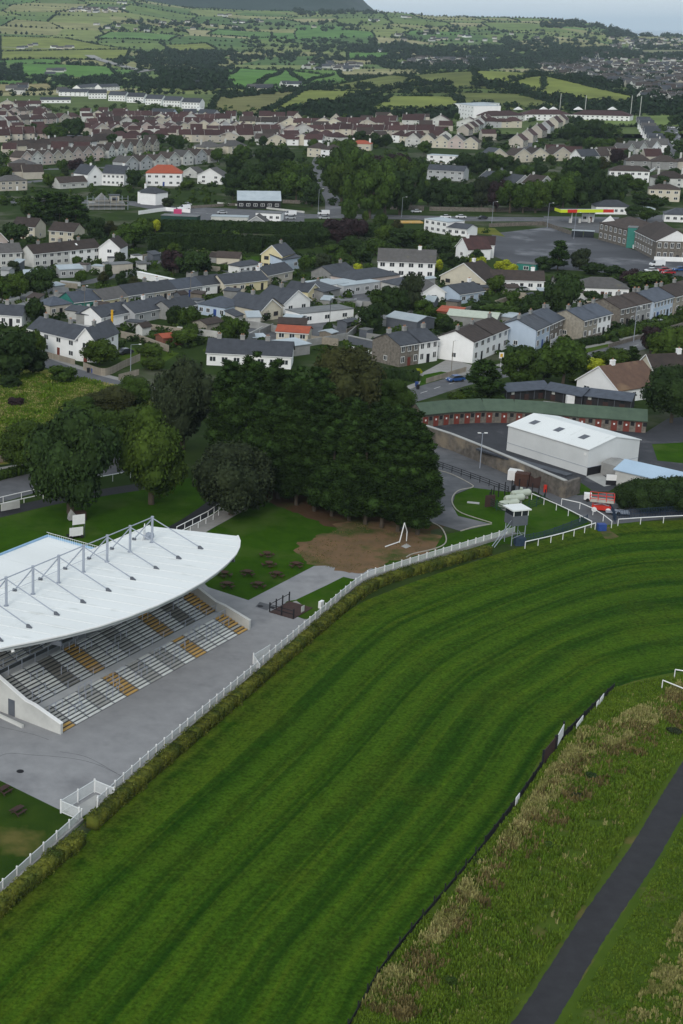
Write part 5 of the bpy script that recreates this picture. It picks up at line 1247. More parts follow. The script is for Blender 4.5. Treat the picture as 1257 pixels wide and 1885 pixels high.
# row D roofs in front
h_((140, 596), (192, 603), 5, 2.8, 3.9, 'm', 'grey_render', 'slate', 'low slate lean-to behind the white corner house', (0, 0), None, cat='outbuilding', name='outbuilding')
h_((186, 604), (246, 592), 8, 3.0, 5.2, 'g', 'white', 'slate', 'white cottage with slate roof behind the yellow chute', (2, 1), None, (.15, .95), None)
h_((248, 596), (316, 582), 8, 3.0, 5.2, 'g', 'palegrey', 'slate', 'slate roofed cottage with pale back wall in the second row', (3, 1), None, (.5,), None, chm='white')
h_((316, 590), (360, 578), 7, 2.9, 5.0, 'g', 'grey_render', 'slate', 'grey cottage back among small garden trees', (2, 1), None, (.3,), None)
h_((364, 578), (414, 586), 9, 2.9, 5.2, 'h', 'paleblue', 'slate_blue', 'hipped bungalow with orange ridge and blue window front', (4, 1), 'blue_paint', (), None)
h_((380, 614), (410, 608), 5, 2.4, 3.3, 'g', 'stone_light', 'tile_brown', 'small stone shed with two brown pitches behind garden trees', (0, 0), None, cat='shed', name='garden_shed')
h_((420, 578), (480, 590), 9, 3.0, 5.8, 'g', 'cream', 'slate', 'wide slate roofed house behind the cream front gable', (4, 1), None, (.4,), None)
h_((480, 592), (516, 586), 11, 3.1, 5.8, 'x', 'cream', 'slate', 'cream front gable with brown windows between slate roofs', (2, 1), None, (), None, wf='d')
h_((522, 578), (570, 571), 11, 3.0, 6.2, 'x', 'white', 'slate', 'white gabled house with steep slate roof and rear wing', (2, 1), None, (.6,), 'r')
h_((566, 556), (588, 551), 8, 3.0, 5.0, 'x', 'yellow', 'slate', 'pale yellow gable end behind the white gabled house', (1, 1), None, (.5,), None)
h_((512, 616), (562, 618), 5.5, 3.0, 4.1, 'g', 'grey_render', 'tile_brown', 'pale rendered garage with dark brown pitched roof', (0, 0), None, cat='garage', name='garage')
h_((552, 598), (650, 588), 7, 3.0, 3.2, 'f', 'white', 'roof_flat', 'long white flat roofed extension with blue end wall', (3, 1), None, cat='extension', name='extension')
h_((508, 626), (566, 630), 6, 2.4, 3.5, 'g', 'cream', 'tile_red', 'low outbuilding with bright orange red roof behind yard wall', (3, 1), None, cat='outbuilding', name='outbuilding')
h_((380, 672), (535, 680), 8, 3.2, 5.8, 'g', 'white', 'slate', 'long white cottage with three pale chimneys behind the conifer tops', (7, 1), 'black', (.12, .4, .7), None)
h_((510, 660), (570, 652), 6, 2.6, 3.0, 'm', 'grey_render', 'roof_pale', 'pale flat sheds behind the white three chimney cottage', (0, 0), None, cat='shed', name='garden_shed')
h_((300, 638), (340, 634), 4, 2.2, 2.9, 'g', 'brickred', 'tile_red', 'small red roofed garden shed beside garden hedges', (0, 0), None, cat='shed', name='garden_shed')
# yellow house etc.
h_((480, 495), (518, 499), 9, 5.0, 8.2, 'x', 'yellow', 'slate', 'tall pale yellow house with slate roof in front of the big hedge', (2, 2), None, (.7,), 'r', wf='d')
h_((518, 500), (552, 494), 5, 3.8, 5.2, 'm', 'paleblue', 'slate', 'blue walled rear wing of the pale yellow house', (2, 1), None, cat='house wing', name='house_wing')
h_((398, 487), (440, 489), 5, 2.6, 4.2, 'g', 'cream', 'tile_brown', 'small cream outbuilding with brown roof below the tall hedge', (0, 0), None, cat='outbuilding', name='outbuilding')
h_((440, 506), (482, 500), 5, 2.7, 4.0, 'h', 'white', 'slate', 'small white conservatory block left of the yellow house', (4, 1), None, cat='conservatory', name='conservatory')
h_((492, 524), (538, 514), 7, 3.0, 5.2, 'g', 'beige', 'slate', 'beige cottage with tall white chimney below the yellow house', (2, 1), None, (.05,), 'r', chm='white')
h_((594, 556), (625, 549), 8, 2.9, 4.2, 'm', 'grey_render', 'slate', 'grey workshop with low slate roof among the yards', (0, 0), None, cat='workshop', name='workshop')
h_((578, 548), (640, 540), 9, 3.2, 3.4, 'f', 'white', 'roof_pale', 'pale flat roofed workshop with roof tank, left one', (3, 1), None, (.4,), cat='workshop', name='workshop')
h_((632, 545), (700, 536), 10, 3.0, 3.2, 'f', 'palegrey', 'roof_pale', 'pale flat roofed workshop with skylights, right one', (4, 1), None, cat='workshop', name='workshop')
h_((610, 522), (652, 514), 8, 3.0, 5.0, 'g', 'grey_render', 'slate', 'grey slate roofed shed behind the flat workshops', (2, 1), None, (.8,))
h_((655, 535), (735, 524), 11, 3.2, 5.4, 'h', 'pinkish', 'slate', 'broad hipped slate roof house with pink wall', (4, 1), None, (), None)
h_((694, 510), (799, 514), 8.2, 5.3, 8.8, 'g', 'white', 'tile_grey', 'big white semi-detached house with broad grey roof and bay windows', (6, 2), None, (.72,), None, chm='white', wh=1.5)
b = MB(); b.box(0, 0, 0, 1, 1, 1)
h_((778, 556), (818, 556), 9, 3.0, 5.2, 'x', 'white', 'tile_grey', 'white open gabled bungalow at the foot of the brown gable house', (1, 1), None, (), None)
h_((735, 545), (790, 540), 9, 3.0, 5.0, 'h', 'white_dirty', 'slate', 'slate hipped bungalow right of the tall garden trees', (3, 1), None, ())
h_((845, 560), (890, 553), 9, 3.0, 5.0, 'g', 'paleblue', 'slate', 'pale blue bungalow with tall white chimney', (3, 1), None, (.85,), None, chm='white')
h_((810, 523), (893, 536), 9, 2.8, 7.6, 'x', 'cream', 'tile_brown', 'broad brown gable house with dark recessed front and white chimney', (3, 1), 'black', (.55,), None, chm='white', wf='d')
h_((838, 474), (860, 480), 9, 4.0, 7.4, 'x', 'white', 'tile_maroon', 'narrow white front gable of the maroon roofed house', (1, 1), None, (.2,), None, chm='white')
h_((862, 473), (908, 475), 9, 4.6, 7.0, 'g', 'white', 'tile_maroon', 'white house with maroon roof beside the big car park', (2, 2), None, (), 'r')
h_((903, 532), (1000, 535), 8, 3.1, 5.4, 'g', 'white', 'tile_brown', 'long white bungalow with four wide windows and brown roof', (6, 1), 'black', (.8,), 'r', chm='white')
h_((1060, 548), (1156, 551), 9, 3.1, 5.8, 'h', 'white', 'tile_grey', 'white bungalow with grey hipped roof and brown door', (7, 1), 'brown_timber', (), None)
b = MB(); path_solid(b, [G(1062, 560), G(1120, 563), G(1160, 560)], .4, 0, 1.1); tag(b.build('garden_wall', M['cream']), 'cream terrace wall in front of the grey roofed bungalow', 'wall')
h_((950, 500), (985, 503), 4, 2.8, 2.9, 'f', 'teal', 'roof_flat', 'small teal green shed beside yellow shrubs', (1, 1), None, cat='shed', name='garden_shed')
h_((804, 588), (845, 592), 5, 2.4, 3.0, 'm', 'brickred', 'tile_red', 'small shed with bright red roof among the gardens', (0, 0), None, cat='shed', name='garden_shed')
h_((822, 600), (912, 608), 7, 3.0, 4.1, 'g', 'grey_render', 'tank_cream', 'long old shed with pale mossy ribbed roof', (0, 0), None, cat='shed', name='long_shed')
h_((910, 600), (940, 604), 5, 2.8, 3.2, 'm', 'grey_render', 'roof_pale', 'small pale roofed shed at the end of the mossy shed', (0, 0), None, cat='shed', name='garden_shed')
h_((710, 606), (766, 616), 8, 3.4, 4.4, 'g', 'steel_dark', 'roof_pale', 'dark metal shed with pale blue ribbed roof', (0, 0), None, cat='shed', name='metal_shed')
h_((640, 632), (700, 645), .6, 1.9, 2.0, 'f', 'steel_dark', 'grey_render', 'dark panel fence of a yard behind the big round tree', (0, 0), None, cat='fence', name='panel_fence')
# terrace of semi pairs along the right-hand street
def semi(c, e_, names, D=8.2, ridge=7.4, ch=3, nxt=2):
    """two halves sharing a hipped roof line: c px of left front corner, e_ right front corner"""
    A = G(*c); B = G(*e_); mid = A.lerp(B, .5)
    for k, (wall, roof, lab, dr_) in enumerate(names):
        p, q = (A, mid) if k == 0 else (mid, B)
        house(tuple(p.xy), tuple(q.xy), D, 5.3, ridge, 'h2' if False else 'g', wall, roof, lab, (3, 2), dr_, (.1, .9) if k == 0 else (.9,), 'l' if k == 0 else 'r', world=True, wh=1.6)
semi((734, 676), (804, 664), [('stone', 'slate', 'stone half of the pair of terrace houses nearest the round tree', 'door_red'), ('white', 'slate', 'white half of the pair of terrace houses with pitched porch', 'black')], D=9)
h_((806, 660), (824, 656), 7, 3.0, 3.2, 'f', 'white', 'roof_flat', 'low white flat link between two terrace pairs', (2, 1), None, cat='house wing', name='house_wing')
semi((869, 669), (933, 641), [('white', 'tile_brown', 'white brown roofed terrace half beside the driveway with white car', 'black'), ('white', 'tile_brown', 'white brown roofed terrace half farther from the driveway', 'black')], D=9.5)
semi((984, 646), (1034, 622), [('paleblue', 'slate', 'pale blue half of the slate roofed terrace pair', 'blue_paint'), ('stone', 'slate_blue', 'stone half of the terrace pair next to the pale blue one', 'whitepaint')], D=10)
semi((1071, 627), (1122, 613), [('stone_light', 'slate_blue', 'stone terrace half with arched white door', 'whitepaint'), ('white', 'slate_blue', 'white terrace half with dark narrow windows', 'black')], D=10)
semi((1138, 604), (1196, 590), [('stone', 'tile_brown', 'stone brown roofed terrace half with gabled porch', 'black'), ('grey_render', 'tile_brown', 'grey brown roofed terrace half with white window surrounds', 'black')], D=10)
semi((1200, 591), (1236, 580), [('paleblue', 'slate_blue', 'pale blue slate roofed terrace half near the right edge', 'blue_paint'), ('paleblue', 'slate_blue', 'second pale blue terrace half near the right edge', 'black')], D=10)
semi((1240, 580), (1300, 562), [('stone_light', 'tile_brown', 'stone terrace half cut by the right edge', 'black'), ('stone_light', 'tile_brown', 'terrace half hidden beyond the right edge', 'black')], D=10)
# bungalows lower right
h_((1060, 722), (1136, 743), 13, 2.9, 7.0, 'x', 'white', 'tile_russet', 'white bungalow with broad russet tiled roof behind the black stables', (2, 1), None, (.3,), 'r', wside=(4, 1), chm='white')
h_((1164, 700), (1206, 717), 13, 2.9, 7.0, 'x', 'cream', 'tile_brown', 'cream gabled bungalow with dark roof next to the russet roof', (1, 1), None, (.6,), None, chm='white')
# top: white houses upper left
h_((161, 343), (188, 341), 12, 6.0, 10.2, 'x', 'white', 'slate', 'tall white house with front gable and dark slate roof', (1, 2), None, (.3,), None, chm='white')
h_((188, 341), (228, 343), 10, 6.2, 10.0, 'g', 'white', 'slate', 'wide white wing with glazed centre of the tall slate roofed house', (5, 2), None, (.8,), 'r', chm='white')
h_((268, 342), (334, 343), 11, 6.4, 10.4, 'h', 'white', 'tile_red', 'white house with bright orange red hipped roof', (5, 2), 'blue_paint', (), None)
h_((253, 374), (286, 378), 8, 5.4, 7.6, 'h', 'white', 'slate', 'small white villa with slate roof below the red roofed house', (2, 2), 'black', (.1,), None, chm='white')
h_((286, 378), (302, 375), 8, 5.2, 7.4, 'h', 'white', 'slate', 'right wing of the small white villa', (1, 2), None, (), None)
h_((363, 338), (408, 340), 11, 4.4, 8.0, 'x', 'white', 'tile_grey', 'white house with broad front gable and two windows', (2, 2), None, (), None, wh=1.3)
h_((337, 326), (362, 328), 7, 3.0, 5.4, 'x', 'white_dirty', 'tile_grey', 'small pale gabled bungalow between the red roof and the broad gable', (1, 1), None)
h_((0, 352), (50, 350), 9, 4.8, 7.4, 'h', 'beige', 'tile_grey', 'beige house with grey hipped roof at the left edge above dark trees', (4, 2), 'whitepaint', (.6,))
h_((14, 318), (52, 320), 9, 5.0, 7.4, 'h', 'white', 'tile_grey', 'pale villa with grey hipped roof in the upper left', (3, 2), 'black', (.5,))
h_((110, 348), (160, 345), 8, 3.0, 5.6, 'g', 'white_dirty', 'tile_brown', 'low brown roofed bungalow left of the tall white house', (3, 1), None, (.6,))
# building under construction with scaffold
bs_ = thing('unfinished_house', 'unfinished grey blockwork house with scaffolding and plywood dormer', 'building site', G(164, 386), .05)
b = MB(); b.box(0, 0, 0, 16, 8, 2.8); b.build('ground_floor', M['grey_render'], bs_); b = MB(); b.prism([(3, 2.8), (9, 2.8), (9, 4.0), (6, 6.8), (3, 4.0)], 1, 7, 'y'); b.build('gable', M['grey_render'], bs_)
b = MB(); b.box(9.5, 1, 2.8, 13.5, 6, 6.0); b.build('plywood_dormer', M['sandblock'], bs_); b = MB(); b.box(9, .6, 6.0, 14, 6.4, 6.2); b.build('dormer_roof', M['slate'], bs_)
b = MB(); b.box(10.3, .9, 3.5, 12.7, 1.0, 5.3); b.build('opening', M['black'], bs_)
b = MB()
for k in range(8):
    x = -1 + k * 2.6; b.tube((x, -1.6, 0), (x, -1.6, 6.2), .07, 4); b.tube((x, -.4, 0), (x, -.4, 6.2), .07, 4)
for z in (1.9, 3.9, 5.2): b.tube((-1, -1.6, z), (17.2, -1.6, z), .06, 4)
b.build('scaffold_tubes', M['steel'], bs_)['kind'] = 'stuff'
for z in (1.9, 3.9): b = MB(); b.box(-1.2, -1.7, z, 17.4, -.4, z + .08); b.build('scaffold_deck', M['timber_light'], bs_)
# main road commercial strip
h_((437, 384), (516, 385), 9, 3.6, 6.9, 'm', 'black', 'roof_pale', 'dark fronted shop building under a pale ribbed roof', (6, 1), None, cat='shop', name='shop')
h_((470, 406), (516, 408), 7, 3.2, 3.4, 'f', 'white', 'roof_flat', 'small white kiosk building in front of the dark shop', (4, 1), None, cat='kiosk', name='kiosk')
h_((388, 411), (455, 413), 6, 2.8, 3.0, 'f', 'white_dirty', 'roof_pale', 'low pale block wall building in the forecourt', (0, 0), None, cat='building', name='low_building')
h_((296, 409), (362, 412), 6, 2.8, 3.2, 'f', 'green_net', 'roof_flat', 'dark green flat roofed shed at the left of the forecourt', (0, 0), None, cat='shed', name='flat_shed')
h_((442, 428), (500, 430), 9, 2.6, 6.6, 'x', 'palegrey', 'tile_grey', 'pale gabled roof showing above the tall dark hedge', (1, 1), None)
h_((1052, 436), (1072, 437), 2.4, 2.4, 2.5, 'f', 'glass', 'roof_pale', 'glass bus shelter at the edge of the big car park, left one', (0, 0), None, cat='shelter', name='bus_shelter')
h_((1074, 437), (1092, 438), 2.4, 2.4, 2.5, 'f', 'glass', 'roof_pale', 'glass bus shelter at the edge of the big car park, right one', (0, 0), None, cat='shelter', name='bus_shelter')
h_((1096, 394), (1160, 395), 9, 3.2, 5.8, 'h', 'white', 'slate', 'long white bungalow with dark hipped roof behind the petrol station', (6, 1), None, (), None)
h_((1160, 396), (1205, 396), 7, 2.6, 2.8, 'f', 'white', 'roof_pale', 'low white extension right of the slate hipped bungalow', (3, 1), None, cat='extension', name='extension')
h_((1192, 370), (1250, 372), 9, 5.6, 7.8, 'h', 'cream', 'tile_brown', 'cream two storey house with brown hipped roof near the right edge', (4, 2), 'brown_timber', (.5,))
h_((1120, 334), (1194, 336), 10, 5.6, 8.2, 'h', 'white', 'tile_brown', 'long white three bay house with brown roof above the tree belt', (6, 2), None, (), None)
h_((1222, 408), (1275, 410), 9, 3.0, 5.4, 'h', 'white', 'slate', 'white bungalow with slate roof cut by the right edge', (4, 1), None)
h_((785, 330), (852, 334), 8, 5.2, 7.6, 'g', 'palegrey', 'slate', 'pale two storey terrace with dark dormers behind the tree belt', (5, 2), 'black', (.3,), 'r')
h_((785, 300), (838, 303), 8, 4.8, 5.0, 'f', 'white', 'roof_pale', 'bright white house with flat pale roof behind the grey terrace', (3, 2), None)
h_((780, 425), (822, 432), 9, 4.8, 5.0, 'f', 'white', 'roof_pale', 'white flat roofed house with conservatory by the main road', (4, 2), None)
h_((822, 432), (858, 436), 8, 3.0, 4.4, 'g', 'white', 'slate', 'low white house with small slate roof by the verge', (3, 1), None)
h_((644, 277), (682, 278), 9, 4.4, 6.6, 'h', 'cream', 'tile_red', 'cream house with light red hipped roof among the tall trees', (3, 1), None, (.1, .9), chm='white')
# petrol station canopy
pt = thing('petrol_canopy', 'yellow and red edged petrol station canopy on posts', 'petrol station', G(1030, 412), .02)
L = (G(1128, 412) - G(1030, 412)).length
b = MB(); b.box(0, 0, 5.2, L, 7, 5.3); b.build('canopy_roof', M['roof_pale'], pt)
b = MB(); b.box(-.1, -.1, 4.6, 2.8, 0, 5.9); b.box(6.8, -.1, 4.6, L * .80, 0, 5.9); b.box(-.1, 0, 4.6, 0, 7, 5.9); b.build('yellow_fascia', M['lime_paint'], pt)
b = MB(); b.box(2.8, -.12, 4.6, 6.8, -.01, 5.9); b.box(L * .80, -.12, 4.6, L, 0, 5.9); b.build('red_fascia', M['red_paint'], pt)
for x in (6.0, L * .6): b = MB(); b.tube((x, 3, 0), (x, 3, 5.2), .2, 8); b.build('post', M['whitepaint'], pt)
for x in (5, 9, 13): b = MB(); b.box(x, 2.6, 0, x + .8, 3.4, 1.8); b.build('fuel_pump', M['white_dirty'], pt)
h_((1070, 408), (1092, 409), 7, 3.4, 3.6, 'f', 'white', 'roof_flat', 'small petrol station shop with white and red front', (2, 1), 'door_red', cat='shop', name='shop')
# college
col_ = 'brown brick college block with white pediment'
h_((1101, 441), (1152, 455), 15, 6.4, 9.6, 'h', 'stone', 'tile_brown', 'brown brick college wing with dark hipped roof left of the glass link', (6, 2), None, (), None, cat='college building', name='college_building', wh=1.8)
h_((1166, 458), (1204, 478), 14, 6.6, 10.2, 'g', 'stone', 'tile_brown', 'long side of the main brick college block', (8, 2), None, (), None, cat='college building', name='college_building', wh=1.8)
t_ = h_((1205, 480), (1275, 482), 26, 6.8, 10.4, 'x', 'stone', 'tile_brown', 'main brick college front with wide white pediment at the right edge', (6, 2), 'black', (), None, cat='college building', name='college_building', wh=1.9)
L = (G(1275, 482) - G(1205, 480)).length
b = MB(); b.prism([(0, 6.9), (L, 6.9), (L / 2, 10.3)], -.25, -.02, 'y'); b.build('pediment', M['whitepaint'], t_)
b = MB(); b.box(-.3, -.8, 0, L, -.04, 1.5); b.build('plinth', M['white'], t_)
h_((1152, 456), (1169, 457), 5, 7.4, 7.6, 'f', 'teal', 'roof_flat', 'glazed green link tower between the two brick college blocks', (0, 0), None, cat='tower', name='link_tower')
b = MB(); b.prism([(0, 0), (7, 0), (3.5, 3.0)], -.2, 0, 'y'); tag(b.build('pediment', M['whitepaint'], None, G(1101, 441) + Vector((.4, -.4, 6.5)), -.9), 'white triangular pediment on the left end of the brick college wing', 'pediment')
# school and modern block far
def far_house(p1, p2, D, e, r, rt, wall, roof, label, cat='building', name='building', nw=8, nf=2, z0=0):
    A = GT(*p1); B = GT(*p2); t_ = house(tuple(A.xy), tuple(B.xy), D, e, r, rt, wall, roof, label, (nw, nf), None, (), None, world=True, cat=cat, name=name); t_.location.z = hgt(A.x, A.y) + z0; return t_
far_house((843, 219), (870, 224), 24, 13, 13.4, 'f', 'white', 'roof_pale', 'modern white four storey block with glazed end below the hill', nw=5, nf=4)
far_house((866, 214), (918, 210), 20, 10, 10.4, 'f', 'white', 'roof_pale', 'lower white wing of the modern block', nw=6, nf=3)
far_house((893, 226), (965, 224), 18, 5, 9, 'h', 'white_dirty', 'tile_maroon', 'left maroon roofed range of the long school', cat='school', name='school')
far_house((965, 223), (1050, 222), 18, 5, 9, 'h', 'white', 'tile_maroon', 'middle maroon roofed range of the long school with white gablets', cat='school', name='school')
far_house((1050, 222), (1158, 225), 18, 5, 9, 'h', 'white', 'tile_maroon', 'right maroon roofed range of the long school with white base', cat='school', name='school', nw=12)
for px, py in ((900, 204), (957, 203), (1004, 205), (1022, 199), (1068, 204), (1131, 204)):
    g_ = GT(px, 221); b = MB(); b.prism([(-4, 0), (4, 0), (0, 2.4)], -.4, 3, 'y'); b.build('gablet', M['white'], None, (g_.x, g_.y + 6, g_.z + 8.2)); o = bpy.context.scene.objects[-1] if False else COL.objects[-1]; tag(o, 'white roof gablet standing on the long maroon school roof', 'gablet', 'gablets on the school roof', True)
# new white estate, three clusters
NW = [((163, 182), (196, 182)), ((199, 186), (230, 187)), ((233, 189), (264, 190)), ((267, 193), (297, 195)), ((300, 197), (331, 198)), ((334, 200), (367, 202))]
for a, c in NW:
    A = GT(*a); B = GT(*c); t_ = house(tuple(A.xy), tuple(B.xy), 10, 6.4, 10.4, 'g', 'white', 'slate', 'new white dark roofed semi-detached pair on the upper estate', (6, 2), None, (), 'r', world=True, ordn=True, group='new white houses'); t_.location.z = A.z
for a, c, lab in (((108, 177), (160, 178), 'pale new house block with grey roof at the left end of the upper estate'), ((148, 170), (186, 166), 'upper white block of the new estate, left'), ((186, 168), (220, 166), 'upper white block of the new estate, right'), ((74, 190), (130, 190), 'long low white building with dark roof below the new estate')):
    A = GT(*a); B = GT(*c); t_ = house(tuple(A.xy), tuple(B.xy), 11, 4.8 if 'low' not in lab else 3.4, 8.4 if 'low' not in lab else 6, 'g', 'white', 'slate', lab, (6, 2 if 'low' not in lab else 1), None, (), None, world=True); t_.location.z = A.z
b = MB(); path_solid(b, [GT(*p) for p in ((360, 203), (400, 210), (420, 214))], 3, 0, 2.2); tag(b.build('site_fence', M['white']), 'white hoarding along the building plot at the estate edge', 'fence')
for a, c, w_, lab in (((276, 215), (316, 216), 'paleblue', 'blue grey bungalow below the new white pairs'), ((338, 217), (362, 217), 'white', 'white gabled bungalow beside the hoarding, left'), ((362, 217), (392, 218), 'palegrey', 'pale gabled bungalow beside the hoarding, right')):
    A = GT(*a); B = GT(*c); t_ = house(tuple(A.xy), tuple(B.xy), 11, 3.4, 7, 'g', w_, 'slate', lab, (4, 1), None, world=True); t_.location.z = A.z

# ---------------------------------------------------------------- estate rows
def winmesh(L, e, n, nf, gable=False):
    b = MB()
    for f in range(nf):
        z = f * e / nf + e / nf * .33
        for k in range(n):
            x = L * (k + .5) / n; b.box(x - .75, -.05, z, x + .75, 0, z + 1.25, 0); b.box(x - .62, -.08, z + .12, x - .05, -.051, z + 1.13, 1); b.box(x + .05, -.08, z + .12, x + .62, -.051, z + 1.13, 1)
    return b
EST = 0; ESTN = []
def row(p1, p2, n, L, D, e, r, rt, walls, roofs, label, gap=None, stag=0., ch=.7, rot=0, nw=2, nf=2):
    """n estate houses spread from p1 to p2 (photo pixels)"""
    global EST
    A = GT(*p1); B = GT(*p2); d = B - A; a0 = math.atan2(d.y, d.x)
    for i in range(n):
        p = A.lerp(B, i / max(1, n - 1)); a = a0 + rot + R.uniform(-.03, .03); p = p + Vector((-d.y, d.x, 0)).normalized() * R.uniform(-stag, stag)
        p.z = hgt(p.x, p.y); wl_ = R.choice(walls); rf = R.choice(roofs); rt2 = R.choice('ggx') if rt == 'g' and rot == 0 and 'maroon' in label else rt; ky = ('e', L, D, e, r, rt2, wl_, rf)
        if ky not in CACHE:
            w_ = wallm(L, D, e, r, rt2).mesh('wall', M[wl_]); r_ = roofm(L, D, e, r, rt2).mesh('roof', M[rf]); c = MB(); xx, yy = (L * .15, D / 2) if rt2 != 'x' else (L / 2, D * .5)
            c.box(xx - .5, yy - .35, e, xx + .5, yy + .35, r + 1.2); c_ = c.mesh('chimney', M['white_dirty']); wn = winmesh(L, e, nw, nf).mesh('windows', [M['whitepaint'], M['glass']]); CACHE[ky] = (w_, r_, c_, wn)
        if ky[5] == 'g' and R.random() < .3 and 'maroon' in label and ky[0] == 'e': pass
        w_, r_, c_, wn = CACHE[ky]; t_ = thing('estate_house', label, 'house', p, a, label.split(' in ')[-1].split(' on ')[-1], True); EST += 1
        link('wall', w_, t_); ro = link('roof', r_, t_); o = link('windows', wn, t_); o['kind'] = 'stuff'
        t_.scale = (R.uniform(.94, 1.05), 1, R.uniform(.92, 1.10))
        vk = ('v', L, D, e, r, rt2)
        if rt2 in 'gx':
            if vk not in CACHE:
                vb = MB(); kk = (r - e) * .3 / ((D if rt2 == 'g' else L) / 2)
                if rt2 == 'g':
                    for xx in (-.42, L + .42): vb.bar((xx, -.3, e - kk), (xx, D / 2, r + .1), .08, .34); vb.bar((xx, D / 2, r + .1), (xx, D + .3, e - kk), .08, .34)
                else: vb.bar((-.3, -.42, e - kk), (L / 2, -.42, r + .1), .08, .34); vb.bar((L / 2, -.42, r + .1), (L + .3, -.42, e - kk), .08, .34)
                CACHE[vk] = vb.mesh('verge', M['white_dirty'])
            link('verge', CACHE[vk], t_)
        if R.random() < ch: link('chimney', c_, ro)
        FOOT.append((p, L * .6))
W1 = ['white_dirty', 'beige', 'palegrey', 'cream', 'pinkish']; W2 = ['white', 'white_dirty', 'cream']
row((38, 307), (170, 297), 8, 8.6, 10, 5.0, 8.2, 'x', ['white_dirty', 'pinkish', 'beige'], ['tile_brown'], 'gable fronted grey brown semi in the long saw-tooth row')
row((182, 294), (282, 279), 7, 8.6, 10, 5.0, 8.2, 'x', ['white_dirty', 'beige'], ['tile_brown'], 'pale gable fronted semi in the right part of the saw-tooth row')
row((232, 316), (385, 300), 7, 10, 10, 5.0, 8.0, 'x', ['white_dirty', 'palegrey'], ['tile_brown', 'tile_grey'], 'gable fronted house in the row behind the red roof')
row((15, 280), (90, 276), 4, 20, 9, 3.6, 7.2, 'h', W1, ['tile_brown'], 'low brown bungalow in the left row behind the saw-tooth')
row((102, 274), (170, 270), 3, 20, 9, 3.6, 7.6, 'h', W1, ['tile_brown'], 'low brown hipped bungalow in the row left of centre')
row((-10, 262), (60, 258), 4, 11, 10, 5, 9, 'g', W1, ['tile_maroon'], 'maroon roofed house with white verge in the left slanting row', rot=-.5)
row((-10, 235), (110, 228), 6, 12, 9, 4.6, 7.8, 'g', W1, ['tile_maroon', 'tile_brown'], 'maroon roofed house in the far left row')
row((60, 230), (130, 226), 4, 13, 9, 4.0, 7.2, 'h', W1, ['tile_maroon', 'tile_brown'], 'maroon hipped house in the row above the round trees')
row((-5, 216), (70, 214), 5, 12, 9, 5, 8, 'g', ['pinkish', 'beige'], ['tile_maroon', 'brickred' if False else 'tile_brown'], 'pink walled maroon roofed house in the upper left row')
row((0, 200), (50, 200), 3, 14, 9, 4.8, 7.8, 'g', W1, ['tile_maroon'], 'maroon roofed house in the topmost left row')
row((165, 222), (270, 222), 6, 14, 9, 4.2, 7.6, 'g', W1, ['tile_maroon', 'tile_brown'], 'maroon roofed house in the row below the new estate', ch=.4)
row((160, 236), (300, 234), 8, 12, 9, 4.6, 8, 'g', W1, ['tile_maroon', 'tile_brown'], 'maroon roofed house in the second row below the new estate', stag=4)
row((178, 250), (330, 246), 7, 13, 10, 4.6, 8.2, 'x', W1, ['tile_maroon', 'tile_brown'], 'maroon gabled house in the third row below the new estate', stag=4)
row((180, 262), (280, 262), 5, 13, 9, 4.6, 7.8, 'h', W1, ['tile_brown', 'tile_maroon'], 'brown hipped house in the fourth row below the new estate', stag=3)
row((280, 228), (395, 229), 7, 13, 9, 4.4, 7.8, 'g', W1, ['tile_maroon'], 'maroon roofed house in the centre left upper row')
row((300, 244), (420, 243), 7, 12, 10, 4.8, 8.4, 'x', W1, ['tile_maroon'], 'maroon gabled house in the centre left middle row', stag=4)
row((330, 262), (400, 262), 4, 15, 9, 5, 8, 'g', W1, ['tile_maroon'], 'pale walled maroon roofed house in the centre left lower row', stag=2)
row((405, 255), (470, 252), 5, 11, 10, 5, 8.6, 'g', ['brickred', 'white_dirty', 'beige'], ['tile_maroon'], 'slanting maroon roofed house in the brick fronted row', rot=-.5)
row((375, 287), (420, 284), 2, 16, 11, 5, 8.5, 'h', W2, ['slate_blue', 'tile_grey'], 'blue grey roofed villa in the gap behind the trees')
row((480, 250), (560, 250), 5, 14, 9, 5, 8.2, 'g', W1, ['tile_maroon'], 'maroon roofed house in the centre row', stag=3)
row((440, 235), (560, 236), 7, 13, 9, 4.4, 7.8, 'g', W1, ['tile_maroon', 'tile_brown'], 'maroon roofed house in the centre upper row', stag=3)
row((470, 266), (560, 268), 5, 13, 9, 4.6, 7.8, 'g', W2, ['tile_maroon', 'tile_brown'], 'maroon roofed house in the centre lower row', stag=4)
row((562, 260), (600, 264), 3, 12, 9, 4.8, 8.2, 'h', W2, ['tile_maroon'], 'white walled maroon house in the centre by the trees')
row((565, 288), (590, 290), 2, 11, 10, 5.4, 8.8, 'h', W2, ['tile_brown'], 'white brown roofed villa in the gap left of the tall trees')
row((578, 236), (680, 238), 6, 14, 9, 4.6, 8, 'g', W1, ['tile_maroon'], 'maroon roofed house in the row behind the tall trees', stag=3)
row((590, 248), (670, 250), 5, 14, 9, 4.6, 8, 'g', W1, ['tile_maroon'], 'maroon roofed house in the second row behind the tall trees', stag=3)
row((690, 232), (840, 236), 4, 17, 11, 5, 9, 'g', ['brickred', 'white_dirty'], ['tile_maroon'], 'large maroon roofed house with gable in the row under the hill')
row((690, 250), (790, 252), 5, 13, 9, 4.8, 8.2, 'g', W1, ['tile_maroon'], 'maroon roofed house in the row right of centre', stag=3)
row((745, 270), (850, 274), 5, 11, 11, 4.6, 8.4, 'x', ['cream', 'white_dirty', 'pinkish'], ['tile_grey', 'tile_brown'], 'cream gable fronted house in the row facing the hill road')
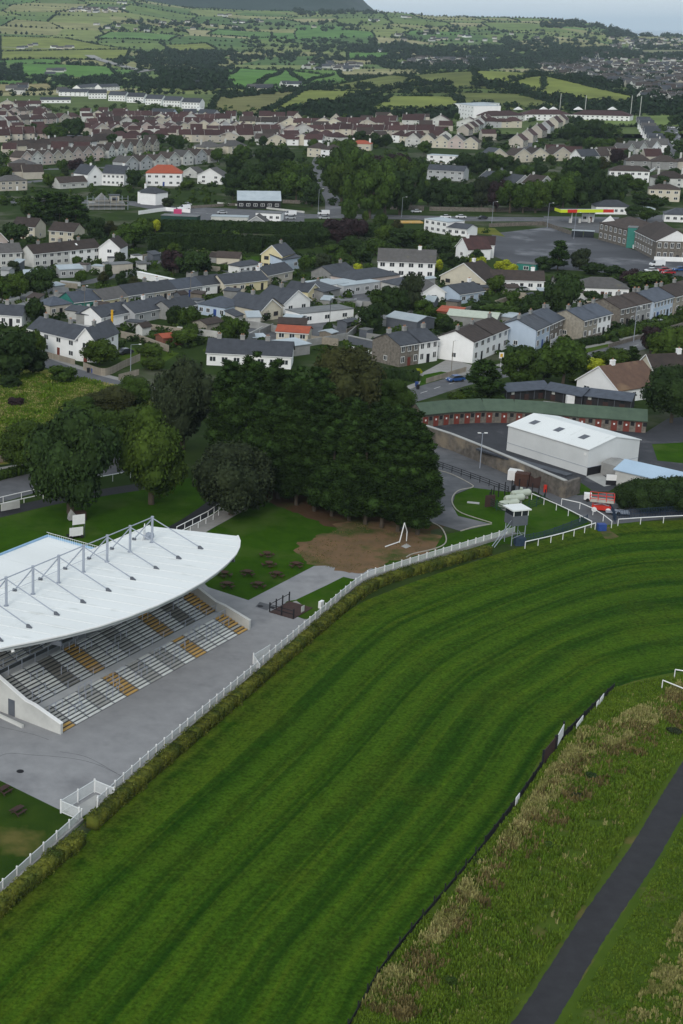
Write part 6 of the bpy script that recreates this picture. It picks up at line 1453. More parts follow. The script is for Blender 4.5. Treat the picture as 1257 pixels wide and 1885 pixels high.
row((720, 262), (735, 263), 2, 10, 9, 4.8, 8, 'h', W2, ['tile_maroon'], 'small white maroon roofed house in the pair right of the copper beech')
row((862, 250), (900, 232), 5, 11, 9, 5, 8.6, 'g', ['beige', 'palegrey'], ['tile_maroon'], 'maroon roofed terrace house in the street left of the dark trees', rot=-.2)
row((962, 272), (1040, 232), 6, 15, 9.5, 5, 9, 'g', ['beige', 'palegrey'], ['tile_maroon'], 'stepped maroon roofed terrace house in the street to the school', rot=-.1)
row((890, 236), (930, 236), 3, 14, 9, 5, 8, 'h', W1, ['tile_maroon'], 'maroon hipped house in the row before the white modern block')
row((905, 300), (1010, 296), 4, 13, 10, 4.2, 8, 'x', ['cream', 'beige', 'white_dirty'], ['tile_brown', 'slate'], 'gabled bungalow in the gap between the dark tree groups', stag=6)
row((1060, 300), (1110, 298), 3, 13, 10, 4.4, 8.2, 'g', W2, ['tile_brown', 'slate'], 'white walled house in the garden plots right of the dark trees', stag=5)
row((1152, 290), (1198, 285), 3, 12, 10, 4.4, 8, 'x', W2, ['tile_grey', 'tile_brown'], 'pale house in the lower end of the white gabled row')
row((1196, 278), (1170, 232), 9, 11, 10, 4.8, 8.2, 'x', ['white'], ['tile_grey', 'slate'], 'white gabled house in the closely stepped row', rot=PI, ch=.3)
row((880, 340), (960, 352), 3, 12, 10, 4.0, 7.6, 'g', ['beige', 'palegrey'], ['tile_brown', 'slate'], 'slate roofed house in the trees of the central belt')
row((1150, 310), (1245, 312), 3, 14, 10, 4.2, 7.4, 'h', ['grey_render', 'beige'], ['tile_brown'], 'dark roofed house in the group above the right end of the belt', stag=5)
row((1208, 345), (1252, 345), 2, 15, 10, 4.2, 7.4, 'h', ['white_dirty'], ['tile_brown'], 'brown hipped house in the corner above the cream villa')
for q in ((1108, 228), (1150, 230)): pass

# farms and cottages scattered over the far country
for i, (px, py, n_) in enumerate([(10, 168, 2), (52, 86, 1), (95, 90, 3), (30, 90, 1), (105, 172, 0), (85, 134, 2), (160, 17, 1), (140, 20, 2), (200, 18, 2), (215, 6, 1), (400, 30, 2), (350, 55, 0), (430, 44, 1), (470, 40, 1), (575, 52, 0), (590, 125, 2), (620, 127, 3), (635, 122, 2), (455, 165, 2), (470, 168, 1), (520, 160, 1), (680, 40, 1), (740, 33, 1), (690, 38, 0), (790, 75, 2), (850, 70, 1), (345, 160, 1), (690, 95, 1), (770, 118, 2), (800, 112, 2), (880, 112, 1)]):
    for k in range(n_ + 1):
        p = GT(px + k * R.uniform(7, 12), py + R.uniform(-1.5, 1.5)); a = R.uniform(-.5, .5); t_ = house(tuple(p.xy), (p.x + 10 * math.cos(a), p.y + 10 * math.sin(a)), 8, 3.6, 7.2, 'g', R.choice(W2), R.choice(['slate', 'tile_grey']), 'pale farmhouse among the far fields ' + ('at the top left' if px < 250 and py < 60 else 'above the bright left field' if px < 250 else 'left of the mountain foot' if px < 560 and py < 60 else 'behind the new estate' if px < 560 else 'beside the bright centre field' if px < 680 and py > 60 else 'under the ridge' if py < 60 else 'in the right woods'), (0, 0), None, world=True, cat='farmhouse', name='farmhouse', L=R.uniform(12, 22), ordn=True, group='farmhouses among the far fields'); t_.location.z = hgt(p.x, p.y)
t_ = house(tuple(GT(82, 138).xy), tuple(GT(102, 138).xy), 12, 5, 7, 'g', 'steel_dark', 'slate', 'blue grey farm shed in the bright field at the left', (0, 0), None, world=True, cat='barn', name='barn')

# the far suburb on the right: past counting, one object
fs = MB(); q = random.Random(4); nfs = 0
def slab_house(b, p, L, D, e, r, a, wm, rm):
    i = len(b.v)
    for x, y, z in ((0, 0, 0), (L, 0, 0), (L, D, 0), (0, D, 0), (0, 0, e), (L, 0, e), (L, D, e), (0, D, e), (0, D / 2, r), (L, D / 2, r)):
        v = rotz((x, y), a); b.v.append((p.x + v.x, p.y + v.y, p.z + z))
    for f, m_ in (((0, 1, 5, 4), wm), ((1, 2, 6, 9, 5), wm), ((2, 3, 7, 6), wm), ((3, 0, 4, 8, 7), wm), ((4, 5, 9, 8), rm), ((6, 7, 8, 9), rm)): b.f.append(tuple(i + k for k in f)); b.m.append(m_)
ZN = [((985, 120), (1257, 172), 330), ((1180, 150), (1300, 190), 60), ((1060, 100), (1257, 125), 90), ((1120, 72), (1257, 92), 60), ((740, 108), (860, 122), 50), ((1000, 112), (1080, 140), 30), ((560, 118), (650, 132), 16), ((120, 16), (210, 24), 24), ((700, 60), (1000, 80), 16), ((160, 38), (470, 60), 16), ((0, 160), (50, 175), 6)]
for (x0, y0), (x1, y1), n in ZN:
    for k in range(n):
        px = q.uniform(x0, x1); py = q.uniform(y0, y1)
        if y0 == 120 and py > 122 + (px - 985) * .25: py = 122 + (px - 985) * .25 * q.random()
        p = GT(px, py); slab_house(fs, p, q.uniform(9, 18), 9, q.uniform(3, 5), q.uniform(6.5, 8.5), q.uniform(-.6, .6), q.choice([0, 0, 1]), q.choice([2, 3, 3, 4]))
o = fs.build('distant_houses', [M['white_dirty'], M['beige'], M['tile_grey'], M['tile_brown'], M['slate']], kind='stuff'); tag(o, 'far suburb of small pale houses beyond the hill at the right', 'houses')

# estate houses past the limit, between the rows built one by one: one object
q = random.Random(8); eh = MB()
for (xa, xb, y) in ((-10, 120, 243), (-10, 90, 222), (60, 270, 215), (150, 420, 226), (130, 330, 242), (160, 420, 250), (170, 330, 257), (300, 560, 222), (400, 560, 243), (440, 560, 258), (560, 690, 228), (580, 840, 243), (600, 700, 256), (690, 830, 226), (690, 860, 262), (400, 480, 262), (280, 400, 236), (850, 960, 258), (230, 300, 268), (0, 100, 252), (1120, 1250, 300), (1000, 1060, 292), (0, 60, 206), (120, 170, 246), (0, 180, 286), (20, 60, 330)):
    A = GT(xa, y); B = GT(xb, y + q.uniform(-3, 3)); n = max(2, int((B - A).length / 13.5)); ra = q.uniform(-.25, .25)
    for k in range(n):
        if q.random() < .12: continue
        p = A.lerp(B, (k + q.uniform(-.15, .15)) / n); p.z = hgt(p.x, p.y)
        if any((p - f[0]).length < 7 for f in FOOT): continue
        slab_house(eh, p, q.uniform(9, 13), 9, q.uniform(3.4, 4.8), q.uniform(6.8, 8.6), ra + q.choice([0, 0, 0, 1.57]) + q.uniform(-.08, .08), q.choice([0, 1, 1]), 3 if q.random() < .8 else 4); FOOT.append((p, 6))
o = eh.build('estate_houses', [M['white_dirty'], M['beige'], M['tile_grey'], M['tile_maroon'], M['tile_brown']], kind='stuff'); tag(o, 'further maroon roofed houses packed between the estate rows', 'houses')
# back yard sheds and walls, one thing each
q = random.Random(12); ns = 0
def in_road(px, py):
    rd = [(83, 668), (215, 708), (330, 735), (745, 733), (830, 706), (905, 690), (1071, 662), (1185, 632), (1257, 608)]
    return py > float(np.interp(px, [c[0] for c in rd], [c[1] for c in rd])) - 22 or (900 < px and 422 < py < 515) or py < 425
for k in range(900):
    if ns >= 60: break
    x0, x1, y0, y1, zn = q.choice([(0, 420, 480, 620, 'left back yards'), (400, 700, 510, 650, 'central back yards'), (680, 1250, 520, 640, 'yards behind the street terraces')])
    px, py = q.uniform(x0, x1), q.uniform(y0, y1); p = G(px, py)
    if in_road(px, py) or any((p - f[0]).length < f[1] + 2.5 for f in FOOT): continue
    a = q.choice([.75, -.55, .1]) + q.uniform(-.1, .1); L = q.uniform(2.5, 5)
    house(tuple(p.xy), (p.x + math.cos(a), p.y + math.sin(a)), q.uniform(2.4, 3.6), q.choice([2.0, 2.3]), q.choice([2.7, 3.2]), q.choice('gmf'), q.choice(['white_dirty', 'timber', 'grey_render', 'palegrey', 'steel_dark']), q.choice(['roof_pale', 'roof_flat', 'tile_brown', 'slate']), 'small shed in the ' + zn, (0, 0), None, world=True, L=L, cat='shed', name='garden_shed', ordn=True, group='sheds in the ' + zn); ns += 1
nw = 0
for k in range(900):
    if nw >= 54: break
    x0, x1, y0, y1, zn = q.choice([(0, 420, 480, 630, 'left back yards'), (400, 700, 510, 650, 'central back yards'), (680, 1250, 520, 640, 'yards behind the street terraces')])
    px, py = q.uniform(x0, x1), q.uniform(y0, y1); p = G(px, py); a = q.choice([.75, -.6, 1.0, -.5]) + q.uniform(-.08, .08); L = q.uniform(6, 16); e_ = p + Vector((math.cos(a), math.sin(a), 0)) * L; mid = (p + e_) / 2
    if in_road(px, py) or in_road(*P(e_.x, e_.y)) or any((t - f[0]).length < f[1] + .5 for f in FOOT for t in (p, mid, e_)): continue
    b = MB(); b.box(0, -.12, 0, L, .12, q.uniform(1.2, 1.9)); o = b.build('garden_wall', M[q.choice(['white_dirty', 'grey_render', 'timber_light', 'stone', 'palegrey'])], None, p, a); tag(o, 'garden wall or fence between the ' + zn, 'wall', 'garden walls of the ' + zn, True); nw += 1
# ---------------------------------------------------------------- cars
def car_meshes(van=False):
    b = MB(); 
    if not van: pr = [(0, .35), (.0, .75), (.35, .88), (1.05, .95), (4.1, .95), (4.3, .7), (4.3, .35)]; gl = [(.75, .93), (1.45, 1.42), (3.1, 1.45), (3.95, .95)]
    else: pr = [(0, .35), (0, 1.0), (.5, 1.15), (4.9, 1.2), (4.9, .35)]; gl = [(.45, 1.14), (1.25, 2.0), (1.3, 2.0), (1.7, 1.16)]
    b.prism(pr, 0, 1.75, 'y'); body = b
    if van: body.prism([(1.4, 1.1), (1.3, 2.02), (4.85, 2.05), (4.9, 1.1)], .03, 1.72, 'y')
    else: body.prism([(1.5, 1.40), (1.6, 1.47), (3.0, 1.48), (3.15, 1.43)], .14, 1.61, 'y')
    g = MB(); g.prism(gl, .10, 1.65, 'y')
    wh = MB(); wh.tube((0, -.02, .32), (0, .2, .32), .32, 12)
    return body, g, wh
CB = {}
for vn in (False, True):
    bd, g, wh = car_meshes(vn)
    for c in ('white', 'silver', 'dark', 'red', 'blue'): CB[(vn, c)] = bd.mesh('body', M['car_paint_' + c])
    CB[(vn, 'g')] = g.mesh('windows', M['glass'])
CB['w'] = wh.mesh('wheel', M['rubber'])
lt = MB(); lt.box(-.02, .1, .6, .0, .45, .78); CB['h'] = lt.mesh('headlight', M['whitepaint'])
def car(px, py, a, c, label, van=False, grp='parked cars', p=None):
    t_ = thing('van' if van else 'parked_car', label, 'van' if van else 'car', p if p is not None else (G(px, py) if py > 222 else GT(px, py)), a, grp, True); L = 4.9 if van else 4.3
    t_.location.z += .02; link('body', CB[(van, c)], t_); link('windows', CB[(van, 'g')], t_)
    for x in (.85, L - .85):
        for y in (0, 1.57): link('wheel', CB['w'], t_, (x, y, 0))
    for y in (0, 1.2): link('headlight', CB['h'], t_, (-.005, y, 0))
car(828, 705, .35, 'blue', 'blue hatchback parked on the street in front of the white terrace'); car(832, 663, .15, 'white', 'white car on the driveway beside the white brown roofed terrace')
car(221, 655, .6, 'dark', 'dark car beside the timber fence of the white house'); car(1188, 602, .3, 'dark', 'dark car parked by the pale blue terrace'); car(1204, 600, .3, 'silver', 'silver car parked behind the dark one by the terrace')
car(905, 536, .1, 'dark', 'dark car in front of the long white bungalow'); car(950, 537, .1, 'silver', 'silver car in front of the long white bungalow')
car(1199, 491, .1, 'white', 'white van parked at the right end of the big car park', True); car(1212, 501, .1, 'red', 'red car in the big car park'); car(1222, 506, .2, 'red', 'dark red car at the edge of the big car park'); car(1190, 502, .1, 'white', 'white car partly behind shrubs by the big car park'); car(1242, 500, .1, 'blue', 'blue car near the right edge of the big car park')
car(586, 396, .05, 'white', 'white van at the road junction by the tall trees', True); car(588, 404, .05, 'silver', 'silver car in front of the white van at the junction'); car(525, 397, .05, 'white', 'white van beside the dark shop', True); car(526, 404, .05, 'silver', 'silver car beside the dark shop')
car(321, 391, .1, 'white', 'white van in the left forecourt', True); car(331, 386, .1, 'white', 'second white van in the left forecourt', True); car(336, 379, .1, 'silver', 'silver car in the left forecourt'); car(400, 394, .0, 'silver', 'silver car parked left of the dark shop')
b = MB(); b.box(0, 0, 0, 3.4, 1.8, 2.0); tag(b.build('pink_van_body', M['pink'], None, G(320, 394)), 'bright pink covered trailer in the left forecourt', 'trailer')
car(812, 402, .05, 'white', 'white car driving on the main road'); car(840, 402, .05, 'white', 'second white car driving on the main road'); car(880, 404, .05, 'dark', 'dark car on the main road'); car(758, 392, .05, 'white', 'white car at the main road wall')
for i, (px, py) in enumerate([(1238, 250), (1239, 256), (1240, 263), (1243, 270), (1246, 278), (1248, 246), (1252, 254), (1226, 236), (1236, 236), (1246, 238), (1206, 235), (1216, 235), (1196, 234)]): car(px, py, 1.1 if i < 7 else .2, R.choice(['white', 'silver', 'white']), 'pale car parked along the street at the upper right')
for i, (px, py) in enumerate([(1000, 250), (1006, 244), (990, 262)]): car(px, py, 1.0, R.choice(['white', 'silver']), 'pale car parked on the street climbing to the school')
car(28, 212, .1, 'silver', 'silver car in the upper left estate')
for px, py, c in ((160, 686, 'black'), (168, 687, 'blue_paint'), (765, 712, 'blue_paint'), (767, 717, 'black')):
    t_ = thing('wheelie_bin', ('blue' if 'blue' in c else 'black') + ' wheelie bin on the pavement ' + ('below the timber fence' if px < 300 else 'beside the street by the terrace'), 'bin', G(px, py)); b = MB(); b.prism([(0, 0), (.55, 0), (.62, 1.0), (-.05, 1.0)], 0, .6, 'y'); b.build('bin_body', M[c], t_); b = MB(); b.box(-.08, -.03, 1.0, .66, .63, 1.07); b.build('lid', M[c], t_)
b = MB(); b.box(0, -.04, 2.2, 1.1, .04, 3.6, 0); b.box(.25, -.06, 2.5, .85, -.041, 3.3, 1); b.tube((.55, 0, 0), (.55, 0, 2.2), .05, 6); tag(b.build('sign_board', [M['whitepaint'], M['yellow_paint']], None, G(917, 676)), 'white sign with yellow panel on a post by the street', 'sign')
b = MB(); b.box(0, 0, 0, 11, 5, .5); tag(b.build('orange_barrier', M['st_orange'], None, G(730, 411)), 'orange work area with low barriers beside the main road', 'barrier')

# ---------------------------------------------------------------- garden walls and fences
def bwall(px, h, m, label, wd=.25, name='garden_wall', cat='wall'):
    b = MB(); path_solid(b, [G(*p) for p in px], wd, 0, h); tag(b.build(name, M[m]), label, cat)
def board_fence(px, h, label, m='timber_light'):
    pts = resample(px, .55); t_ = thing('board_fence', label, 'fence', pts[0]); L = (pts[1] - pts[0]).length; b = MB(); b.box(0, -.02, 0, L * .9, .02, h); me = b.mesh('board', M[m])
    for a, c in zip(pts, pts[1:]): d = c - a; link('board', me, t_, a - pts[0], math.atan2(d.y, d.x))
board_fence([(80, 656), (138, 672)], 1.4, 'low grey panel fence in front of the white long house'); board_fence([(153, 680), (192, 692), (230, 676), (258, 664)], 1.8, 'weathered board fence round the garden of the white corner house')
board_fence([(218, 700), (256, 690)], 1.4, 'short grey fence at the street by the street lamp'); bwall([(218, 620), (262, 630), (310, 648)], 1.7, 'timber_light', 'pale garden wall running behind the small trees left of centre')
bwall([(440, 600), (480, 606), (510, 612)], 1.8, 'grey_render', 'grey yard wall left of the brown roofed garage'); bwall([(564, 638), (640, 625), (655, 612)], 1.8, 'grey_render', 'grey yard wall by the dark pole')
bwall([(640, 640), (700, 655)], .6, 'white', 'low white wall below the dark panel fence'); bwall([(330, 385), (440, 378)], 1.2, 'stone', 'stone wall along the main road at the left'); bwall([(520, 374), (580, 376)], 1.6, 'stone', 'stone wall under the trees by the junction')
bwall([(650, 382), (780, 388)], 2.2, 'stone', 'tall stone wall on the far side of the main road'); bwall([(790, 388), (900, 390), (1000, 388), (1030, 386)], 1.8, 'stone', 'stone wall under the tree belt on the main road')
bwall([(900, 418), (1000, 414), (1050, 432)], 1.5, 'stone', 'low stone wall between main road and big car park'); bwall([(400, 375), (560, 392)], .8, 'white_dirty', 'low white wall of the forecourt')
board_fence([(784, 706), (858, 684)], 1.2, 'pale front garden fence by the driveway'); bwall([(1120, 640), (1190, 620), (1257, 600)], 1.0, 'stone', 'low stone garden wall along the terrace street')
bwall([(345, 465), (400, 470)], 1.2, 'timber_light', 'pale fence beneath the tall dark hedge'); bwall([(255, 395), (305, 388), (350, 392)], 1.6, 'white', 'white yard wall beside the white villa')
bwall([(1100, 248 + 20), (1060, 262)], 1.2, 'white', 'white wall in the gardens left of the stepped row'); bwall([(1196, 318), (1225, 300), (1235, 285)], 1.3, 'white', 'curved white wall round the corner garden at the upper right')
bwall([(1204, 476), (1166, 457)], 1.3, 'white', 'white plinth wall along the side of the brick college', .8)
sheet('garden_lawn', [(770, 712), (815, 697), (838, 688), (812, 684), (780, 690)], 'lawn', 9); sheet('garden_lawn', [(548, 492), (586, 492), (580, 470), (552, 470)], 'lawn', 3); sheet('garden_lawn', [(440, 490), (478, 490), (476, 472), (442, 472)], 'lawn', 3)
sheet('garden_lawn', [(190, 642), (240, 640), (330, 650), (300, 668), (250, 668), (230, 668)], 'verge', 3); sheet('verge', [(850, 428), (905, 432), (930, 436), (910, 420), (850, 418)], 'meadow', 8)
sheet('garden_lawn', [(1060, 655), (1110, 640), (1180, 622), (1160, 612), (1080, 632)], 'verge', 3); sheet('garden_lawn', [(760, 372), (830, 372), (830, 352), (765, 352)], 'verge', 3)
sheet('yard', [(430, 612), (520, 640), (640, 612), (600, 590), (540, 600), (440, 596)], 'tarmac', 3); sheet('yard', [(560, 560), (700, 560), (740, 540), (600, 520), (560, 540)], 'tarmac', 3); sheet('yard', [(150, 500), (270, 500), (270, 470), (200, 480)], 'pavement', 3)
sheet('yard', [(0, 560), (60, 575), (110, 545), (60, 530), (0, 540)], 'pavement', 3)

# ---------------------------------------------------------------- hedges of the town
hedge([(272, 462), (380, 462), (480, 466)], 3.5, 6.0, 'tall dark conifer hedge in front of the commercial yard, left length', m='leaf_dark', dens=110, leaf=.36)
hedge([(480, 462), (540, 458), (580, 452)], 4, 5, 'tall dark hedge behind the pale yellow house', m='leaf_dark', dens=110, leaf=.36)
hedge([(268, 425), (400, 428), (600, 432), (690, 436)], 3.5, 4.5, 'second dark hedge line along the forecourt edge', m='leaf_dark', dens=90, leaf=.36)
hedge([(330, 502), (400, 497), (430, 500)], 1.5, 2.0, 'clipped green hedge below the brown roofed outbuilding', m='leaf_mid', dens=40, leaf=.2)
hedge([(1050, 640), (1110, 630)], 1.6, 1.8, 'dark clipped hedge in front of the stone arched door terrace', m='leaf_dark', dens=50, leaf=.2)
hedge([(1128, 622), (1200, 604)], 1.8, 1.8, 'bright green clipped hedge in front of the brown roofed terrace', m='leaf_mid', dens=50, leaf=.2)
hedge([(1110, 628), (1180, 612), (1257, 592)], 1.6, 1.6, 'long garden hedge along the terrace street', m='leaf_light', dens=40, leaf=.2)
hedge([(690, 694), (770, 702)], 2.2, 2.4, 'dark hedge beside the street right of the round tree', m='leaf_dark', dens=50, leaf=.22)
hedge([(935, 652), (985, 662)], 2.0, 2.2, 'dark hedge in front of the gap between terrace pairs', m='leaf_dark', dens=50, leaf=.22)
hedge([(590, 578), (650, 572)], 2.0, 2.5, 'clipped hedge beside the workshop chimney', m='leaf_mid', dens=40, leaf=.22)
hedge([(820, 504), (870, 512)], 2.2, 2.2, 'hedge above the brown gable house', m='leaf_mid', dens=40, leaf=.22)

# ---------------------------------------------------------------- trees: near
tree(130, 945, 18, 15.5, 'dark', 'largest dark broadleaf tree over the entrance road at the left', True, ordn=False, low=.07)
tree(278, 928, 17, 13, 'light', 'tall domed yellow-green tree behind the grandstand roof', True, ordn=False, low=.025)
tree(425, 948, 12.5, 14.5, 'grey', 'low spreading dark tree at the end of the footpath', True, ordn=False, low=.05)
tree(50, 868, 10, 13, 'light', 'lighter green tree at the left edge behind the largest dark tree', True, ordn=False)
tree(185, 848, 10, 12, 'mid', 'mid green tree between the dark tree and the domed tree', True, ordn=False)
tree(335, 830, 18, 13, 'grey', 'tall grey-green tree behind the domed yellow-green tree', True, ordn=False)
tree(632, 800, 17.5, 17, 'brownish', 'tall willow-like round tree rising behind the conifers', True, ordn=False)
tree(572, 790, 12, 10, 'dark', 'dark tree at the left shoulder of the willow-like tree', True, ordn=False)
tree(722, 775, 9, 9, 'mid', 'smaller green tree between the conifers and the street', True, ordn=False)
tree(200, 765, 6, 11, 'brownish', 'low spreading thorn tree with pale dead twigs in the meadow', True, ordn=False)
tree(245, 752, 7, 9, 'mid', 'bushy green tree left of the street lamp', True, ordn=False)
tree(150, 775, 5, 9, 'mid', 'green thicket at the meadow edge', True, ordn=False); tree(262, 800, 6, 11, 'light', 'light green thicket behind the domed tree', True, ordn=False)
tree(113, 704, 4.0, 8, 'mid', 'round green bush in the meadow near the street', ordn=False); tree(18, 716, 3.0, 6, 'dark', 'dark bush in the meadow at the left', ordn=False); tree(28, 748, 2.0, 4.5, 'purple', 'low reddish bush in the meadow', ordn=False)
tree(20, 700, 11.5, 13, 'dark', 'big dark tree at the left edge beside the white houses', ordn=False); tree(66, 660, 7, 5, 'light', 'narrow yellow-green tree in front of the white long house', ordn=False)
tree(60, 690, 7, 9, 'dark', 'dark tree below the narrow yellow-green tree', ordn=False)
tree(183, 672, 6, 9.5, 'light', 'bushy light tree in front of the white corner house', ordn=False)
# the conifer plantation: one tree each
front = [(478, 906), (512, 918), (545, 930), (578, 941), (610, 950), (642, 958), (672, 965), (702, 972), (732, 978), (748, 981), (768, 984)]
for i, (px, py) in enumerate(front): tree(px, py, 17.2 + R.uniform(-.9, .9) - (.9 if i == 10 else 0), 7.2, 'conifer', 'dark cypress in the front line of the plantation above bare soil', True, low=.12, group='conifers of the plantation')
for i, (px, py) in enumerate([(450, 868), (490, 880), (530, 892), (570, 903), (610, 914), (650, 925), (690, 936), (728, 945), (752, 950)]): tree(px, py, 18 + R.uniform(-.8, .8), 7.6, 'conifer', 'dark cypress in the second line of the plantation', True, low=.1, group='conifers of the plantation')
for i, (px, py) in enumerate([(420, 842), (460, 846), (500, 856), (540, 864), (580, 874)]): tree(px, py, 19.5 + R.uniform(-1, 1), 8.6, 'conifer', 'dark cypress in the tall back left group of the plantation', True, low=.1, group='conifers of the plantation')
for i, (px, py) in enumerate([(640, 888), (690, 900), (725, 908)]): tree(px, py, 15.5, 8, 'conifer', 'dark cypress in the back right group of the plantation', True, low=.1, group='conifers of the plantation')
sheet('soil_bed', [(420, 830), (600, 850), (780, 900), (800, 950), (640, 940), (480, 905)], 'soil', 3)
# right foreground shrubs
for px, py, h, wd in ((1155, 936, 4.8, 5.5), (1180, 940, 5.6, 7), (1210, 942, 6.0, 7.5), (1245, 942, 6.2, 8.5)): tree(px, py, h, wd, 'dark', 'dark dense shrub behind the blue mesh fence', True, low=0.0)
tree(1235, 778, 12, 14, 'dark', 'large dark tree at the right edge above the stables', True, ordn=False); tree(1225, 668, 9, 10, 'light', 'bright green tree at the right edge above the bungalow', ordn=False); tree(1196, 650, 7, 6, 'purple', 'dark reddish tree beside the bright green tree', ordn=False); tree(1262, 655, 8, 9, 'light', 'second bright green tree cut by the right edge', ordn=False)
tree(958, 716, 9.5, 10, 'mid', 'rounded green tree in front of the pale blue terrace', ordn=False); tree(1036, 706, 10.5, 11, 'mid', 'larger rounded green tree beside the street bend', ordn=False); tree(1000, 700, 6, 6, 'grey', 'grey-green tree between the two rounded ones', ordn=False)
tree(888, 742, 9.5, 9, 'conifer', 'dark spreading cedar by the street sign', ordn=False, low=.02)
for px, py, h, wd, k, lab in ((845, 740, 2.6, 5, 'light', 'light shrub left of the cedar above the green roof'), (870, 742, 3, 6, 'light', 'light shrub below the cedar'), (905, 738, 2.5, 4.5, 'mid', 'green shrub right of the cedar'), (1091, 683, 3.0, 7, 'yellow', 'bright yellow shrub beside the street'), (1125, 672, 4.0, 9, 'light', 'olive shrub mass right of the yellow shrub'), (1163, 668, 4.1, 4, 'conifer', 'small dark conical shrub beside the olive shrub'), (1075, 705, 2, 8, 'light', 'low hedge-like shrub under the yellow one'), (770, 690, 1.6, 1.8, 'yellow', 'small bright shrub at the terrace front')): tree(px, py, h, wd, k, lab, ordn=False)
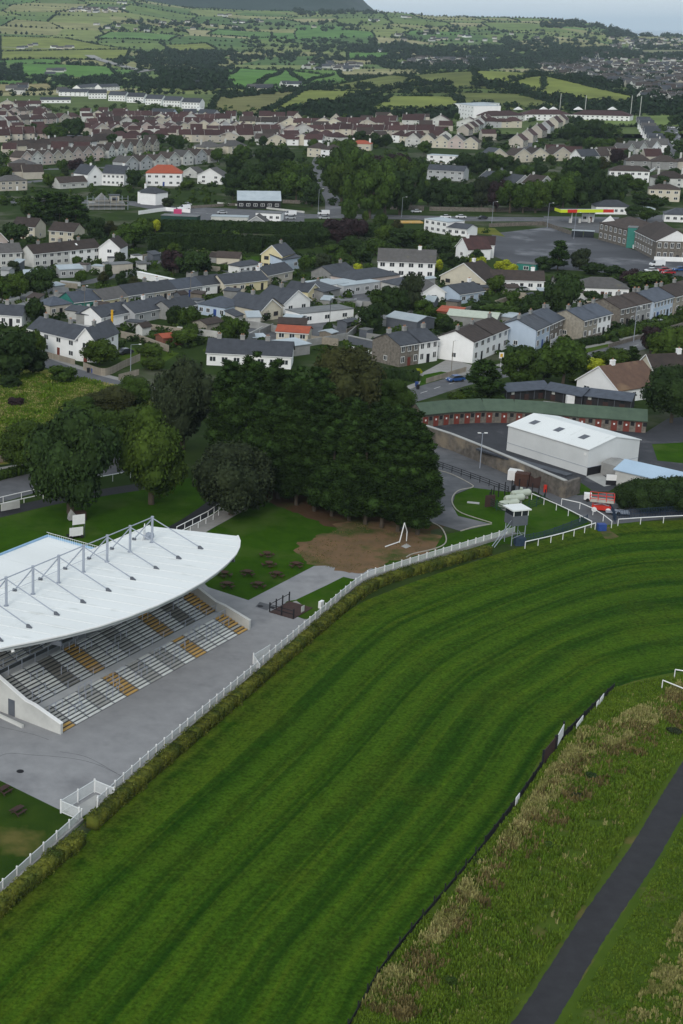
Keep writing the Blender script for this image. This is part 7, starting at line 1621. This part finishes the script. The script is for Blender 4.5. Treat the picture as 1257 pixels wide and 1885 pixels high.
# trees: middle
MID = [(432, 645, 8.5, 8.5, 'mid', 'round tree standing behind the three chimney cottage'), (484, 650, 4, 6, 'dark', 'dark round bush right of the round tree'), (318, 600, 5.5, 5, 'dark', 'small dark garden tree behind the cottages'), (345, 604, 6, 7, 'mid', 'garden tree behind the cottages'), (352, 622, 4, 5, 'mid', 'garden shrub behind the cottages, lower'), (340, 636, 4.5, 8, 'light', 'light garden bush near the red shed'), (276, 655, 3, 7, 'light', 'light hedge bush in the corner garden'), (282, 680, 3, 6, 'light', 'light bush by the street lamp garden'),
       (75, 545, 9, 9.5, 'dark', 'dark round tree behind the left bungalow'), (28, 552, 8, 9, 'light', 'light green tree left of the dark round tree'), (66, 598, 7.5, 7.5, 'dark', 'dark tree beside the white bungalow'), (4, 560, 7, 6, 'mid', 'tree at the left edge by the bungalow'), (222, 528, 5, 4.5, 'dark', 'small dark tree in the back gardens'), (190, 520, 3.5, 4, 'brownish', 'brownish garden bush in the back gardens'), (245, 530, 3.8, 5, 'brownish', 'dry looking bush beside the white yard wall'),
       (318, 508, 8.5, 9, 'purple', 'dark copper tree in the middle of the left gardens'), (350, 510, 9, 12, 'dark', 'big dark round tree right of the copper tree'), (378, 505, 6, 7, 'dark', 'dark tree below the hedge corner'),
       (682, 614, 8, 9, 'dark', 'dark round tree beside the pale roofed metal shed'), (724, 592, 9.5, 9, 'dark', 'dark tree among the central gardens'), (755, 580, 12, 7.5, 'grey', 'tall grey-green tree in the central gardens'), (700, 572, 6, 8, 'mid', 'bushy tree left of the central tall tree'), (778, 590, 6, 6, 'mid', 'green tree right of the tall central tree'), (822, 618, 5, 6, 'dark', 'dark bush above the mossy shed'),
       (1032, 590, 13.5, 11, 'dark', 'tallest dark tree between the two bungalows'), (972, 594, 8, 9, 'dark', 'dark tree in front of the long white bungalow'), (920, 590, 4.5, 14, 'mid', 'wide green shrub mass below the white bungalow'), (890, 580, 4, 9, 'dark', 'dark shrub mass left of the wide green one'), (1010, 612, 5, 8, 'mid', 'green tree behind the slate roofed pairs'),
       (1026, 498, 10, 8, 'conifer', 'dark conical evergreen at the car park edge'), (1066, 496, 7, 8, 'grey', 'thin pale leafed tree beside the conical evergreen'), (1000, 500, 5, 8, 'dark', 'dark shrubs left of the conical evergreen'), (1090, 505, 4, 9, 'dark', 'dark shrubs right of the pale tree'), (1130, 512, 4, 10, 'dark', 'dark shrub line along the car park'), (1190, 540, 7, 13, 'mid', 'broad green tree below the parked red cars'), (1160, 530, 6, 7, 'purple', 'dark reddish tree left of the broad green tree'), (1250, 545, 6, 9, 'dark', 'dark tree near the right edge by the car park'), (1228, 520, 3, 5, 'conifer', 'small dark conifer by the car park'),
       (878, 500, 5, 6, 'yellow', 'yellow-green shrub beside the brown gable house'), (925, 500, 4, 6, 'yellow', 'yellow-green shrub by the teal shed'), (942, 503, 3, 5, 'yellow', 'smaller yellow-green shrub by the teal shed'), (658, 502, 3, 4, 'yellow', 'round bright yellow bush left of the big white semi'), (805, 500, 4, 4, 'yellow', 'yellow-green bush right of the big white semi'), (286, 428, 5, 5, 'yellow', 'yellow-green tree at the hedge end'), (190, 640, 2, 3, 'yellow', 'small yellow bush beside the white corner house'),
       (595, 500, 6, 7, 'grey', 'grey-green garden tree behind the workshops, left'), (628, 498, 6, 8, 'mid', 'green garden tree behind the workshops'), (560, 500, 5, 6, 'mid', 'tree right of the yellow house'), (612, 480, 6, 8, 'mid', 'tree in the deep garden below the copper beech'), (665, 488, 7, 8, 'dark', 'dark tree left of the big white semi'), (645, 470, 7, 9, 'dark', 'dark tree above the bright yellow bush'), (690, 470, 6, 8, 'mid', 'tree above the big white semi'),
       (620, 450, 10, 15, 'purple', 'broad copper beech near the main road'), (660, 442, 8, 9, 'purple', 'second copper tree near the main road'), (590, 452, 7, 9, 'dark', 'dark tree left of the copper beech'), (705, 448, 7, 8, 'light', 'pale flowering tree right of the copper beech'), (740, 455, 7, 12, 'dark', 'dark tree mass above the big white semi, left'), (775, 458, 7, 10, 'mid', 'tree mass above the big white semi, right'), (810, 470, 6, 9, 'dark', 'dark tree left of the maroon roofed house'), (826, 492, 5, 7, 'dark', 'dark bush below the maroon roofed house'), (875, 480, 4, 6, 'dark', 'dark bush beside the maroon roofed house'), (700, 425, 7, 7, 'mid', 'tree by the orange work area'), (730, 428, 5, 6, 'brownish', 'brown twiggy tree beside the orange work area'), (640, 415, 11, 8, 'mid', 'dark tree between road and junction'), (672, 410, 5, 3, 'light', 'light columnar bush at the stone wall'),
       (80, 412, 13, 13, 'conifer', 'tall dark conifer mass at the left, left part'), (110, 418, 14, 11, 'conifer', 'tall dark conifer mass at the left, middle'), (140, 420, 13, 11, 'conifer', 'tall dark conifer mass at the left, right part'), (50, 400, 9, 10, 'mid', 'green tree left of the tall conifers'), (20, 455, 9, 14, 'dark', 'dark tree between the cream houses and the left edge'), (175, 440, 8, 9, 'dark', 'dark tree beside the building site'), (200, 435, 6, 7, 'brownish', 'brown bush below the building site'), (245, 455, 9.5, 14, 'mid', 'broad green tree left of the tall hedge'), (222, 462, 8, 9, 'mid', 'green tree behind the white gable house'), (265, 440, 8, 8, 'light', 'lighter tree beside the yellow-green tree'), (155, 462, 6, 9, 'dark', 'dark bushes behind the brown terrace'), (60, 460, 5, 6, 'dark', 'dark bush between the cream houses'),
       (115, 320, 8, 8, 'mid', 'green tree in front of the saw-tooth row'), (140, 322, 9, 10, 'purple', 'dark reddish tree in front of the saw-tooth row'), (245, 345, 9, 9, 'dark', 'dark tree left of the red roofed house'), (90, 345, 7, 8, 'light', 'light tree above the conifers'), (345, 350, 5, 8, 'light', 'light bushes right of the red roofed house'), (420, 348, 8, 9, 'dark', 'dark tree right of the broad gable'), (10, 330, 7, 8, 'light', 'light tree at the upper left edge')]
for q_ in MID: tree(*q_, ordn=True)
for i, (px, py, h, wd, k) in enumerate([(430, 330, 12, 12, 'dark'), (452, 358, 13, 14, 'dark'), (478, 352, 14, 14, 'dark'), (505, 345, 15, 15, 'dark'), (535, 350, 15, 15, 'mid'), (560, 365, 14, 14, 'dark'), (428, 366, 10, 11, 'dark'), (472, 368, 13, 14, 'dark'), (508, 370, 14, 15, 'mid'), (545, 374, 14, 15, 'mid'), (574, 380, 11, 11, 'dark'), (490, 310, 12, 14, 'dark'), (525, 312, 12, 13, 'dark'), (400, 300, 9, 9, 'mid'), (445, 300, 11, 11, 'mid')]): tree(px, py, h, wd, k, 'dark broadleaf tree in the group behind the dark shop')
for i, (px, py, h, wd, k) in enumerate([(604, 345, 16, 14, 'mid'), (628, 372, 18, 15, 'light'), (655, 392, 19, 15, 'mid'), (680, 402, 20, 16, 'mid'), (708, 400, 19, 15, 'mid'), (735, 396, 19, 14, 'dark'), (757, 385, 18, 12, 'dark'), (700, 360, 19, 16, 'mid'), (660, 340, 19, 16, 'mid'), (625, 320, 16, 14, 'mid'), (640, 300, 14, 13, 'mid'), (740, 350, 17, 13, 'light'), (765, 345, 14, 12, 'mid')]): tree(px, py, h, wd, k, 'tall full crowned tree in the central grove by the junction')
for px, py, h, wd in ((700, 330, 13, 16), (725, 322, 12, 13), (745, 315, 9, 9)): tree(px, py, h, wd, 'purple', 'dark copper tree behind the central grove')
for px, py, h, wd, k in [(615, 285, 9, 10, 'light'), (640, 282, 9, 12, 'mid'), (665, 268, 10, 12, 'dark'), (690, 272, 10, 12, 'dark'), (710, 272, 9, 10, 'dark'), (780, 285, 9, 9, 'mid'), (810, 380, 11, 13, 'dark'), (788, 378, 9, 9, 'dark'), (835, 385, 12, 12, 'dark')]: tree(px, py, h, wd, k, 'dark tree around the light red roofed house and white houses')
for i, (px, py, h, wd, k) in enumerate([(862, 386, 12, 12, 'dark'), (885, 388, 15, 12, 'grey'), (912, 390, 14, 12, 'purple'), (938, 392, 14, 13, 'mid'), (962, 392, 14, 13, 'mid'), (985, 392, 14, 12, 'light'), (1010, 390, 14, 12, 'mid'), (1035, 388, 15, 13, 'mid'), (1062, 386, 15, 13, 'dark'), (1090, 384, 14, 13, 'dark'), (1118, 380, 14, 14, 'dark'), (1140, 370, 12, 11, 'dark'), (900, 372, 12, 12, 'dark'), (1050, 366, 13, 12, 'mid'), (1100, 362, 13, 12, 'dark')]): tree(px, py, h, wd, k, 'broadleaf tree in the long belt along the main road')
for i, (px, py, h, wd, k) in enumerate([(852, 318, 11, 12, 'dark'), (878, 322, 12, 14, 'dark'), (905, 320, 12, 14, 'mid'), (935, 325, 11, 12, 'dark'), (925, 345, 9, 12, 'mid'), (965, 335, 9, 11, 'mid'), (990, 330, 8, 10, 'dark'), (1010, 345, 8, 10, 'light'), (1060, 335, 13, 17, 'dark'), (1085, 330, 12, 14, 'dark'), (1105, 318, 9, 9, 'brownish'), (1135, 305, 10, 11, 'purple'), (1150, 300, 8, 8, 'dark')]): tree(px, py, h, wd, k, 'dark tree in the upper belt between house groups')
for i, (px, py, h, wd, k) in enumerate([(1045, 262, 13, 15, 'dark'), (1070, 258, 14, 16, 'dark'), (1095, 255, 14, 15, 'dark'), (1118, 258, 12, 13, 'dark'), (1060, 278, 10, 13, 'dark'), (1090, 280, 10, 13, 'mid'), (1120, 280, 9, 12, 'mid'), (1140, 275, 8, 10, 'brownish')]): tree(px, py, h, wd, k, 'dark tree in the grove below the school')
for i, (px, py, h, wd, k) in enumerate([(95, 258, 11, 13, 'mid'), (112, 262, 11, 12, 'mid'), (140, 255, 15, 15, 'dark'), (125, 245, 11, 11, 'dark'), (60, 246, 8, 8, 'dark'), (220, 260, 10, 12, 'dark'), (205, 268, 8, 9, 'dark'), (290, 268, 8, 13, 'dark'), (318, 272, 9, 12, 'dark'), (330, 278, 8, 8, 'dark'), (265, 262, 7, 9, 'dark')]): tree(px, py, h, wd, k, 'round tree in the left estate')
for i, (px, py, h, wd, k) in enumerate([(1240, 232, 9, 12, 'dark'), (1205, 262, 8, 9, 'light'), (1232, 262, 7, 7, 'light'), (1215, 345, 6, 9, 'dark'), (1180, 380, 6, 10, 'dark'), (1210, 385, 5, 10, 'dark'), (1165, 400, 5, 8, 'dark'), (1190, 408, 6, 9, 'mid'), (1240, 330, 6, 9, 'dark'), (1170, 355, 7, 12, 'mid'), (1150, 345, 7, 10, 'mid')]): tree(px, py, h, wd, k, 'tree in the gardens at the upper right')
# filler shrubs and small trees in gardens: individually, away from houses and roads
q = random.Random(21); nn = 0; tries = 0
ZONES = [(0, 330, 470, 560), (0, 560, 660, 740), (600, 1250, 510, 640), (0, 1250, 222, 300), (0, 440, 300, 400), (780, 1250, 300, 380)]
GR = {}
while nn < 90 and tries < 4000:
    tries += 1; z = q.choice(ZONES); px = q.uniform(z[0], z[1]); py = q.uniform(z[2], z[3]) if z[2] < z[3] else 0
    if z == (0, 560, 660, 740): continue
    p = G(px, py)
    if any((p - f[0]).length < f[1] + 2 for f in FOOT) or any(math.hypot(p.x - t[0], p.y - t[1]) < t[2] + 2 for t in TREES): continue
    if 385 < py < 425 or (905 < px and 425 < py < 512): continue
    far_ = py < 300; zone = {ZONES[0]: 'left back gardens', ZONES[2]: 'gardens behind the street terraces', ZONES[3]: 'maroon roofed estates', ZONES[4]: 'upper left gardens', ZONES[5]: 'gardens behind the tree belt'}[z]
    tree(px, py, q.uniform(3, 6) if not far_ else q.uniform(4, 8), q.uniform(3, 6.5) if not far_ else q.uniform(5, 9), q.choice(['dark', 'mid', 'mid', 'dark', 'light', 'grey']), 'garden tree or bush in the ' + zone, p=p, group='garden trees and bushes', cat='tree', name='garden_tree'); nn += 1

# ---------------------------------------------------------------- far hedgerows and woods: one mass each
class Blobs:
    def __init__(s): s.V = []; s.Q = []; s.T = []; s.n = 0; s.rs = np.random.RandomState(17)
    OV = np.array([(1, 0, .4), (.3, .95, .4), (-.8, .6, .4), (-.8, -.6, .4), (.3, -.95, .4), (0, 0, 1.)]); OT = np.array([(0, 1, 5), (1, 2, 5), (2, 3, 5), (3, 4, 5), (4, 0, 5), (1, 0, 6), (2, 1, 6), (3, 2, 6), (4, 3, 6), (0, 4, 6)])
    def add(s, x, y, z, r, h, leafy=0):
        v = np.vstack([s.OV, [(0, 0, 0)]]) * np.array([r, r, h]) * .92; a = s.rs.uniform(0, 6.28); c_, s_ = math.cos(a), math.sin(a)
        v = np.stack([v[:, 0] * c_ - v[:, 1] * s_, v[:, 0] * s_ + v[:, 1] * c_, v[:, 2]], 1) * (1 + s.rs.uniform(-.15, .15, (7, 1))) + (x, y, z - .5)
        s.T.append(s.OT + s.n); s.V.append(v); s.n += 7
        if leafy:
            D = rnd_dir(leafy, s.rs); D[:, 2] = np.abs(D[:, 2]); C = D * np.array([r, r, h * .6]) * s.rs.uniform(.8, 1.12, (leafy, 1)) + (x, y, z + h * .36)
            N_ = D + s.rs.normal(size=(leafy, 3)) * .5; N_ /= np.linalg.norm(N_, axis=1)[:, None]; U = np.cross(N_, rnd_dir(leafy, s.rs)); U /= np.linalg.norm(U, axis=1)[:, None] + 1e-9
            su = r * s.rs.uniform(.2, .38, leafy); v = quads(C, N_, U, su, su * .8); s.Q.append(np.arange(len(v)).reshape(-1, 4) + s.n); s.V.append(v); s.n += len(v)
    def build(s, name, label, m='leaf_far'):
        o = link(name, np_mesh(name, np.concatenate(s.V), np.concatenate(s.Q) if s.Q else np.zeros((0, 4), int), np.concatenate(s.T), [M[m]]), kind='stuff'); tag(o, label, 'trees')
FQ = [[tuple(v.xy) for v in c] for c, _ in FE]
def inside(x, y, poly, sh=0):
    r_ = False; n = len(poly); j = n - 1
    for i in range(n):
        xi, yi = poly[i]; xj, yj = poly[j]
        if (yi > y) != (yj > y) and x < (xj - xi) * (y - yi) / (yj - yi) + xi: r_ = not r_
        j = i
    return r_
hb = Blobs(); q = random.Random(3)
for a, c in EDGES:
    mid = (a + c) / 2
    if mid.y < 1720 and P(mid.x, mid.y, 0)[0] < 1100: continue
    if q.random() < .16: continue
    L = (c - a).length; far_ = mid.y > 3600; stp = 7 if not far_ else 14; dens = q.uniform(.45, 1); big = q.random() < .3
    for k in range(int(L / stp)):
        if q.random() > dens: continue
        p = a.lerp(c, k * stp / L)
        if any(inside(p.x, p.y, f) for f in FQ): continue
        r = q.uniform(2.2, 4.2) * (1.2 if far_ else 1) * (1.4 if big and q.random() < .5 else 1); h = r * q.uniform(1.0, 1.9)
        hb.add(p.x + q.uniform(-2, 2), p.y + q.uniform(-2, 2), hgt(p.x, p.y), r, h, 14 if not far_ else 0)
for c, qd in FE:   # hedges round the picked-out fields
    for a, d in zip(c, c[1:] + c[:1]):
        L = (d - a).length
        if L < 40: continue
        for k in range(int(L / 6)):
            if q.random() < .12: continue
            p = a.lerp(d, k * 6 / L); r = q.uniform(2.0, 4.2); hb.add(p.x + q.uniform(-2, 2), p.y + q.uniform(-2, 2), hgt(p.x, p.y), r, r * q.uniform(.9, 1.6), 14)
hb.build('hedgerow_trees', 'dark hedgerows and hedgerow trees between the far fields')
wb = Blobs()
WZ = [((390, 205), (560, 222), 14, 6), ((0, 140), (240, 160), 60, 6), ((210, 95), (400, 120), 110, 7), ((290, 118), (400, 168), 130, 8), ((380, 128), (420, 165), 30, 7), ((400, 172), (560, 180), 30, 5), ((0, 120), (180, 128), 40, 6), ((0, 128), (30, 150), 18, 7), ((120, 145), (300, 160), 40, 6),
      ((200, 40), (700, 62), 70, 8), ((300, 95), (720, 118), 110, 7), ((450, 70), (760, 98), 60, 8), ((640, 88), (1257, 98), 190, 9), ((640, 98), (1000, 112), 110, 8), ((900, 70), (1257, 84), 40, 9), ((540, 14), (700, 30), 40, 11),
      ((700, 118), (900, 130), 110, 7), ((870, 112), (1080, 128), 130, 7), ((1000, 98), (1257, 112), 110, 9), ((985, 125), (1257, 165), 210, 5.5), ((700, 50), (1140, 66), 22, 8), ((1000, 40), (1140, 52), 60, 10), ((1120, 56), (1300, 68), 160, 11),
      ((1160, 170), (1300, 205), 70, 5.5), ((550, 186), (830, 198), 55, 6), ((560, 204), (840, 220), 60, 5.5), ((740, 168), (1060, 200), 0, 0), ((1090, 195), (1257, 212), 50, 5)]
for (x0, y0), (x1, y1), n, r0 in WZ:
    for k in range(n):
        px, py = q.uniform(x0, x1), q.uniform(y0, y1); p = GT(px, py)
        if any(inside(p.x, p.y, f) for f in FQ): continue
        cl = 3 if py < 110 else 2
        for j in range(cl):
            r = r0 * q.uniform(.55, 1.15); x, y = p.x + q.uniform(-1, 1) * r0 * 2, p.y + q.uniform(-1, 1) * r0 * 2; wb.add(x, y, hgt(x, y), r, r * q.uniform(1.1, 1.7), 22 if p.y < 3400 else 8)
# tree lines that cross the hill
for L_, n, r0 in ((((880, 160), (930, 165), (1000, 185), (1075, 197)), 70, 6), (((740, 172), (840, 170)), 24, 5), (((560, 196), (620, 190), (690, 172), (760, 160), (840, 158)), 70, 4.6), (((570, 212), (700, 216), (845, 216)), 60, 6), (((900, 152), (1000, 140), (1190, 184)), 40, 3.5), (((1060, 200), (1257, 212)), 60, 6), (((860, 196), (1000, 203), (1100, 207)), 40, 4), (((540, 214), (600, 206), (650, 205)), 40, 7), (((420, 182), (560, 168), (690, 163)), 60, 5)):
    for k in range(n):
        t = q.random() * (len(L_) - 1); i = int(t); f = t - i; px = L_[i][0] * (1 - f) + L_[i + 1][0] * f + q.uniform(-3, 3); py = L_[i][1] * (1 - f) + L_[i + 1][1] * f + q.uniform(-1.2, 1.2); p = GT(px, py); r = r0 * q.uniform(.6, 1.2); wb.add(p.x, p.y, hgt(p.x, p.y), r, r * q.uniform(1.2, 1.9), 26)
wb.build('distant_woods', 'dark woods and tree belts of the far country')
# shrubs among the houses: past counting
for nm, mt, sd_ in (('garden_shrubs', 'leaf_mid', 1), ('garden_shrubs', 'leaf_dark', 2), ('garden_shrubs', 'leaf_light', 3)):
    eb = Blobs(); eb.rs = np.random.RandomState(sd_); q = random.Random(sd_ * 31)
    for k in range(560 if sd_ < 3 else 180):
        px = q.uniform(-10, 1257); py = q.uniform(222, 305) if q.random() < .6 else q.uniform(198, 225); p = GT(px, py)
        if any((p - f[0]).length < f[1] * .75 for f in FOOT) or (1060 < px and py < 236): continue
        r = q.uniform(1.2, 3.4); eb.add(p.x, p.y, hgt(p.x, p.y), r, r * q.uniform(1.0, 1.7), 22)
    for k in range(1150 if sd_ < 3 else 420):
        px = q.uniform(-10, 1257); py = q.choice([q.uniform(300, 380), q.uniform(428, 655), q.uniform(428, 655)]); p = G(px, py)
        if any((p - f[0]).length < f[1] * .85 for f in FOOT) or (900 < px and 422 < py < 515): continue
        rd = [(83, 668), (215, 708), (330, 735), (745, 733), (830, 706), (905, 690), (1071, 662), (1185, 632), (1257, 608)]
        if py > float(np.interp(px, [c[0] for c in rd], [c[1] for c in rd])) - 16: continue
        if any(abs(py - float(np.interp(px, xs, ys))) < 5 for xs, ys in (([100, 240], [555, 600]), ([190, 330, 500, 640, 720], [590, 572, 545, 520, 495]), ([60, 160, 300, 390, 520], [520, 520, 480, 492, 520])) if xs[0] < px < xs[-1]): continue
        if 430 < px < 640 and 590 < py < 640: continue
        r = q.uniform(.5, 1.8); eb.add(p.x, p.y, 0, r, r * q.uniform(.9, 1.7), 30)
    eb.build(nm, 'small shrubs, hedges and bushes scattered through the town gardens', mt)
finish_labels()
# ---------------------------------------------------------------- haze
hz = MB(); hz.box(-62000, -1500, -16, 92000, 76000, 520); hm = bpy.data.materials.new('haze'); hm.use_nodes = True; t = hm.node_tree; t.nodes.remove(t.nodes['Principled BSDF'])
pv = t.nodes.new('ShaderNodeVolumePrincipled'); pv.inputs['Color'].default_value = (.70, .86, 1, 1); pv.inputs['Density'].default_value = HAZE; pv.inputs['Anisotropy'].default_value = -.25
t.links.new(pv.outputs[0], t.nodes['Material Output'].inputs['Volume'])
if HAZE: o = hz.build('haze', hm, kind='stuff')
